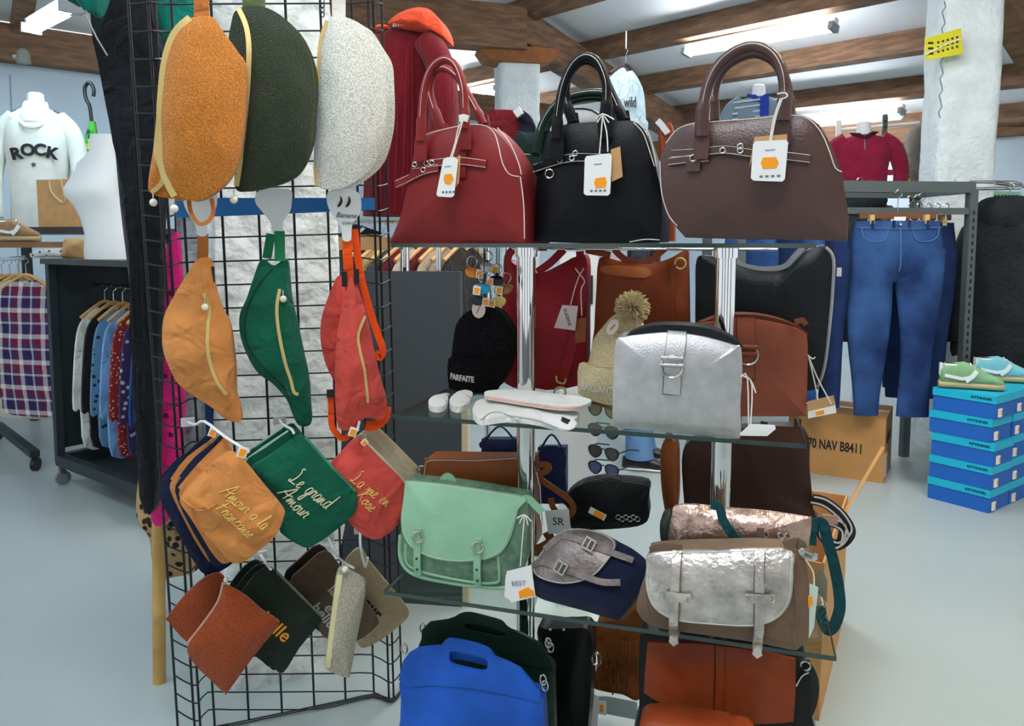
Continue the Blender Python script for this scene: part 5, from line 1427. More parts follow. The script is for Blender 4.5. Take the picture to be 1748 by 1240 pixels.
# fringed suede bag
F = Frame(Vector((P(1050, 1240, 1.95).x, 1.95, ZS[3] + .05)), -16)
t = thing('fringed_bag', 'brown suede bag with long fringes below the lower shelf', 'bag', F)
SUE = mat('brown_suede', (112, 62, 28), .95, bump=.5, bscale=220, var=.3, vscale=16, spec=.1)
b = Puff(F.poly(D5([(1410, 380), (1480, 330), (1600, 300), (1740, 250), (1760, 500), (1740, 760), (1700, 860), (1600, 820), (1480, 800), (1390, 760), (1430, 640), (1420, 500)])), tb=.08, bf=.03, wr=.01); b.build('body', SUE, t)
for k in range(26):
    x = 1440 + (k % 13) * 23; y = 460 if k < 13 else 620
    q = F.p3(*D5([(x, y)])[0], -.045); e = F.p3(*D5([(x + random.uniform(-25, 25), y + random.uniform(130, 200))])[0], -.05)
    mb = MB(); mb.tube([q, q.lerp(e, .5) + Vector((random.uniform(-.006, .006), -.006, 0)), e], .0024, 5); mb.build('fringe', SUE, t)
F = Frame(Vector((P(1050, 1240, 1.885).x, 1.885, ZS[3])), -16)
t = thing('paper_tag_bundle', 'white paper cards with an orange sticker under the fringed bag', 'card', F)
card_tag(t, F, D5([(1370, 800), (1440, 830), (1430, 1060), (1340, 1060)]), .0, CARD, lines=False)
card_tag(t, F, D5([(1440, 830), (1500, 830), (1700, 870), (1700, 990), (1440, 940)]), .005, mat('grey_card', (170, 184, 184), .7), lines=False)
card_tag(t, F, D5([(1430, 860), (1490, 860), (1490, 960), (1435, 950)]), -.006, CARD, D5([(1445, 890), (1470, 890), (1470, 940), (1447, 940)]), lines=False)
# leather satchels on black bodies
LEA = leather('saddle_leather', (128, 54, 24), .36, .3, 70, .25)
F = Frame(Vector((P(1230, 1240, 1.47).x, 1.47, ZS[3] + .06)), -16)
t = thing('satchel', 'black bag with a wide saddle brown leather flap under the lower shelf', 'bag', F, 'saddle brown satchels at the bottom')
b = Puff(F.poly(D9([(320, 220), (360, 150), (700, 170), (1100, 260), (1250, 310), (1340, 400), (1340, 600), (1300, 900), (340, 900), (320, 600)])), tb=.10, bf=.015, power=4); b.build('body', leather('black_bag_leather', (14, 15, 16), .35), t)
mb = MB(); b.patch(mb, F.poly(D9([(372, 180), (372, 180), (700, 190), (1000, 235), (1250, 290), (1250, 290), (1246, 480), (1235, 640), (1235, 640), (1050, 645), (930, 655), (860, 675), (800, 710), (720, 680), (640, 600), (520, 550), (430, 520), (350, 480), (350, 480), (360, 320)])), .003, .006); fl = mb.build('flap', LEA, t)
mb = MB(); b.strip(mb, F.poly(D9([(800, 200), (800, 400), (790, 640)])), .0155, .010, .004); st = mb.build('centre_strap', LEA, t)
mb = MB(); b.cord(mb, F.poly(D9([(772, 200), (770, 400), (760, 620)])), .0014, .009); mb.build('seam', leather('seam_dark', (70, 30, 16)), t)
mb = MB(); u, v = F.uv(*D9([(780, 645)])[0]); mb.ball((u, b.y(u, v) - .016, v), .004, 8); mb.build('stud', SILVERM, t)
mb = MB(); mb.ribbon(crom(F.path(D9([(1290, 320), (1340, 420), (1330, 560), (1260, 700)]), .02), 4, False), .03, .005); mb.build('strap', BLACKPL, t)
mb = MB(); ring(mb, F.p3(*D9([(1310, 340)])[0], .0), .009, .002); mb.tube(crom(F.path(D9([(1255, 460), (1290, 400), (1330, 380)]), -.01), 3, False), .002, 5); mb.build('ring', SILVERM, t)
F = Frame(Vector((P(1200, 1240, 1.33).x, 1.33, ZS[3] + .0)), -16)
t = thing('satchel', 'lowest saddle brown leather satchel cut off by the bottom edge', 'bag', F, 'saddle brown satchels at the bottom')
b = Puff(F.poly(D9([(335, 690), (420, 672), (600, 695), (830, 730), (870, 750), (1000, 800), (1000, 1100), (300, 1100), (310, 760)])), tb=.06, bf=.02, power=4); b.build('body', LEA, t)
mb = MB(); b.cord(mb, F.poly(D9([(340, 710), (420, 692), (600, 715), (830, 750)])), .0010, .001); mb.build('stitching', mat('tan_thread', (176, 104, 66), .8), t)

# ---------------------------------------------------------------- totes hanging behind the shelves
def tote(label, F, ol, m, tb=.05, bf=.015, straps=(), sw=.016, sm=None):
    t = thing('tote_bag', label, 'bag', F, 'tote bags hanging behind the glass shelves')
    b = Puff(F.poly(ol), tb=tb, bf=bf, bb=.01, power=3.2, wr=.006, wf=9); b.build('body', m, t)
    for s in straps: mb = MB(); mb.ribbon(crom(F.path(s, .0), 4, False), sw, .004); mb.build('strap', sm or m, t)
    return t, b
REDL = leather('red_leather', (150, 26, 36), .42, .4)
F = Frame(FS.m @ FS.p3(930, 664, .40), -17)
t, b = tote('red leather tote bag with white swing tag behind the beanie', F, D8([(690, 150), (760, 170), (850, 205), (900, 200), (1000, 150), (1060, 120), (1118, 130), (1120, 400), (1118, 700), (1105, 790), (900, 825), (690, 790), (668, 600), (672, 350)]), REDL,
    straps=[D8([(700, 190), (705, 120), (730, 80)]), D8([(860, 200), (930, 150), (1000, 80)]), D8([(1090, 190), (1085, 90)])], sw=.02)
mb = MB(); mb.ribbon(crom(F.path(D8([(1095, 170), (1090, 330), (1050, 560), (1000, 760)]), -.03), 4, False), .022, .004); mb.build('strap', REDL, t)
mb = MB(); mb.tube(crom(F.path(D8([(960, 750), (965, 780), (1000, 790), (1010, 765)]), -.03), 3, False), .003, 5); mb.tube(crom(F.path(D8([(950, 850), (960, 815), (1000, 815), (1005, 850)]), -.03), 3), .003, 5, True); mb.build('clasp', GOLD, t)
card_tag(t, F, D8([(992, 375), (1075, 380), (1060, 510), (948, 495)]), -.05, mat('pink_card', (226, 208, 208), .7), None, [D8([(1085, 210), (1060, 280), (1035, 375)]), D8([(1060, 180), (1085, 210), (1105, 180)]), D8([(1085, 215), (1110, 250), (1090, 300), (1095, 430)])], lines=False, text='EUGENE', tsize=.012, trot=-70)
card_tag(t, F, D8([(1060, 450), (1118, 440), (1115, 570), (1060, 575)]), -.044, leather('tan_tag', (150, 84, 40)), lines=False)
F = Frame(FS.m @ FS.p3(1095, 640, .40), -17)
t, b = tote('cognac leather tote bag behind the bobble hat', F, D1([(65, 150), (100, 120), (200, 145), (350, 150), (440, 130), (530, 85), (540, 150), (545, 400), (550, 700), (560, 900), (40, 900), (45, 500), (55, 300)]), COG,
    straps=[D1([(0, 85), (80, 100), (130, 110)]), D1([(150, 80), (190, 120), (240, 145), (330, 145), (390, 100), (420, 75)])], sw=.016)
mb = MB(); ring(mb, F.p3(*D1([(500, 155)])[0], -.02), .013, .0025); mb.build('ring', GOLD, t)
mb = MB(); b.patch(mb, F.poly(D1([(105, 165), (330, 180), (320, 230), (100, 205)])), .001, .003); mb.build('label_patch', leather('cognac_patch', (176, 98, 56)), t)
mb = MB(); mb.ribbon(F.path(D1([(465, 160), (455, 400), (455, 700)]), -.022), .012, .003); mb.build('side_strap', COG, t)
F = Frame(FS.m @ FS.p3(1300, 690, .40), -17)
BLT = leather('black_pebble_leather', (24, 28, 32), .36, .7, 160)
t, b = tote('black pebbled leather tote bag behind the terracotta bag', F, D1([(585, 140), (630, 112), (750, 140), (900, 185), (1050, 185), (1120, 130), (1180, 80), (1290, 60), (1320, 150), (1310, 350), (1285, 600), (1265, 760), (1230, 820), (900, 850), (610, 850), (582, 600), (580, 300)]), BLT, bf=.022,
    straps=[D1([(780, 120), (830, 165), (950, 185), (1050, 170), (1110, 110), (1150, 70)])], sw=.012, sm=mat('pale_piping', (150, 150, 152), .5))
mb = MB(); b.cord(mb, F.poly(D1([(1270, 70), (1310, 130), (1305, 300), (1290, 480), (1262, 700), (1225, 810)])), .004, .0, 4, 6); mb.build('piping', mat('pale_piping', (150, 150, 152), .5), t)
mb = MB(); mb.box(F.p3(*D1([(1340, 200)])[0], -.01), (.010, .008, .02)); mb.build('zip_pull', SILVERM, t, smooth=False)
DBR = leather('chocolate_leather', (62, 38, 32), .38, .25)
F = Frame(FS.m @ FS.p3(1300, 890, .40), -17)
t, b = tote('chocolate brown leather tote bag below the terracotta bag', F, [(1215, 745), (1280, 730), (1372, 735), (1382, 800), (1388, 870), (1390, 900), (1250, 905), (1180, 890), (1165, 820), (1170, 760)], DBR, straps=[[(1300, 740), (1305, 720)], [(1360, 740), (1362, 715)]])
F = Frame(FS.m @ FS.p3(1150, 870, .38), -17)
t, b = tote('narrow orange brown leather bag left of the right chrome post', F, [(1130, 760), (1154, 756), (1158, 800), (1156, 870), (1138, 880), (1128, 820)], leather('amber_leather', (128, 66, 26), .4), straps=[[(1142, 760), (1143, 700), (1143, 690)]])
# navy phone bags and keyrings hanging between the posts
NAVL = leather('navy_leather', (22, 34, 72), .42)
for x0, x1, y0, y1, lb in ((822, 884, 750, 785, 'small navy phone bag hanging left of the left chrome post'), (918, 965, 764, 860, 'small navy phone bag with strap right of the left chrome post')):
    F = Frame(FS.m @ FS.p3((x0 + x1) / 2, y1, .42), -17)
    t, b = tote(lb, F, [(x0, y0), (x0, y0), (x1, y0), (x1, y0), (x1, y1 - 6), (x1 - 6, y1), (x0 + 6, y1), (x0, y1 - 6)], NAVL, .03, .008)
    mb = MB(); mb.tube(crom(F.path([(x0 + 5, y0 + 3), ((x0 + x1) / 2, y0 - 22), (x1 - 5, y0 + 3)], 0), 4, False), .003, 5); mb.build('strap', NAVL, t)
    mb = MB(); b.patch(mb, F.poly([(x0 + 2, y0 + 2), (x1 - 2, y0 + 2), (x1 - 4, y0 + (y1 - y0) * .5), (x0 + 4, y0 + (y1 - y0) * .5)]), .001, .003); mb.build('flap', NAVL, t)
KCOL = [((30, 150, 190), 'turquoise'), ((236, 150, 40), 'amber'), ((30, 32, 36), 'black'), ((210, 214, 216), 'silver'), ((160, 120, 70), 'bronze'), ((40, 60, 70), 'slate'), ((225, 200, 120), 'straw')]
for k, (x, y) in enumerate(((826, 486), (806, 458), (848, 472), (832, 450), (864, 486), (816, 506), (852, 508))):
    F = Frame(P(x, y + 20, 1.66 + .032 * k), -15)
    c_, nm = KCOL[k]
    t = thing('key_ring', nm + ' key ring charm hanging with price tag left of the chrome post', 'key ring', F, 'key ring charms')
    mb = MB(); ring(mb, F.p3(x, y - 12, 0), .012, .0016, 14); mb.build('ring', SILVERM, t)
    MB().tube([F.p3(x, y - 6, 0), F.p3(x, y, 0)], .003, 5).build('link', BLACKPL, t)
    MB().tube([F.p3(x, y - 20, 0), F.p3(x, 424, 0)], .0012, 4).build('cord', BLACKPL, t)
    b = Puff(F.poly([(x - 11, y + 2), (x, y - 2), (x + 11, y + 3), (x + 9, y + 13), (x, y + 16), (x - 9, y + 12)]), tb=.006, bf=.006, y0=-.004); b.build('charm', mat('charm_' + nm, c_, .3, metal=.3 if nm in ('silver', 'bronze') else 0), t)
    stick_tag(t, F, (x + (13 if k % 2 else -12), y + 10), -.014, .013, 8)
# ================================================================ BACKGROUND, RIGHT: jeans rail, shoe boxes, cartons
STEEL = mat('grey_steel', (92, 100, 100), .45, metal=.3)
DSTEEL = mat('dark_steel', (40, 48, 52), .5, metal=.2)
GREYP = mat('grey_panel', (62, 68, 74), .6)
MANN = mat('mannequin_white', (232, 234, 232), .5)
DEN = mat('denim', (24, 42, 84), .85, bump=.4, bscale=300, col2=(56, 90, 142), vscale=3.4, spec=.15)
DEN2 = mat('dark_denim', (30, 50, 92), .85, bump=.4, bscale=300, col2=(22, 36, 70), vscale=7, spec=.15)
DEN3 = mat('mid_denim', (48, 84, 138), .85, bump=.4, bscale=300, col2=(34, 62, 110), vscale=9, spec=.15)
def wire_hook(t, x, y, z, h=.09, m=None, name='hanger_hook'):
    mb = MB(); mb.tube(crom([(x, y, z), (x, y, z + h * .5), (x, y - .004, z + h * .62), (x + .02, y, z + h * .8), (x, y, z + h), (x - .018, y, z + h * .85)], 4, False), .0025, 5); return mb.build(name, m or SILVERM, t)
RAILZ = 1.475
Fr = Frame(Vector((P(1655, 415, 4.25).x, 4.25, 0)), 6)
t = thing('garment_rack', 'grey steel garment rack carrying the jeans beside the pillar', 'rack', Fr)
for x, y in ((0, 0), (0, .5), (-1.32, .5), (-1.32, 0)):
    mb = MB(); mb.box((x, y, .82), (.045, .045, 1.64)); u_ = mb.build('upright', STEEL, t, smooth=False)
    if y == 0 and x == 0:
        for k in range(24): mb = MB(); mb.box((x, y - .0225, .55 + k * .042), (.012, .003, .022)); mb.build('slot', BLACKPL, u_, smooth=False)
for y in (0, .5):
    mb = MB(); mb.bar((-1.32, y, 1.655), (.0, y, 1.655), .045, .06); mb.build('top_bar', STEEL, t, smooth=False)
mb = MB(); mb.bar((0, 0, 1.655), (0, .5, 1.655), .045, .06); mb.build('top_bar', STEEL, t, smooth=False)
mb = MB(); mb.bar((-1.32, 0, RAILZ + .05), (0, 0, RAILZ + .05), .03, .035); mb.build('hanging_rail', STEEL, t, smooth=False)
mb = MB(); mb.tube([(.02, .05, 1.69), (.30, .05, 1.69), (.33, .05, 1.68), (.33, .05, 1.66), (.02, .05, 1.65)], .009, 8); mb.build('side_arm', CHROME, t)

def jeans(label, F, w, h, m, flare=1.0, detail=False):
    """origin at the middle of the waist; legs hang down"""
    t = thing('jeans', label, 'jeans', F, 'jeans on the garment rack')
    V = []
    mb = MB()
    secs = [(0, 0, 0, w * .47, .035), (0, 0, -.04, w * .48, .04), (0, 0, -.12, w * .51, .05), (0, 0, -.2, w * .515, .054), (0, 0, -.25, w * .49, .050), (0, 0, -.30, w * .42, .036), (0, 0, -.33, w * .30, .015)]
    mb.loft(secs, 24, 2.6)
    for s in (-1, 1):
        L = []
        for k in range(9):
            f = k / 8
            x = s * (w * .255 + (w * .02) * math.sin(f * 3)); z = -.15 - (h - .15) * f
            rx = w * (.262 * (1 - f) + .165 * f + .03 * math.sin(f * 6 + s)) * (1 if k else 1.0)
            L.append((x, .004 * math.sin(f * 9 + s), z, rx, .05 * (1 - f) + .03 * f))
        mb.loft(L, 18, 2.4)
    mb.build('denim', m, t)
    if detail:
        mbp = lambda pts, r=.0022: MB().tube(crom([(x, -.043 - .012 * min(1, -z / .12) if z < 0 else -.04, z) for x, z in pts], 4, False), r, 5)
        ST = mat('denim_stitch', (86, 110, 150), .8)
        for s in (-1, 1):
            mbp([(s * w * .42, -.035), (s * w * .40, -.085), (s * w * .30, -.11), (s * w * .17, -.10), (s * w * .13, -.04)]).build('pocket', ST, t)
        mbp([(0, 0), (.004, -.1), (.006, -.22), (0, -.27)], .003).build('fly', ST, t)
        MB().ribbon([(-w * .46, -.036, -.034), (-w * .2, -.045, -.04), (0, -.046, -.042), (w * .2, -.045, -.04), (w * .46, -.036, -.034)], .004, .004).build('waistband', ST, t)
        for x in (-w * .3, -w * .07, w * .1, w * .3): MB().box((x, -.044, -.02), (.012, .006, .045)).build('belt_loop', DEN2, t, smooth=False)
        MB().ball((0, -.05, -.022), .009, 8).build('button', SILVERM, t)
        MB().box((0, .0, .004), (.07, .02, .012)).build('waist_label', CARD, t, smooth=False)
        MB().ribbon([(-.03, -.035, .012), (.03, -.035, .012)], .02, .002).build('label', CARD, t)
    hz = .018
    mb = MB(); mb.bar((-w * .42, .0, hz + .012), (w * .42, .0, hz + .012), .018, .032); hg = mb.build('hanger_bar', mat('brown_hanger', (110, 70, 46), .5), t, smooth=False)
    for s in (-1, 1): mb = MB(); mb.box((s * w * .30, -.012, hz - .01), (.022, .05, .05)); mb.build('clip', GOLD, hg, smooth=False)
    wire_hook(t, 0, 0, hz + .03, .12)
    return t
def rackpt(px, y, z): 
    q = Fr.p3(px, 415, y); return Fr.m @ Vector((q.x, y, z))
ZW = 1.50 - .07 + .03
jeans('front pair of blue jeans with faded thighs clipped on the rail', Frame(rackpt(1530, -.05, P(1540, 378, 4.2).z), -6), .47, 1.07, DEN, detail=True)
for k, (px, m, lb) in enumerate(((1585, DEN2, 'second pair of blue jeans behind the front pair'), (1605, DEN3, 'third pair of blue jeans behind the front pair'), (1622, DEN, 'rearmost pair of blue jeans next to the rack upright'))):
    jeans(lb, Frame(rackpt((1570, 1563, 1550)[k], .11 + k * .125, P(1540, 378, 4.2).z - .005), -6), .38, 1.0 - k * .03, m)
for k, (px, m, lb) in enumerate(((1400, DEN2, 'dark jeans left of the front pair behind the brown handbag'), (1360, DEN3, 'mid blue jeans second left of the front pair'), (1320, DEN2, 'dark jeans third left of the front pair'), (1280, DEN3, 'mid blue jeans farthest left on the rail'))):
    jeans(lb, Frame(rackpt(px, .10 + .01 * k, P(1540, 378, 4.2).z - .0), -62), .36, 1.02 - .03 * (k % 2), m)
# empty wire hangers on the rail
for k in range(5):
    F = Frame(rackpt(1552 + k * 15, .03, RAILZ + .005), 6)
    t = thing('wire_hanger', 'bare metal hanger number %s from the left above the jeans' % ('one', 'two', 'three', 'four', 'five')[k], 'hanger', F, 'bare hangers above the jeans')
    t['label'] = ('first', 'second', 'third', 'fourth', 'fifth')[k] + ' bare chrome hanger hook from the left above the jeans'
    wire_hook(t, 0, 0, 0, .09, CHROME, 'hook'); MB().tube([(-.016, 0, -.012), (0, 0, 0), (.016, 0, -.012)], .002, 5).build('arms', CHROME, t)
# black jackets right of the upright
def hanging_top(name, label, F, w, h, m, cat='shirt', sleeve=.62, tb=.05, bf=.03, group=None, hanger=HWOOD, wr=.01, seed=0., collar=None):
    t = thing(name, label, cat, F, group)
    hw = w / 2
    ol = [(-.05, .0), (0, -.03), (.05, .0), (hw * .8, -.06), (hw * 1.05, -.14), (hw * 1.22, -.34), (hw * 1.30, -sleeve), (hw * 1.05, -sleeve - .01), (hw * .95, -h * .98), (0, -h), (-hw * .95, -h * .98), (-hw * 1.05, -sleeve - .01), (-hw * 1.30, -sleeve), (-hw * 1.22, -.34), (-hw * 1.05, -.14), (-hw * .8, -.06)]
    b = Puff(ol, tb=tb, bf=bf, bb=bf, wr=wr, wf=9, seed=seed, n=3, center=(0, -h * .45)); b.build('garment', m, t)
    mb = MB(); mb.tube(crom([(-hw * .9, tb / 2, -.055), (-hw * .4, tb / 2, .0), (0, tb / 2, .03), (hw * .4, tb / 2, .0), (hw * .9, tb / 2, -.055)], 4, False), .010, 7); hg = mb.build('hanger', hanger, t)
    wire_hook(t, 0, tb / 2, .03, .10)
    if collar: MB().tube([(-.07, -.005, -.005), (-.04, -.02, -.03), (0, -.025, -.05), (.04, -.02, -.03), (.07, -.005, -.005)], .012, 6).build('collar', collar, t)
    return t, b
BJK = cloth('black_jacket', (32, 35, 38), .25, 8); BJ2 = cloth('charcoal_jacket', (46, 50, 52), .25, 8)
for k, (px, Z, lb) in enumerate(((1700, 4.55, 'front black jacket hanging right of the steel upright'), (1735, 4.75, 'second black jacket hanging behind the front one'), (1775, 4.95, 'third black jacket cut off by the right edge'), (1500, 4.75, 'black jacket hanging far behind the jeans hangers'))):
    top = Vector(((2.77, 4.30), (3.02, 4.50), (3.27, 4.70))[k] + (P(1700, 352, 4.3).z,)) if k < 3 else P(1470, 338, 4.86)
    t, b = hanging_top('jacket', lb, Frame(top, -51 if k < 3 else -4), .40, .92, BJK if k % 2 == 0 else BJ2, 'jacket', .84, .07, .04, 'black jackets', wr=.02, seed=k)
    for s in (-1, 1):
        pts = crom([(s * .15, .03, -.08), (s * .22, .03, -.25), (s * .25, .02, -.50), (s * .24, .0, -.78)], 4, False); n_ = len(pts)
        MB().tube([p_ + Vector((.006 * math.sin(i_ * 2.1), .008 * math.sin(i_ * 1.7), 0)) for i_, p_ in enumerate(pts)], [.062 - .014 * i_ / n_ for i_ in range(n_)], 12).build('sleeve', BJK if k % 2 == 0 else BJ2, t)
    b2 = Puff([(-.16, -.02), (-.10, .05), (.10, .05), (.16, -.02), (.08, -.12), (-.08, -.12)], tb=.06, bf=.03, y0=-.01); b2.build('hood', BJK if k % 2 == 0 else BJ2, t)
# rail the jackets hang from
zj = P(1700, 352, 4.3).z; a = Vector((2.63, 4.19, zj)); b_ = Vector((3.50, 4.88, zj))
Fj = Frame(Vector((a.x, a.y, 0)))
t = thing('clothes_rail', 'chrome clothes rail holding the black jackets', 'rail', Fj)
MB().tube([Fj.inv @ (a + Vector((0, 0, .12))), Fj.inv @ (b_ + Vector((0, 0, .12)))], .010, 10).build('bar', CHROME, t)
for q in (b_,): MB().tube([Fj.inv @ Vector((q.x, q.y, 0)), Fj.inv @ (q + Vector((0, 0, .12)))], .016, 10).build('leg', CHROME, t)
Fk = Frame(P(1720, 345, 5.4), 0)
t = thing('wire_basket', 'mint green plastic basket behind the black jackets', 'basket', Fk)
MB().tube([(0, .1, -.02), (0, .1, -Fk.o.z)], .02, 8).build('stand', DSTEEL, t)
b = Puff(Fk.poly([(1692, 326), (1692, 326), (1742, 328), (1742, 328), (1738, 352), (1696, 350)]), tb=.2, bf=.0, bb=0); b.build('wall', mat('mint_plastic', (150, 214, 180), .5), t)
for i in range(7):
    for j in range(2): q = Fk.p3(1699 + i * 6, 335 + j * 7, -.003); MB().box(q, (.013, .004, .016)).build('slot', DSTEEL, t, smooth=False)

# shoe boxes
BXB = mat('box_blue', (22, 92, 178), .55); BXC = mat('box_cyan', (20, 176, 206), .5)
c0 = onz(1689, 878, 0)
bx = Vector((-.58, .815, 0)).normalized(); by = Vector((.815, .58, 0)).normalized()
BL_, BW_, BH_ = .305, .225, .118
Rb = Matrix((tuple(by), tuple(bx), (0, 0, 1))).transposed()   # local x = short side direction, y = long side going back-left
ordn = ['bottom', 'second', 'third', 'fourth', 'top']; coln = ['nearest', 'middle', 'farthest']
boxes = {}
for c in range(3):
    for k in range(5):
        o = c0 + by * (c * (BW_ + .004)) + Vector((0, 0, k * (BH_ + .0015))) + bx * (random.uniform(-.008, .010))
        F = Frame(o); F.m = Matrix.Translation(o) @ Rb.to_4x4()
        t = bpy.data.objects.new('shoe_box', None); COL.objects.link(t); t.matrix_world = F.m
        setp(t, '%s blue shoe box of the %s stack on the floor' % (ordn[k], coln[c]), 'shoe box', 'stacked blue shoe boxes')
        MB().box((BW_ / 2, BL_ / 2, .038), (BW_ - .006, BL_ - .006, .076)).build('box', BXB, t, smooth=False)
        MB().box((BW_ / 2, BL_ / 2, .098), (BW_, BL_, .040)).build('lid', BXC, t, smooth=False)
        # printed end label and brand word
        lb = MB().box((BW_ * .22, -.0005, .030), (.036, .006, .042)).build('label', CARD, t, smooth=False)
        MB().box((BW_ * .22 + .010, -.0035, .030), (.013, .002, .024)).build('sticker', ORANGE, lb, smooth=False)
        if c == 0:
            M = Matrix.Translation((-.001, BL_ * .22, .098)) @ Matrix.Rotation(-math.pi / 2, 4, 'Z') @ Matrix.Rotation(math.pi / 2, 4, 'X')
            text_mesh('lettering', 'KPTINNIK', .017, mat('box_ink', (12, 50, 90), .6), t, M, .0006, .0006, sx=1.3)
TOPZ = 5 * (BH_ + .0015)
def sneaker(label, o, yaw, m, L=.27, stripe=None):
    F = Frame(o, yaw)
    t = thing('sneaker', label, 'shoe', F, 'sneakers on the shoe boxes' if 'white' in label else None)
    t.scale = (1.1, 1.05, 1.38)
    # sole and upper lofted along x (toe at +x): build along z then swap
    def alongx(secs, n=16, p=2.3):
        mb = MB(); mb.loft([(y, z, x, ry, rz) for (x, y, z, ry, rz) in secs], n, p)
        mb.V = [Vector((v.z, v.x, v.y)) for v in mb.V]; return mb
    S = [(-.5, .03), (-.46, .036), (-.25, .034), (0, .036), (.25, .045), (.40, .042), (.48, .026), (.5, .015)]
    alongx([(x * L, 0, .014, w, .014) for x, w in S]).build('sole', mat('gum_sole', (176, 160, 120), .7), t)
    U = [(-.48, .028, .045, .030), (-.44, .033, .052, .040), (-.30, .034, .055, .042), (-.12, .034, .060, .042), (.02, .036, .055, .036), (.18, .040, .044, .026), (.34, .040, .035, .018), (.44, .030, .030, .013), (.485, .016, .026, .008)]
    alongx([(x * L, 0, z, w, h) for x, w, z, h in U]).build('upper', m, t)
    WH = mat('shoe_white', (226, 232, 230), .6)
    alongx([(x * L, 0, .088, .024, .006) for x in (-.42, -.30, -.12)]).build('collar', WH, t)
    alongx([(x * L, 0, .0935, .017, .003) for x in (-.41, -.30, -.14)]).build('lining', mat('shoe_lining', (60, 66, 62), .9), t)
    for s in (-1, 1):
        MB().ribbon([(-.10 * L, s * .037, .032), (.0 * L, s * .0385, .052), (.06 * L, s * .037, .072)], .018, .004, (0, 1, 0)).build('stripe', WH, t)
        MB().ribbon([(-.42 * L, s * .034, .05), (-.15 * L, s * .037, .04), (.0, s * .0385, .05)], .012, .004, (0, 1, 0)).build('stripe', WH, t)
    MB().box((-.47 * L, 0, .07), (.012, .04, .045)).build('heel_tab', WH, t, smooth=False)
    for k in range(5):
        x = (-.02 + k * .055) * L; z = .096 - k * .0085; MB().tube([(x, -.024, z - .008), (x, 0, z), (x, .024, z - .008)], .0035, 5).build('lace', WH, t)
    return t
ctop = c0 + by * .10 + bx * .16 + Vector((0, 0, TOPZ))
sneaker('green and white sneaker on the nearest shoe box stack', ctop, -22, cloth('sneaker_green', (128, 168, 124)))
ctop = c0 + by * .46 + bx * .15 + Vector((0, 0, TOPZ))
sneaker('light blue and white sneaker behind the green one', ctop, -14, cloth('sneaker_blue', (122, 190, 204)))

# big carton under the jeans
CTN = mat('carton_brown', (190, 140, 84), .8, var=.06, vscale=6, bump=.1, bscale=60)
def carton(label, c, dx, dy, w, d, h, text=None, stext=None, open_=False):
    """c: nearest floor corner; dx goes left-back along the front face, dy right-back along the side"""
    dx = Vector(dx).normalized(); dy = Vector(dy).normalized()
    dy = (dy - dx * dy.dot(dx)).normalized()
    Rm = Matrix((tuple(-dx), tuple(dy), (0, 0, 1))).transposed()
    F = Frame(c); F.m = Matrix.Translation(c) @ Rm.to_4x4(); F.R = Rm
    t = bpy.data.objects.new('carton', None); COL.objects.link(t); t.matrix_world = F.m
    setp(t, label, 'box')
    # local x: to the right along the front face, corner at x=0 -> face spans -w..0 ; y back
    if not open_:
        MB().box((-w / 2, d / 2, h / 2), (w, d, h)).build('body', CTN, t, smooth=False)
        MB().box((-w / 2, d / 2, h + .0015), (w + .002, .05, .003)).build('tape', mat('tape', (176, 128, 74), .3), t, smooth=False)
    else:
        for cc, ss, nm in (((-w / 2, .004, h / 2), (w, .006, h), 'front_wall'), ((-w / 2, d - .004, h / 2), (w, .006, h), 'back_wall'), ((-.004, d / 2, h / 2), (.006, d, h), 'side_wall'), ((-w + .004, d / 2, h / 2), (.006, d, h), 'side_wall'), ((-w / 2, d / 2, .004), (w, d, .006), 'bottom')):
            MB().box(cc, ss).build(nm, CTN, t, smooth=False)
    if text: text_mesh('lettering', text, .078, INK, t, Matrix.Translation((-w * .50, -.001, h * .48)) @ Matrix.Rotation(math.pi / 2, 4, 'X'), .0006, .002, sx=.62)
    if stext:
        text_mesh('lettering', stext, .085, INK, t, Matrix.Translation((.001, d * .45, h * .62)) @ Matrix.Rotation(math.pi / 2, 4, 'Z') @ Matrix.Rotation(math.pi / 2, 4, 'X'), .0006, .001, sx=.7)
        l_ = MB().box((.001, d * .18, h * .24), (.003, .09, .13)).build('shipping_label', CARD, t, smooth=False)
        for k in range(4): MB().box((.003, d * .18, h * .24 + .04 - k * .026), (.002, .07, .008)).build('print', mat('tag_grey_ink', (150, 150, 175), .8), l_, smooth=False)
    return t
carton('large brown carton lettered 70 NAV B8411 under the jeans', onz(1508, 826, 0), (-.85, .52, 0), (.55, .84, 0), .52, .40, .37, '70 NAV B8411', 'B670-70')
c1 = onz(1398, 1232, 0)
t = carton('open brown carton with raised flap at the right end of the shelves', c1, (-.87, .48, 0), (.48, .87, 0), .30, .66, .46, open_=True)
Fc = t.matrix_world.inverted()
a, b_ = Fc @ P(1436, 885, 2.5), Fc @ P(1506, 765, 2.62)
MB().bar(a, b_, .010, .022, (0, 1, 0)).build('flap', CTN, t, smooth=False)
MB().bar(Vector((-.30, .02, .46)), Vector((-.02, .02, .46)), .006, .03).build('flap', CTN, t, smooth=False)

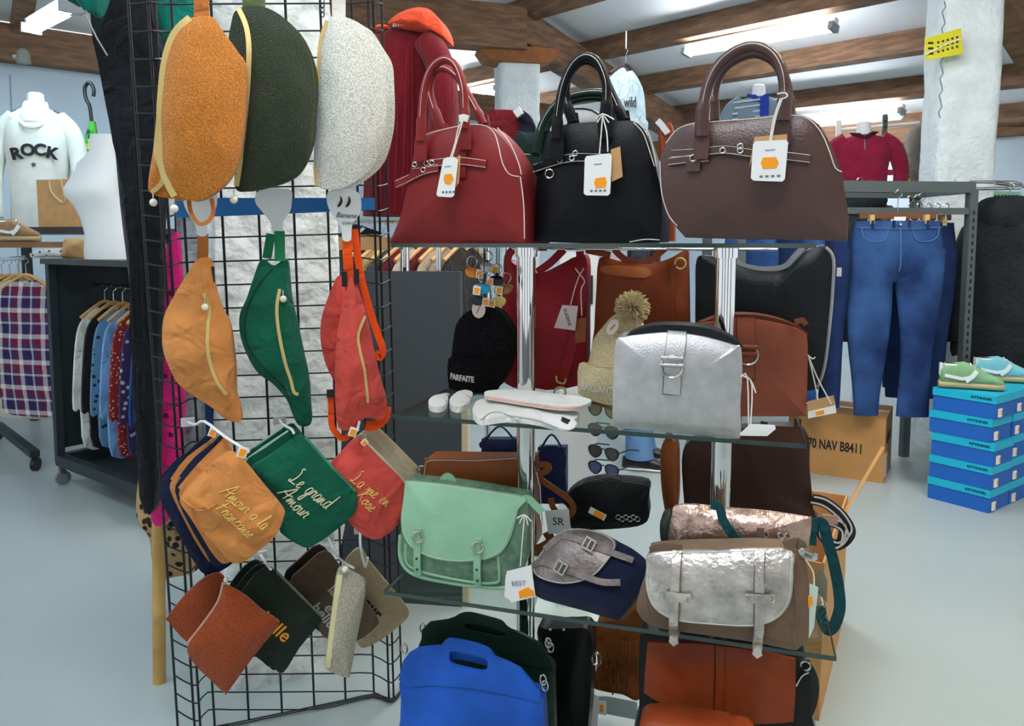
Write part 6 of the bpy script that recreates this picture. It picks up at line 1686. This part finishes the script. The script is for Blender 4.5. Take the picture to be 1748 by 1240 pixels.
# person standing behind the shelves (only a leg and shoe show)
def person():
    q = onz(1100, 802, 0); x0, y0 = q.x, q.y + .12
    t = thing('person', 'person in blue jeans and black sneakers standing behind the shelves', 'person', Frame((x0, y0, 0), 76))
    J = [(0, 0, .93), (-.11, .0, .88), (-.12, -.02, .50), (-.12, .02, .09), (.11, 0, .88), (.12, -.02, .50), (.12, .02, .09),
         (0, 0, 1.15), (0, 0, 1.36), (0, 0, 1.47), (0, -.01, 1.58), (0, -.01, 1.66), (-.18, 0, 1.37), (-.24, .02, 1.10), (-.25, -.05, .88), (-.25, -.08, .80), (.18, 0, 1.37), (.24, .02, 1.10), (.25, -.05, .88), (.25, -.08, .80)]
    E = [(0, 1), (1, 2), (2, 3), (0, 4), (4, 5), (5, 6), (0, 7), (7, 8), (8, 9), (9, 10), (10, 11), (8, 12), (12, 13), (13, 14), (14, 15), (8, 16), (16, 17), (17, 18), (18, 19)]
    Rr = [.13, .095, .07, .05, .095, .07, .05, .13, .13, .05, .085, .07, .06, .048, .034, .03, .06, .048, .034, .03]
    me = bpy.data.meshes.new('body'); me.from_pydata(J, E, [])
    o = bpy.data.objects.new('body', me); COL.objects.link(o)
    sk = o.modifiers.new('skin', 'SKIN')
    for v, r in zip(me.skin_vertices[0].data, Rr): v.radius = (r, r * .85)
    me.skin_vertices[0].data[0].use_root = True
    sb = o.modifiers.new('sub', 'SUBSURF'); sb.levels = 2; sb.render_levels = 2
    dg = bpy.context.evaluated_depsgraph_get(); dg.update()
    m2 = bpy.data.meshes.new_from_object(o.evaluated_get(dg)); COL.objects.unlink(o); bpy.data.objects.remove(o)
    m2.materials.clear(); 
    for mm in (mat('skin', (205, 160, 132), .6), mat('pale_denim', (96, 134, 176), .85, bump=.3, bscale=260, var=.15), cloth('dark_sweater', (40, 44, 54))): m2.materials.append(mm)
    for p in m2.polygons:
        z = p.center.z; p.use_smooth = True
        p.material_index = 1 if z < .96 and abs(p.center.x) < .22 else (2 if z < 1.42 and not (abs(p.center.x) > .2 and z < .87) else 0)
    ob = bpy.data.objects.new('body', m2); COL.objects.link(ob); ob.parent = t
    MB().ball((0, .01, 1.70), .098, 14).build('hair', mat('dark_hair', (44, 32, 26), .7), t)
    for s in (-1, 1):
        MB().loft([(s * .12, .02, .30, .085, .075), (s * .12, .01, .18, .082, .075), (s * .12, .0, .075, .088, .085)], 16).build('trouser_cuff', MATS['pale_denim'], t)
        mb = MB(); mb.loft([(s * .12, 0, 0, 0, 0)] * 2, 4); mb = MB()
        secs = [(-.10, .04, .035, .04), (-.06, .045, .045, .045), (.02, .045, .05, .045), (.10, .048, .035, .035), (.16, .045, .028, .028), (.19, .03, .022, .02)]
        mb.loft([(s * .12, z, x, w, h) for x, w, z, h in secs], 14, 2.3); mb.V = [Vector((v.x, -v.z, v.y)) for v in mb.V]; mb.build('sneaker', BLACKPL, t)
        mb = MB(); mb.loft([(s * .12, .010, x, w * 1.05, .010) for x, w, z, h in secs], 14, 2.3); mb.V = [Vector((v.x, -v.z, v.y)) for v in mb.V]; mb.build('sole', CARD, t)
person()

# ================================================================ BACKGROUND, CENTRE
F = Frame(Vector((P(720, 415, 2.75).x, 2.75, 0)), -8)
t = thing('grey_counter', 'dark grey upright panel standing behind the coral bags', 'counter', F)
xl = F.p3(575, 415, 0).x; xr = F.p3(785, 415, 0).x; zt = F.p3(785, 464, 0).z
MB().box(((xl + xr) / 2, .02, zt / 2), (xr - xl, .035, zt)).build('panel', GREYP, t, smooth=False)
MB().box((xr + .012, .03, zt / 2 - .25), (.022, .05, zt - .5)).build('edge_strip', mat('pale_wood', (206, 190, 158), .6), t, smooth=False)
MB().tube([(F.p3(748, 420, .06).x, .06, zt), (F.p3(748, 420, .06).x, .06, 1.36)], .010, 8).build('post', CHROME, t)
GC = [((40, 40, 44), 'black'), ((206, 176, 120), 'sand'), ((70, 72, 76), 'charcoal'), ((112, 22, 34), 'burgundy'), ((228, 214, 196), 'cream'), ((104, 20, 34), 'wine red'), ((214, 196, 166), 'beige'), ((190, 172, 150), 'stone'), ((44, 38, 38), 'dark brown')]
for k, (c_, nm) in enumerate(GC):
    px = 636 + k * 20
    F = Frame(P(px, 424, 3.62), 62)
    hanging_top('garment', nm + ' garment hanging in the row behind the grey panel', F, .42, .72, cloth('row_' + nm.replace(' ', '_'), c_), 'garment', .62, .008, .009, 'garments behind the grey panel', seed=k, wr=.003)
Fw = Frame(Vector((P(716, 415, 3.62).x, 3.62, 0)), 0)
t = thing('clothes_rail', 'chrome rail behind the grey panel with a row of garments', 'rail', Fw)
zr = P(700, 424, 3.62).z + .13
for x in (-.32, .32): MB().tube([(x, 0, 0), (x, 0, zr)], .014, 8).build('leg', CHROME, t)
MB().tube([(-.32, 0, zr), (.32, 0, zr)], .012, 8).build('bar', CHROME, t)
# shelf with shoes seen beside the coral hang card
F = Frame(P(612, 427, 2.95), 6)
t = thing('wooden_shelf', 'pale wooden shelf board with dark shoes behind the grid', 'shelf', F)
a, b_ = F.p3(560, 416, 0), F.p3(665, 416, 0)
MB().box(((a.x + b_.x) / 2, .1, a.z), (b_.x - a.x, .2, .05)).build('board', mat('pine_board', (204, 158, 104), .6, var=.1), t, smooth=False)
MB().box((a.x + .02, .1, a.z / 2 - .6), (.03, .18, 1.3)).build('support', DSTEEL, t, smooth=False)
sneaker('dark sneaker on the pale wooden shelf behind the grid', t.matrix_world @ Vector((a.x + .12, .09, a.z + .026)), 10, cloth('shoe_dark', (44, 44, 48)), .20).scale = (.8, .9, .5)

# burgundy jumper on a bust with an orange scarf
KN = knit('burgundy_knit', (112, 20, 30))
F = Frame(P(700, 365, 2.95), -10)
t = thing('dressed_bust', 'burgundy ribbed jumper on a bust with an orange scarf', 'jumper', F)
zt = F.p3(700, 42, 0).z; sc = zt
def fx(px, y=0): return F.p3(px, 200, y).x
def fz(py, y=0): return F.p3(700, py, y).z
mb = MB(); mb.loft([((fx(l) + fx(r)) / 2, .06, fz(y), (fx(r) - fx(l)) / 2, d) for y, l, r, d in ((368, 612, 745, .13), (300, 615, 748, .13), (220, 618, 745, .13), (150, 620, 745, .13), (100, 622, 745, .12), (70, 626, 742, .10), (54, 640, 730, .08), (44, 662, 715, .06))], 28, 2.4); mb.build('jumper_body', KN, t)
mb = MB(); pts = crom([F.p3(728, 72, -.02), F.p3(750, 110, -.05), F.p3(757, 180, -.08), F.p3(752, 250, -.09), F.p3(740, 330, -.09), F.p3(735, 368, -.09)], 4, False); n_ = len(pts)
mb.tube(pts, [.055 - .004 * abs(i - n_ / 2) / n_ for i in range(n_)], 16); mb.build('sleeve', KN, t)
for k in range(9):
    pts2 = [p + Vector((.052 * math.cos(k * .5 - 2.6), .052 * math.sin(k * .5 - 2.6), 0)) for p in pts[2:]]; MB().tube(pts2, .0035, 5).build('rib', KN, t)
for k in range(7):
    MB().tube([F.p3(632 + k * 12, 80 + (6 - k) * 2, -.055), F.p3(626 + k * 13, 200, -.078), F.p3(622 + k * 13, 362, -.078)], .0035, 5).build('rib', KN, t)
ORS = cloth('orange_scarf', (232, 82, 48))
b = Puff(F.poly([(668, 45), (680, 32), (700, 22), (722, 18), (742, 24), (756, 44), (761, 66), (748, 62), (725, 56), (700, 54), (685, 50)]), tb=.16, bf=.05, wr=.015, wf=16, y0=-.04); b.build('scarf', ORS, t)
b = Puff(F.poly([(630, 52), (645, 42), (662, 44), (655, 52)]), tb=.1, bf=.02, y0=.0); b.build('scarf_end', ORS, t)
mb = MB(); mb.loft([(fx(694), .05, fz(40), .05, .05), (fx(694), .05, fz(28), .045, .045), (fx(694), .05, fz(22), .02, .02)], 14); mb.build('neck', MANN, t)
for k in range(10): MB().tube([F.p3(672 + k * 3.0, 40 - k * .6, -.055), F.p3(671 + k * 3.0, 46 - k * .4, -.058)], .0015, 4).build('fringe', CARD, t)
MB().tube([(fx(680), .06, fz(368)), (fx(680), .06, -F.o.z)], .018, 10).build('stand', CHROME, t)
MB().loft([(fx(680), .06, -F.o.z, .16, .16), (fx(680), .06, -F.o.z + .02, .15, .15)], 20).build('base', CHROME, t)

# T-shirt hung from a rafter, striped polo bust, burgundy polo bust, grey jacket
F = Frame(P(1075, 205, 4.6), 35)
t, b = hanging_top('t_shirt', 'pale blue printed T-shirt hung from the roof beam', Frame(P(1072, 118, 4.6), 52), .40, .46, cloth('pale_blue_jersey', (196, 222, 232)), 'shirt', .28, .03, .02, None, mat('dark_hanger', (60, 44, 44), .5))
MB().tube([(0, .015, .12), (0, .015, .22)], .004, 5).build('cord', CARD, t)
text_mesh('print', 'wild', .09, INK, t, Matrix.Translation((-.02, -.03, -.20)) @ Matrix.Rotation(math.radians(-8), 4, 'Y') @ Matrix.Rotation(math.pi / 2, 4, 'X'), .001)
def bust(name, label, F, m, w, h, cat, neck=True, sleeves=True, zipm=None, collar=None, base=True):
    """dressed torso: origin under the hem"""
    t = thing(name, label, cat, F)
    mb = MB(); mb.loft([(0, 0, 0, w * .46, .11), (0, 0, h * .2, w * .44, .105), (0, 0, h * .45, w * .45, .11), (0, 0, h * .7, w * .50, .12), (0, 0, h * .85, w * .52, .10), (0, 0, h * .94, w * .40, .08), (0, 0, h, w * .18, .06)], 24, 2.3); mb.build('garment', m, t)
    if sleeves:
        for s in (-1, 1):
            pts = crom([(s * w * .30, 0, h * .90), (s * w * .50, 0, h * .80), (s * w * .61, -.01, h * .62), (s * w * .66, -.04, h * .36), (s * w * .62, -.07, h * .08)], 4, False); n = len(pts)
            MB().tube(pts, [.075 - .03 * i / n for i in range(n)], 12).build('sleeve', m, t)
            MB().tube([pts[-1], pts[-1] + Vector((0, -.004, -.03))], .04, 12).build('cuff', m, t)
    if neck: MB().loft([(0, 0, h * .97, .06, .055), (0, 0, h + .05, .052, .05), (0, 0, h + .09, .05, .048), (0, 0, h + .10, .03, .03)], 16).build('neck', MANN, t)
    if collar:
        for s in (-1, 1): MB().ribbon([(s * .005, -.085, h * .90), (s * .045, -.075, h * .97), (s * .075, -.03, h * 1.02), (s * .05, .04, h * 1.03)], .05, .008, (0, 1, .4)).build('collar', collar, t)
    if zipm: MB().tube([(0, -.11, h * .74), (0, -.10, h * .86), (0, -.075, h * .96)], .006, 6).build('zip', zipm, t)
    if base:
        MB().tube([(0, 0, 0), (0, 0, -F.o.z)], .016, 10).build('stand', CHROME, t)
        MB().loft([(0, 0, -F.o.z, .15, .15), (0, 0, -F.o.z + .02, .14, .14)], 20).build('foot', CHROME, t)
    return t
MAG = cloth('burgundy_jersey', (136, 26, 56))
bust('dressed_bust', 'burgundy zip polo on a white bust left of the pillar', Frame(P(1470, 335, 5.9), -18), MAG, .40, .46, 'shirt', True, True, SILVERM, cloth('dark_collar', (66, 20, 34)))
GRJ = cloth('grey_wool', (120, 114, 104))
bust('dressed_bust', 'grey brown jacket on a bust half hidden by the pillar', Frame(P(1600, 312, 6.35), 12), GRJ, .42, .48, 'jacket', False, True)
STR = mat('striped_jersey', (110, 130, 146), .85)
bust('dressed_bust', 'blue grey striped shirt on a bust above the brown handbag', Frame(P(1292, 275, 6.4), -10), STR, .42, .52, 'shirt', True, True, None, cloth('cobalt_collar', (40, 62, 150)))
for k in range(7): MB().ribbon([(-.21, -.06, .20 + k * .045), (0, -.125, .21 + k * .045), (.0, -.125, .21 + k * .045)], .012, .006).build('stripe', cloth('pale_stripe', (190, 204, 208)), bpy.data.objects['dressed_bust.003'] if 'dressed_bust.003' in bpy.data.objects else None)
MB().box((.03, -.118, .40), (.07, .02, .2)).build('shirt_front', cloth('cobalt_collar', (40, 62, 150)), bpy.data.objects['dressed_bust.003'])
# shelving upright with rails and red price strip behind
F = Frame(P(1510, 415, 6.5), -12)
F = Frame(Vector((F.o.x, F.o.y, 0)), -12)
t = thing('shelving_frame', 'slotted steel shelving frame behind the burgundy polo', 'shelf', F)
for x_, zt_ in ((1511, 195), (1432, 205)):
    q = F.p3(x_, zt_, 0); MB().box((q.x, 0, q.z / 2), (.04, .03, q.z)).build('upright', STEEL if x_ > 1500 else CARD, t, smooth=False)
    if x_ > 1500:
        for k in range(12): MB().box((q.x, -.016, q.z - .06 - k * .05), (.012, .004, .026)).build('slot', BLACKPL, t, smooth=False)
a, b_ = F.p3(1430, 222, 0), F.p3(1570, 210, 0); MB().tube([a, b_], .014, 8).build('cross_rail', CARD, t)
a, b_ = F.p3(1490, 295, -.03), F.p3(1545, 294, -.03); MB().box((a + b_) / 2, ((b_ - a).length, .02, .045)).build('price_strip', mat('raspberry', (200, 36, 84), .5), t, smooth=False)
q = F.p3(1552, 299, -.06); MB().box(q, (.13, .01, .10)).build('price_card', mat('yellow_card', (240, 206, 40), .6), t, smooth=False)
for k in range(2): MB().box(q + Vector((-.0 + .02 * k, -.008, .02 - .035 * k)), (.09 - .04 * k, .004, .012)).build('print', INK, t, smooth=False)
# white sunglasses board
F = Frame(Vector((P(1010, 415, 2.69).x, 2.69, 0)), -10)
t = thing('sunglasses_stand', 'white sunglasses display board behind the bobble hat', 'display stand', F)
a, b_ = F.p3(955, 740, 0), F.p3(1018, 740, 0); zt = F.p3(1000, 430, 0).z; MB().box(((a.x + b_.x) / 2, .0, zt / 2), (b_.x - a.x, .03, zt)).build('board', WHITEP, t, smooth=False)
MB().box(((a.x + b_.x) / 2, .05, .01), (.3, .3, .02)).build('foot', WHITEP, t, smooth=False)
MB().box((F.p3(1007, 500, -.02).x, -.02, F.p3(1007, 470, 0).z - .05), (.02, .01, .10)).build('label_holder', INK, t, smooth=False)
for k, (py, c_, nm) in enumerate(((700, (120, 116, 104), 'grey'), (772, (60, 48, 40), 'tortoiseshell'), (800, (50, 66, 120), 'blue lens'), (735, (50, 50, 52), 'black'))):
    Fs = Frame(P(1030, py, 2.55), -40)
    s_ = thing('sunglasses', nm + ' sunglasses hanging on the white board', 'sunglasses', Fs, 'sunglasses on the white board')
    for s in (-1, 1):
        o_ = crom([(s * .034 + .026 * math.cos(a_), .021 * math.sin(a_) + .003 * math.cos(2 * a_)) for a_ in [i * .7854 for i in range(8)]], 3)
        MB().tube([(p.x, 0, p.y) for p in o_], .0028, 6, True).build('rim', BLACKPL, s_)
        MB().plate([tuple(p) for p in o_], -.001, .001).build('lens', mat('lens_' + nm.replace(' ', '_'), c_, .1, spec=.8), s_, smooth=False)
        MB().tube([(s * .062, 0, .006), (s * .066, .06, .006), (s * .060, .13, -.012)], .0025, 5).build('temple', BLACKPL, s_)
    MB().tube([(-.009, 0, .008), (0, -.002, .012), (.009, 0, .008)], .0026, 5).build('bridge', BLACKPL, s_)

# ================================================================ BACKGROUND, LEFT
# wheeled rack with coloured blouses
w0 = onz(105, 826, 0); w1 = onz(250, 886, 0)
dv = (w1 - w0).normalized(); yawr = math.degrees(math.atan2(dv.y, dv.x)); Lr = (w1 - w0).length + .12
Fl = Frame(w0, yawr)
t = thing('wheeled_rack', 'dark steel wheeled clothes rack with wooden top and castors', 'rack', Fl)
HR = P(80, 446, Fl.o.y).z
for x in (0, Lr):
    for y in (0, .46): MB().box((x, y, HR / 2 + .06), (.04, .04, HR - .12)).build('upright', DSTEEL, t, smooth=False)
for y in (0, .46): MB().box((Lr / 2, y, .14), (Lr, .05, .06)).build('bottom_bar', DSTEEL, t, smooth=False)
for x in (0, Lr): MB().box((x, .23, .14), (.05, .46, .06)).build('bottom_bar', DSTEEL, t, smooth=False)
MB().box((Lr / 2, .23, .10), (Lr, .44, .015)).build('bottom_tray', DSTEEL, t, smooth=False)
MB().box((Lr / 2, .23, HR), (Lr + .06, .54, .03)).build('top_board', mat('dark_board', (58, 56, 56), .5), t, smooth=False)
MB().box((-.01, .23, HR / 2 + .1), (.012, .44, HR - .2)).build('side_panel', DSTEEL, t, smooth=False)
MB().tube([(0, .23, HR - .14), (Lr, .23, HR - .14)], .012, 8).build('hanging_rail', CHROME, t)
for x in (.02, Lr - .02):
    for y in (0.0, .46):
        w_ = MB(); w_.tube([(x - .012, y, .04), (x + .012, y, .04)], .04, 16); w_.build('castor', mat('castor_grey', (120, 126, 128), .4), t)
        MB().box((x, y, .09), (.03, .03, .05)).build('castor_fork', STEEL, t, smooth=False)
BCOL = [((226, 226, 218), 'off-white', None), ((28, 28, 32), 'black', None), ((96, 138, 170), 'blue leaf print', (34, 48, 66)), ((116, 158, 206), 'sky blue', None), ((140, 42, 40), 'red dotted', (222, 196, 170)), ((62, 48, 88), 'purple floral', (190, 184, 196)), ((26, 62, 120), 'royal blue velvet', None), ((24, 52, 104), 'navy blue velvet', None), ((20, 42, 88), 'dark navy', None)]
for k, (c_, nm, sp) in enumerate(BCOL):
    x = .12 + k * (Lr - .22) / 8.0
    o = Fl.m @ Vector((x, .23, HR - .26))
    m = voro('blouse_' + str(k), c_, sp, 55 if k == 4 else 26, .22, .3) if sp else cloth('blouse_' + str(k), c_, .2)
    hanging_top('blouse', nm + ' blouse on a wooden hanger in the wheeled rack', Frame(o, yawr + 90), .30, .80 - .02 * (k % 3), m, 'blouse', .56, .018, .012, 'blouses in the wheeled rack', seed=k * 2.3, wr=.004)
# table with sweater bust, paper bags, torso
Ft = Frame(Vector((P(60, 415, 5.0).x, 5.28, 0)), -10)
t = thing('display_table', 'dark table against the left wall carrying the bust and paper bags', 'table', Ft)
ZT = P(60, 388, 4.9).z
MB().box((0, .0, ZT - .02), (1.3, .84, .04)).build('top', mat('dark_board', (58, 56, 56), .5), t, smooth=False)
for x in (-.6, .6):
    for y in (-.36, .36): MB().box((x, y, ZT / 2 - .02), (.05, .05, ZT - .04)).build('leg', DSTEEL, t, smooth=False)
WKN = mat('white_knit', (226, 228, 218), .9, bump=.5, bscale=160, var=.06, vscale=10, spec=.1)
F = Frame(Vector((P(72, 388, 5.2).x, 5.2, ZT)), 14)
t = bust('dressed_bust', 'white V-neck sweater lettered ROCK on a bust at far left', F, WKN, .40, .80, 'sweater', True, True, None, None, False)
for ch, x_, z_, r_ in (('R', -.095, .480, 12), ('O', -.022, .505, 5), ('C', .048, .508, -4), ('K', .116, .490, -12)):
    M = Matrix.Translation((x_, -.128 + abs(x_) * .12, z_)) @ Matrix.Rotation(math.radians(-r_), 4, 'Y') @ Matrix.Rotation(math.pi / 2, 4, 'X')
    text_mesh('lettering', ch, .105, INK, t, M, .003, .004)
for k in range(5):
    a_ = k * 1.2566; MB().tube([(.005 + .016 * math.sin(a_), -.118, .415 + .016 * math.cos(a_)), (.005 + .016 * math.sin(a_ + 2.513), -.118, .415 + .016 * math.cos(a_ + 2.513))], .0016, 4).build('star_print', INK, t)
MB().loft([(0, -.02, .70, .11, .085), (0, -.03, .74, .10, .075), (0, 0, .84, .07, .05)], 16).build('chest', MANN, t)
MB().tube(crom([(-.13, .0, .76), (-.06, -.10, .68), (0, -.122, .655), (.06, -.10, .68), (.13, 0, .76)], 4, False), .010, 6).build('neckline', WKN, t)
for s in (-1, 1): MB().ribbon([(s * .13, -.01, .775), (s * .10, -.07, .72)], .04, .01).build('top_strap', cloth('dark_grey_top', (60, 66, 68)), t)
MB().loft([(0, 0, .0, .17, .10), (0, 0, .12, .175, .10)], 20).build('skirt', cloth('grey_tweed', (70, 74, 80)), t)
F = Frame(Vector((P(180, 445, 4.0).x, 4.02, P(180, 447, 4.0).z)), -15)
t = thing('torso', 'bare white mannequin torso standing on the wheeled rack', 'mannequin', F)
zz = lambda py: F.p3(180, py, 0).z
xx = lambda px: F.p3(px, 340, 0).x
mb = MB(); mb.loft([((xx(l) + xx(r)) / 2, dy, zz(y), (xx(r) - xx(l)) / 2, d) for y, l, r, d, dy in ((444, 146, 222, .09, 0), (430, 145, 222, .09, 0), (400, 148, 216, .085, 0), (372, 142, 212, .08, -.005), (350, 134, 208, .085, -.015), (335, 126, 207, .10, -.03), (322, 124, 206, .10, -.03), (305, 132, 204, .085, -.02), (290, 136, 202, .075, 0), (278, 138, 200, .065, 0), (268, 150, 198, .055, 0), (258, 158, 197, .045, 0), (240, 160, 197, .045, 0), (230, 162, 196, .042, 0))], 24); mb.build('torso', MANN, t)
F = Frame(P(150, 275, 5.52), 0)
t = thing('umbrella', 'folded umbrella with green leaf print and black crook handle', 'umbrella', F)
zz = lambda py: F.p3(150, py, 0).z; xx = lambda px: F.p3(px, 220, 0).x
MB().tube(crom([(xx(162), 0, zz(165)), (xx(163), 0, zz(152)), (xx(156), 0, zz(141)), (xx(148), 0, zz(150)), (xx(149), 0, zz(168)), (xx(155), 0, zz(182)), (xx(157), 0, zz(208))], 5, False), .013, 8).build('handle', BLACKPL, t)
MB().loft([(xx(150), 0, zz(384), .02, .02), (xx(150), 0, zz(290), .075, .06), (xx(152), 0, zz(262), .065, .05), (xx(157), 0, zz(225), .035, .03), (xx(158), 0, zz(208), .022, .022)], 12).build('canopy', voro('leaf_print', (70, 150, 60), (24, 70, 40), 20, .35, .5), t)
for k in range(3): MB().loft([(xx(150) + .03 * (k - 1), -.055, zz(280 - k * 12), .012, .01), (xx(152) + .03 * (k - 1), -.05, zz(255 - k * 8), .012, .01)], 8).build('yellow_leaf', mat('leaf_yellow', (196, 196, 60), .8), t)
def paper_bag(label, F, w, d, h):
    t = thing('paper_bag', label, 'paper bag', F, 'kraft paper bags on the table')
    for c, s, nm in (((0, 0, h / 2), (w, .004, h), 'front'), ((0, d, h / 2), (w, .004, h), 'back'), ((-w / 2, d / 2, h / 2), (.004, d, h), 'side'), ((w / 2, d / 2, h / 2), (.004, d, h), 'side'), ((0, d / 2, .004), (w, d, .004), 'bottom')): MB().box(c, s).build(nm, KRAFT, t, smooth=False)
    MB().tube(crom([(-w * .12, -.006, h * .98), (-.02, -.006, h * .75), (.04, -.006, h * .55), (.08, -.006, h * .55), (w * .22, -.006, h * .98)], 4, False), .006, 6).build('handle', mat('twisted_paper', (206, 176, 130), .8), t)
paper_bag('kraft paper carrier bag standing in front of the ROCK sweater', Frame(Vector((P(96, 383, 4.88).x, 4.88, ZT)), -12), .26, .10, .30)
paper_bag('second kraft paper bag half hidden by the white torso', Frame(Vector((P(142, 383, 5.0).x, 5.02, ZT)), 5), .16, .10, .32)
F = Frame(Vector((P(122, 440, 4.15).x, 4.18, HR + .016)), -20)
t = thing('kraft_parcel', 'crumpled kraft paper parcel lying on the wheeled rack', 'parcel', F)
b = Puff([(-.09, 0), (-.09, 0), (-.085, .07), (-.05, .11), (.07, .10), (.09, .06), (.09, 0), (.09, 0)], tb=.14, bf=.03, wr=.02, wf=20); b.build('paper', KRAFT, t)
F = Frame(Vector((P(78, 440, 4.3).x, 4.36, HR + .016)), 10)
t = thing('folded_fabric', 'folded black and white fabric lying left of the parcel', 'fabric', F)
b = Puff([(-.11, 0), (-.11, 0), (-.11, .03), (.0, .05), (.11, .03), (.11, 0), (.11, 0)], tb=.2, bf=.02, wr=.01); b.build('cloth', voro('bw_fabric', (190, 190, 184), (40, 40, 44), 40), t)
F = Frame(Vector((P(25, 416, 4.55).x, 4.6, P(25, 418, 4.55).z)), -10)
t = thing('shoe_board', 'brown wooden board with a pair of tan shoes at far left', 'shelf', F)
MB().box((-.05, .1, .0), (.5, .22, .035)).build('board', mat('brown_board', (130, 92, 56), .6, var=.15), t, smooth=False)
MB().box((.05, .28, .0), (.04, .2, .03)).build('bracket', DSTEEL, t, smooth=False)
sneaker('tan shoe on the brown board at far left', F.o + Vector((-.06, .08, .018)), 20, cloth('shoe_tan', (150, 116, 84)), .22)
# rail with plaid shirt
F = Frame(P(42, 478, 4.50), -12)
hanging_top('shirt', 'purple and white plaid shirt facing out on the far left rail', F, .40, .82, plaid('plaid_cloth'), 'shirt', .70, .03, .03, None, HWOOD)
for k, (c_, nm) in enumerate((((196, 190, 176), 'oatmeal'), ((34, 32, 34), 'black'), ((150, 84, 60), 'rust'), ((176, 160, 130), 'sand'))):
    F = Frame(P(28 - k * 14, 478, 4.66 + k * .11), -12)
    hanging_top('cardigan', nm + ' cardigan hanging behind the plaid shirt', F, .42, .86, cloth('card_' + nm, c_), 'cardigan', .66, .03, .02, 'cardigans behind the plaid shirt', seed=k)
b_ = P(-18, 478, 5.16) + Vector((0, 0, .13)); a = P(44, 478, 4.44) + Vector((0, 0, .13))
Fz = Frame(Vector((b_.x, b_.y, 0)))
t = thing('clothes_rail', 'chrome rail on castors with the plaid shirt at far left', 'rail', Fz)
MB().tube([Fz.inv @ a, Fz.inv @ b_], .012, 8).build('bar', CHROME, t)
for q in (b_,): MB().tube([Fz.inv @ Vector((q.x, q.y, .08)), Fz.inv @ q], .014, 8).build('leg', DSTEEL, t)
for q in (a, b_): MB().tube([Fz.inv @ Vector((q.x - .012, q.y, .04)), Fz.inv @ Vector((q.x + .012, q.y, .04))], .04, 14).build('castor', BLACKPL, t)
MB().bar(Fz.inv @ Vector((a.x, a.y, .10)), Fz.inv @ Vector((b_.x, b_.y, .10)), .05, .04).build('base_bar', DSTEEL, t, smooth=False)
# spotlight on the wall plate
F = Frame(P(40, 97, 6.0), 10)
t = thing('spotlight', 'small grey spotlight fixed to the beam at top left', 'lamp', F)
MB().loft([(0, 0, -.05, .05, .05), (0, 0, .03, .045, .045), (0, 0, .06, .02, .02)], 14).build('head', mat('lamp_grey', (150, 150, 140), .4), t)
MB().tube([(-.07, 0, 0), (-.02, 0, 0)], .02, 8).build('arm', SILVERM, t)
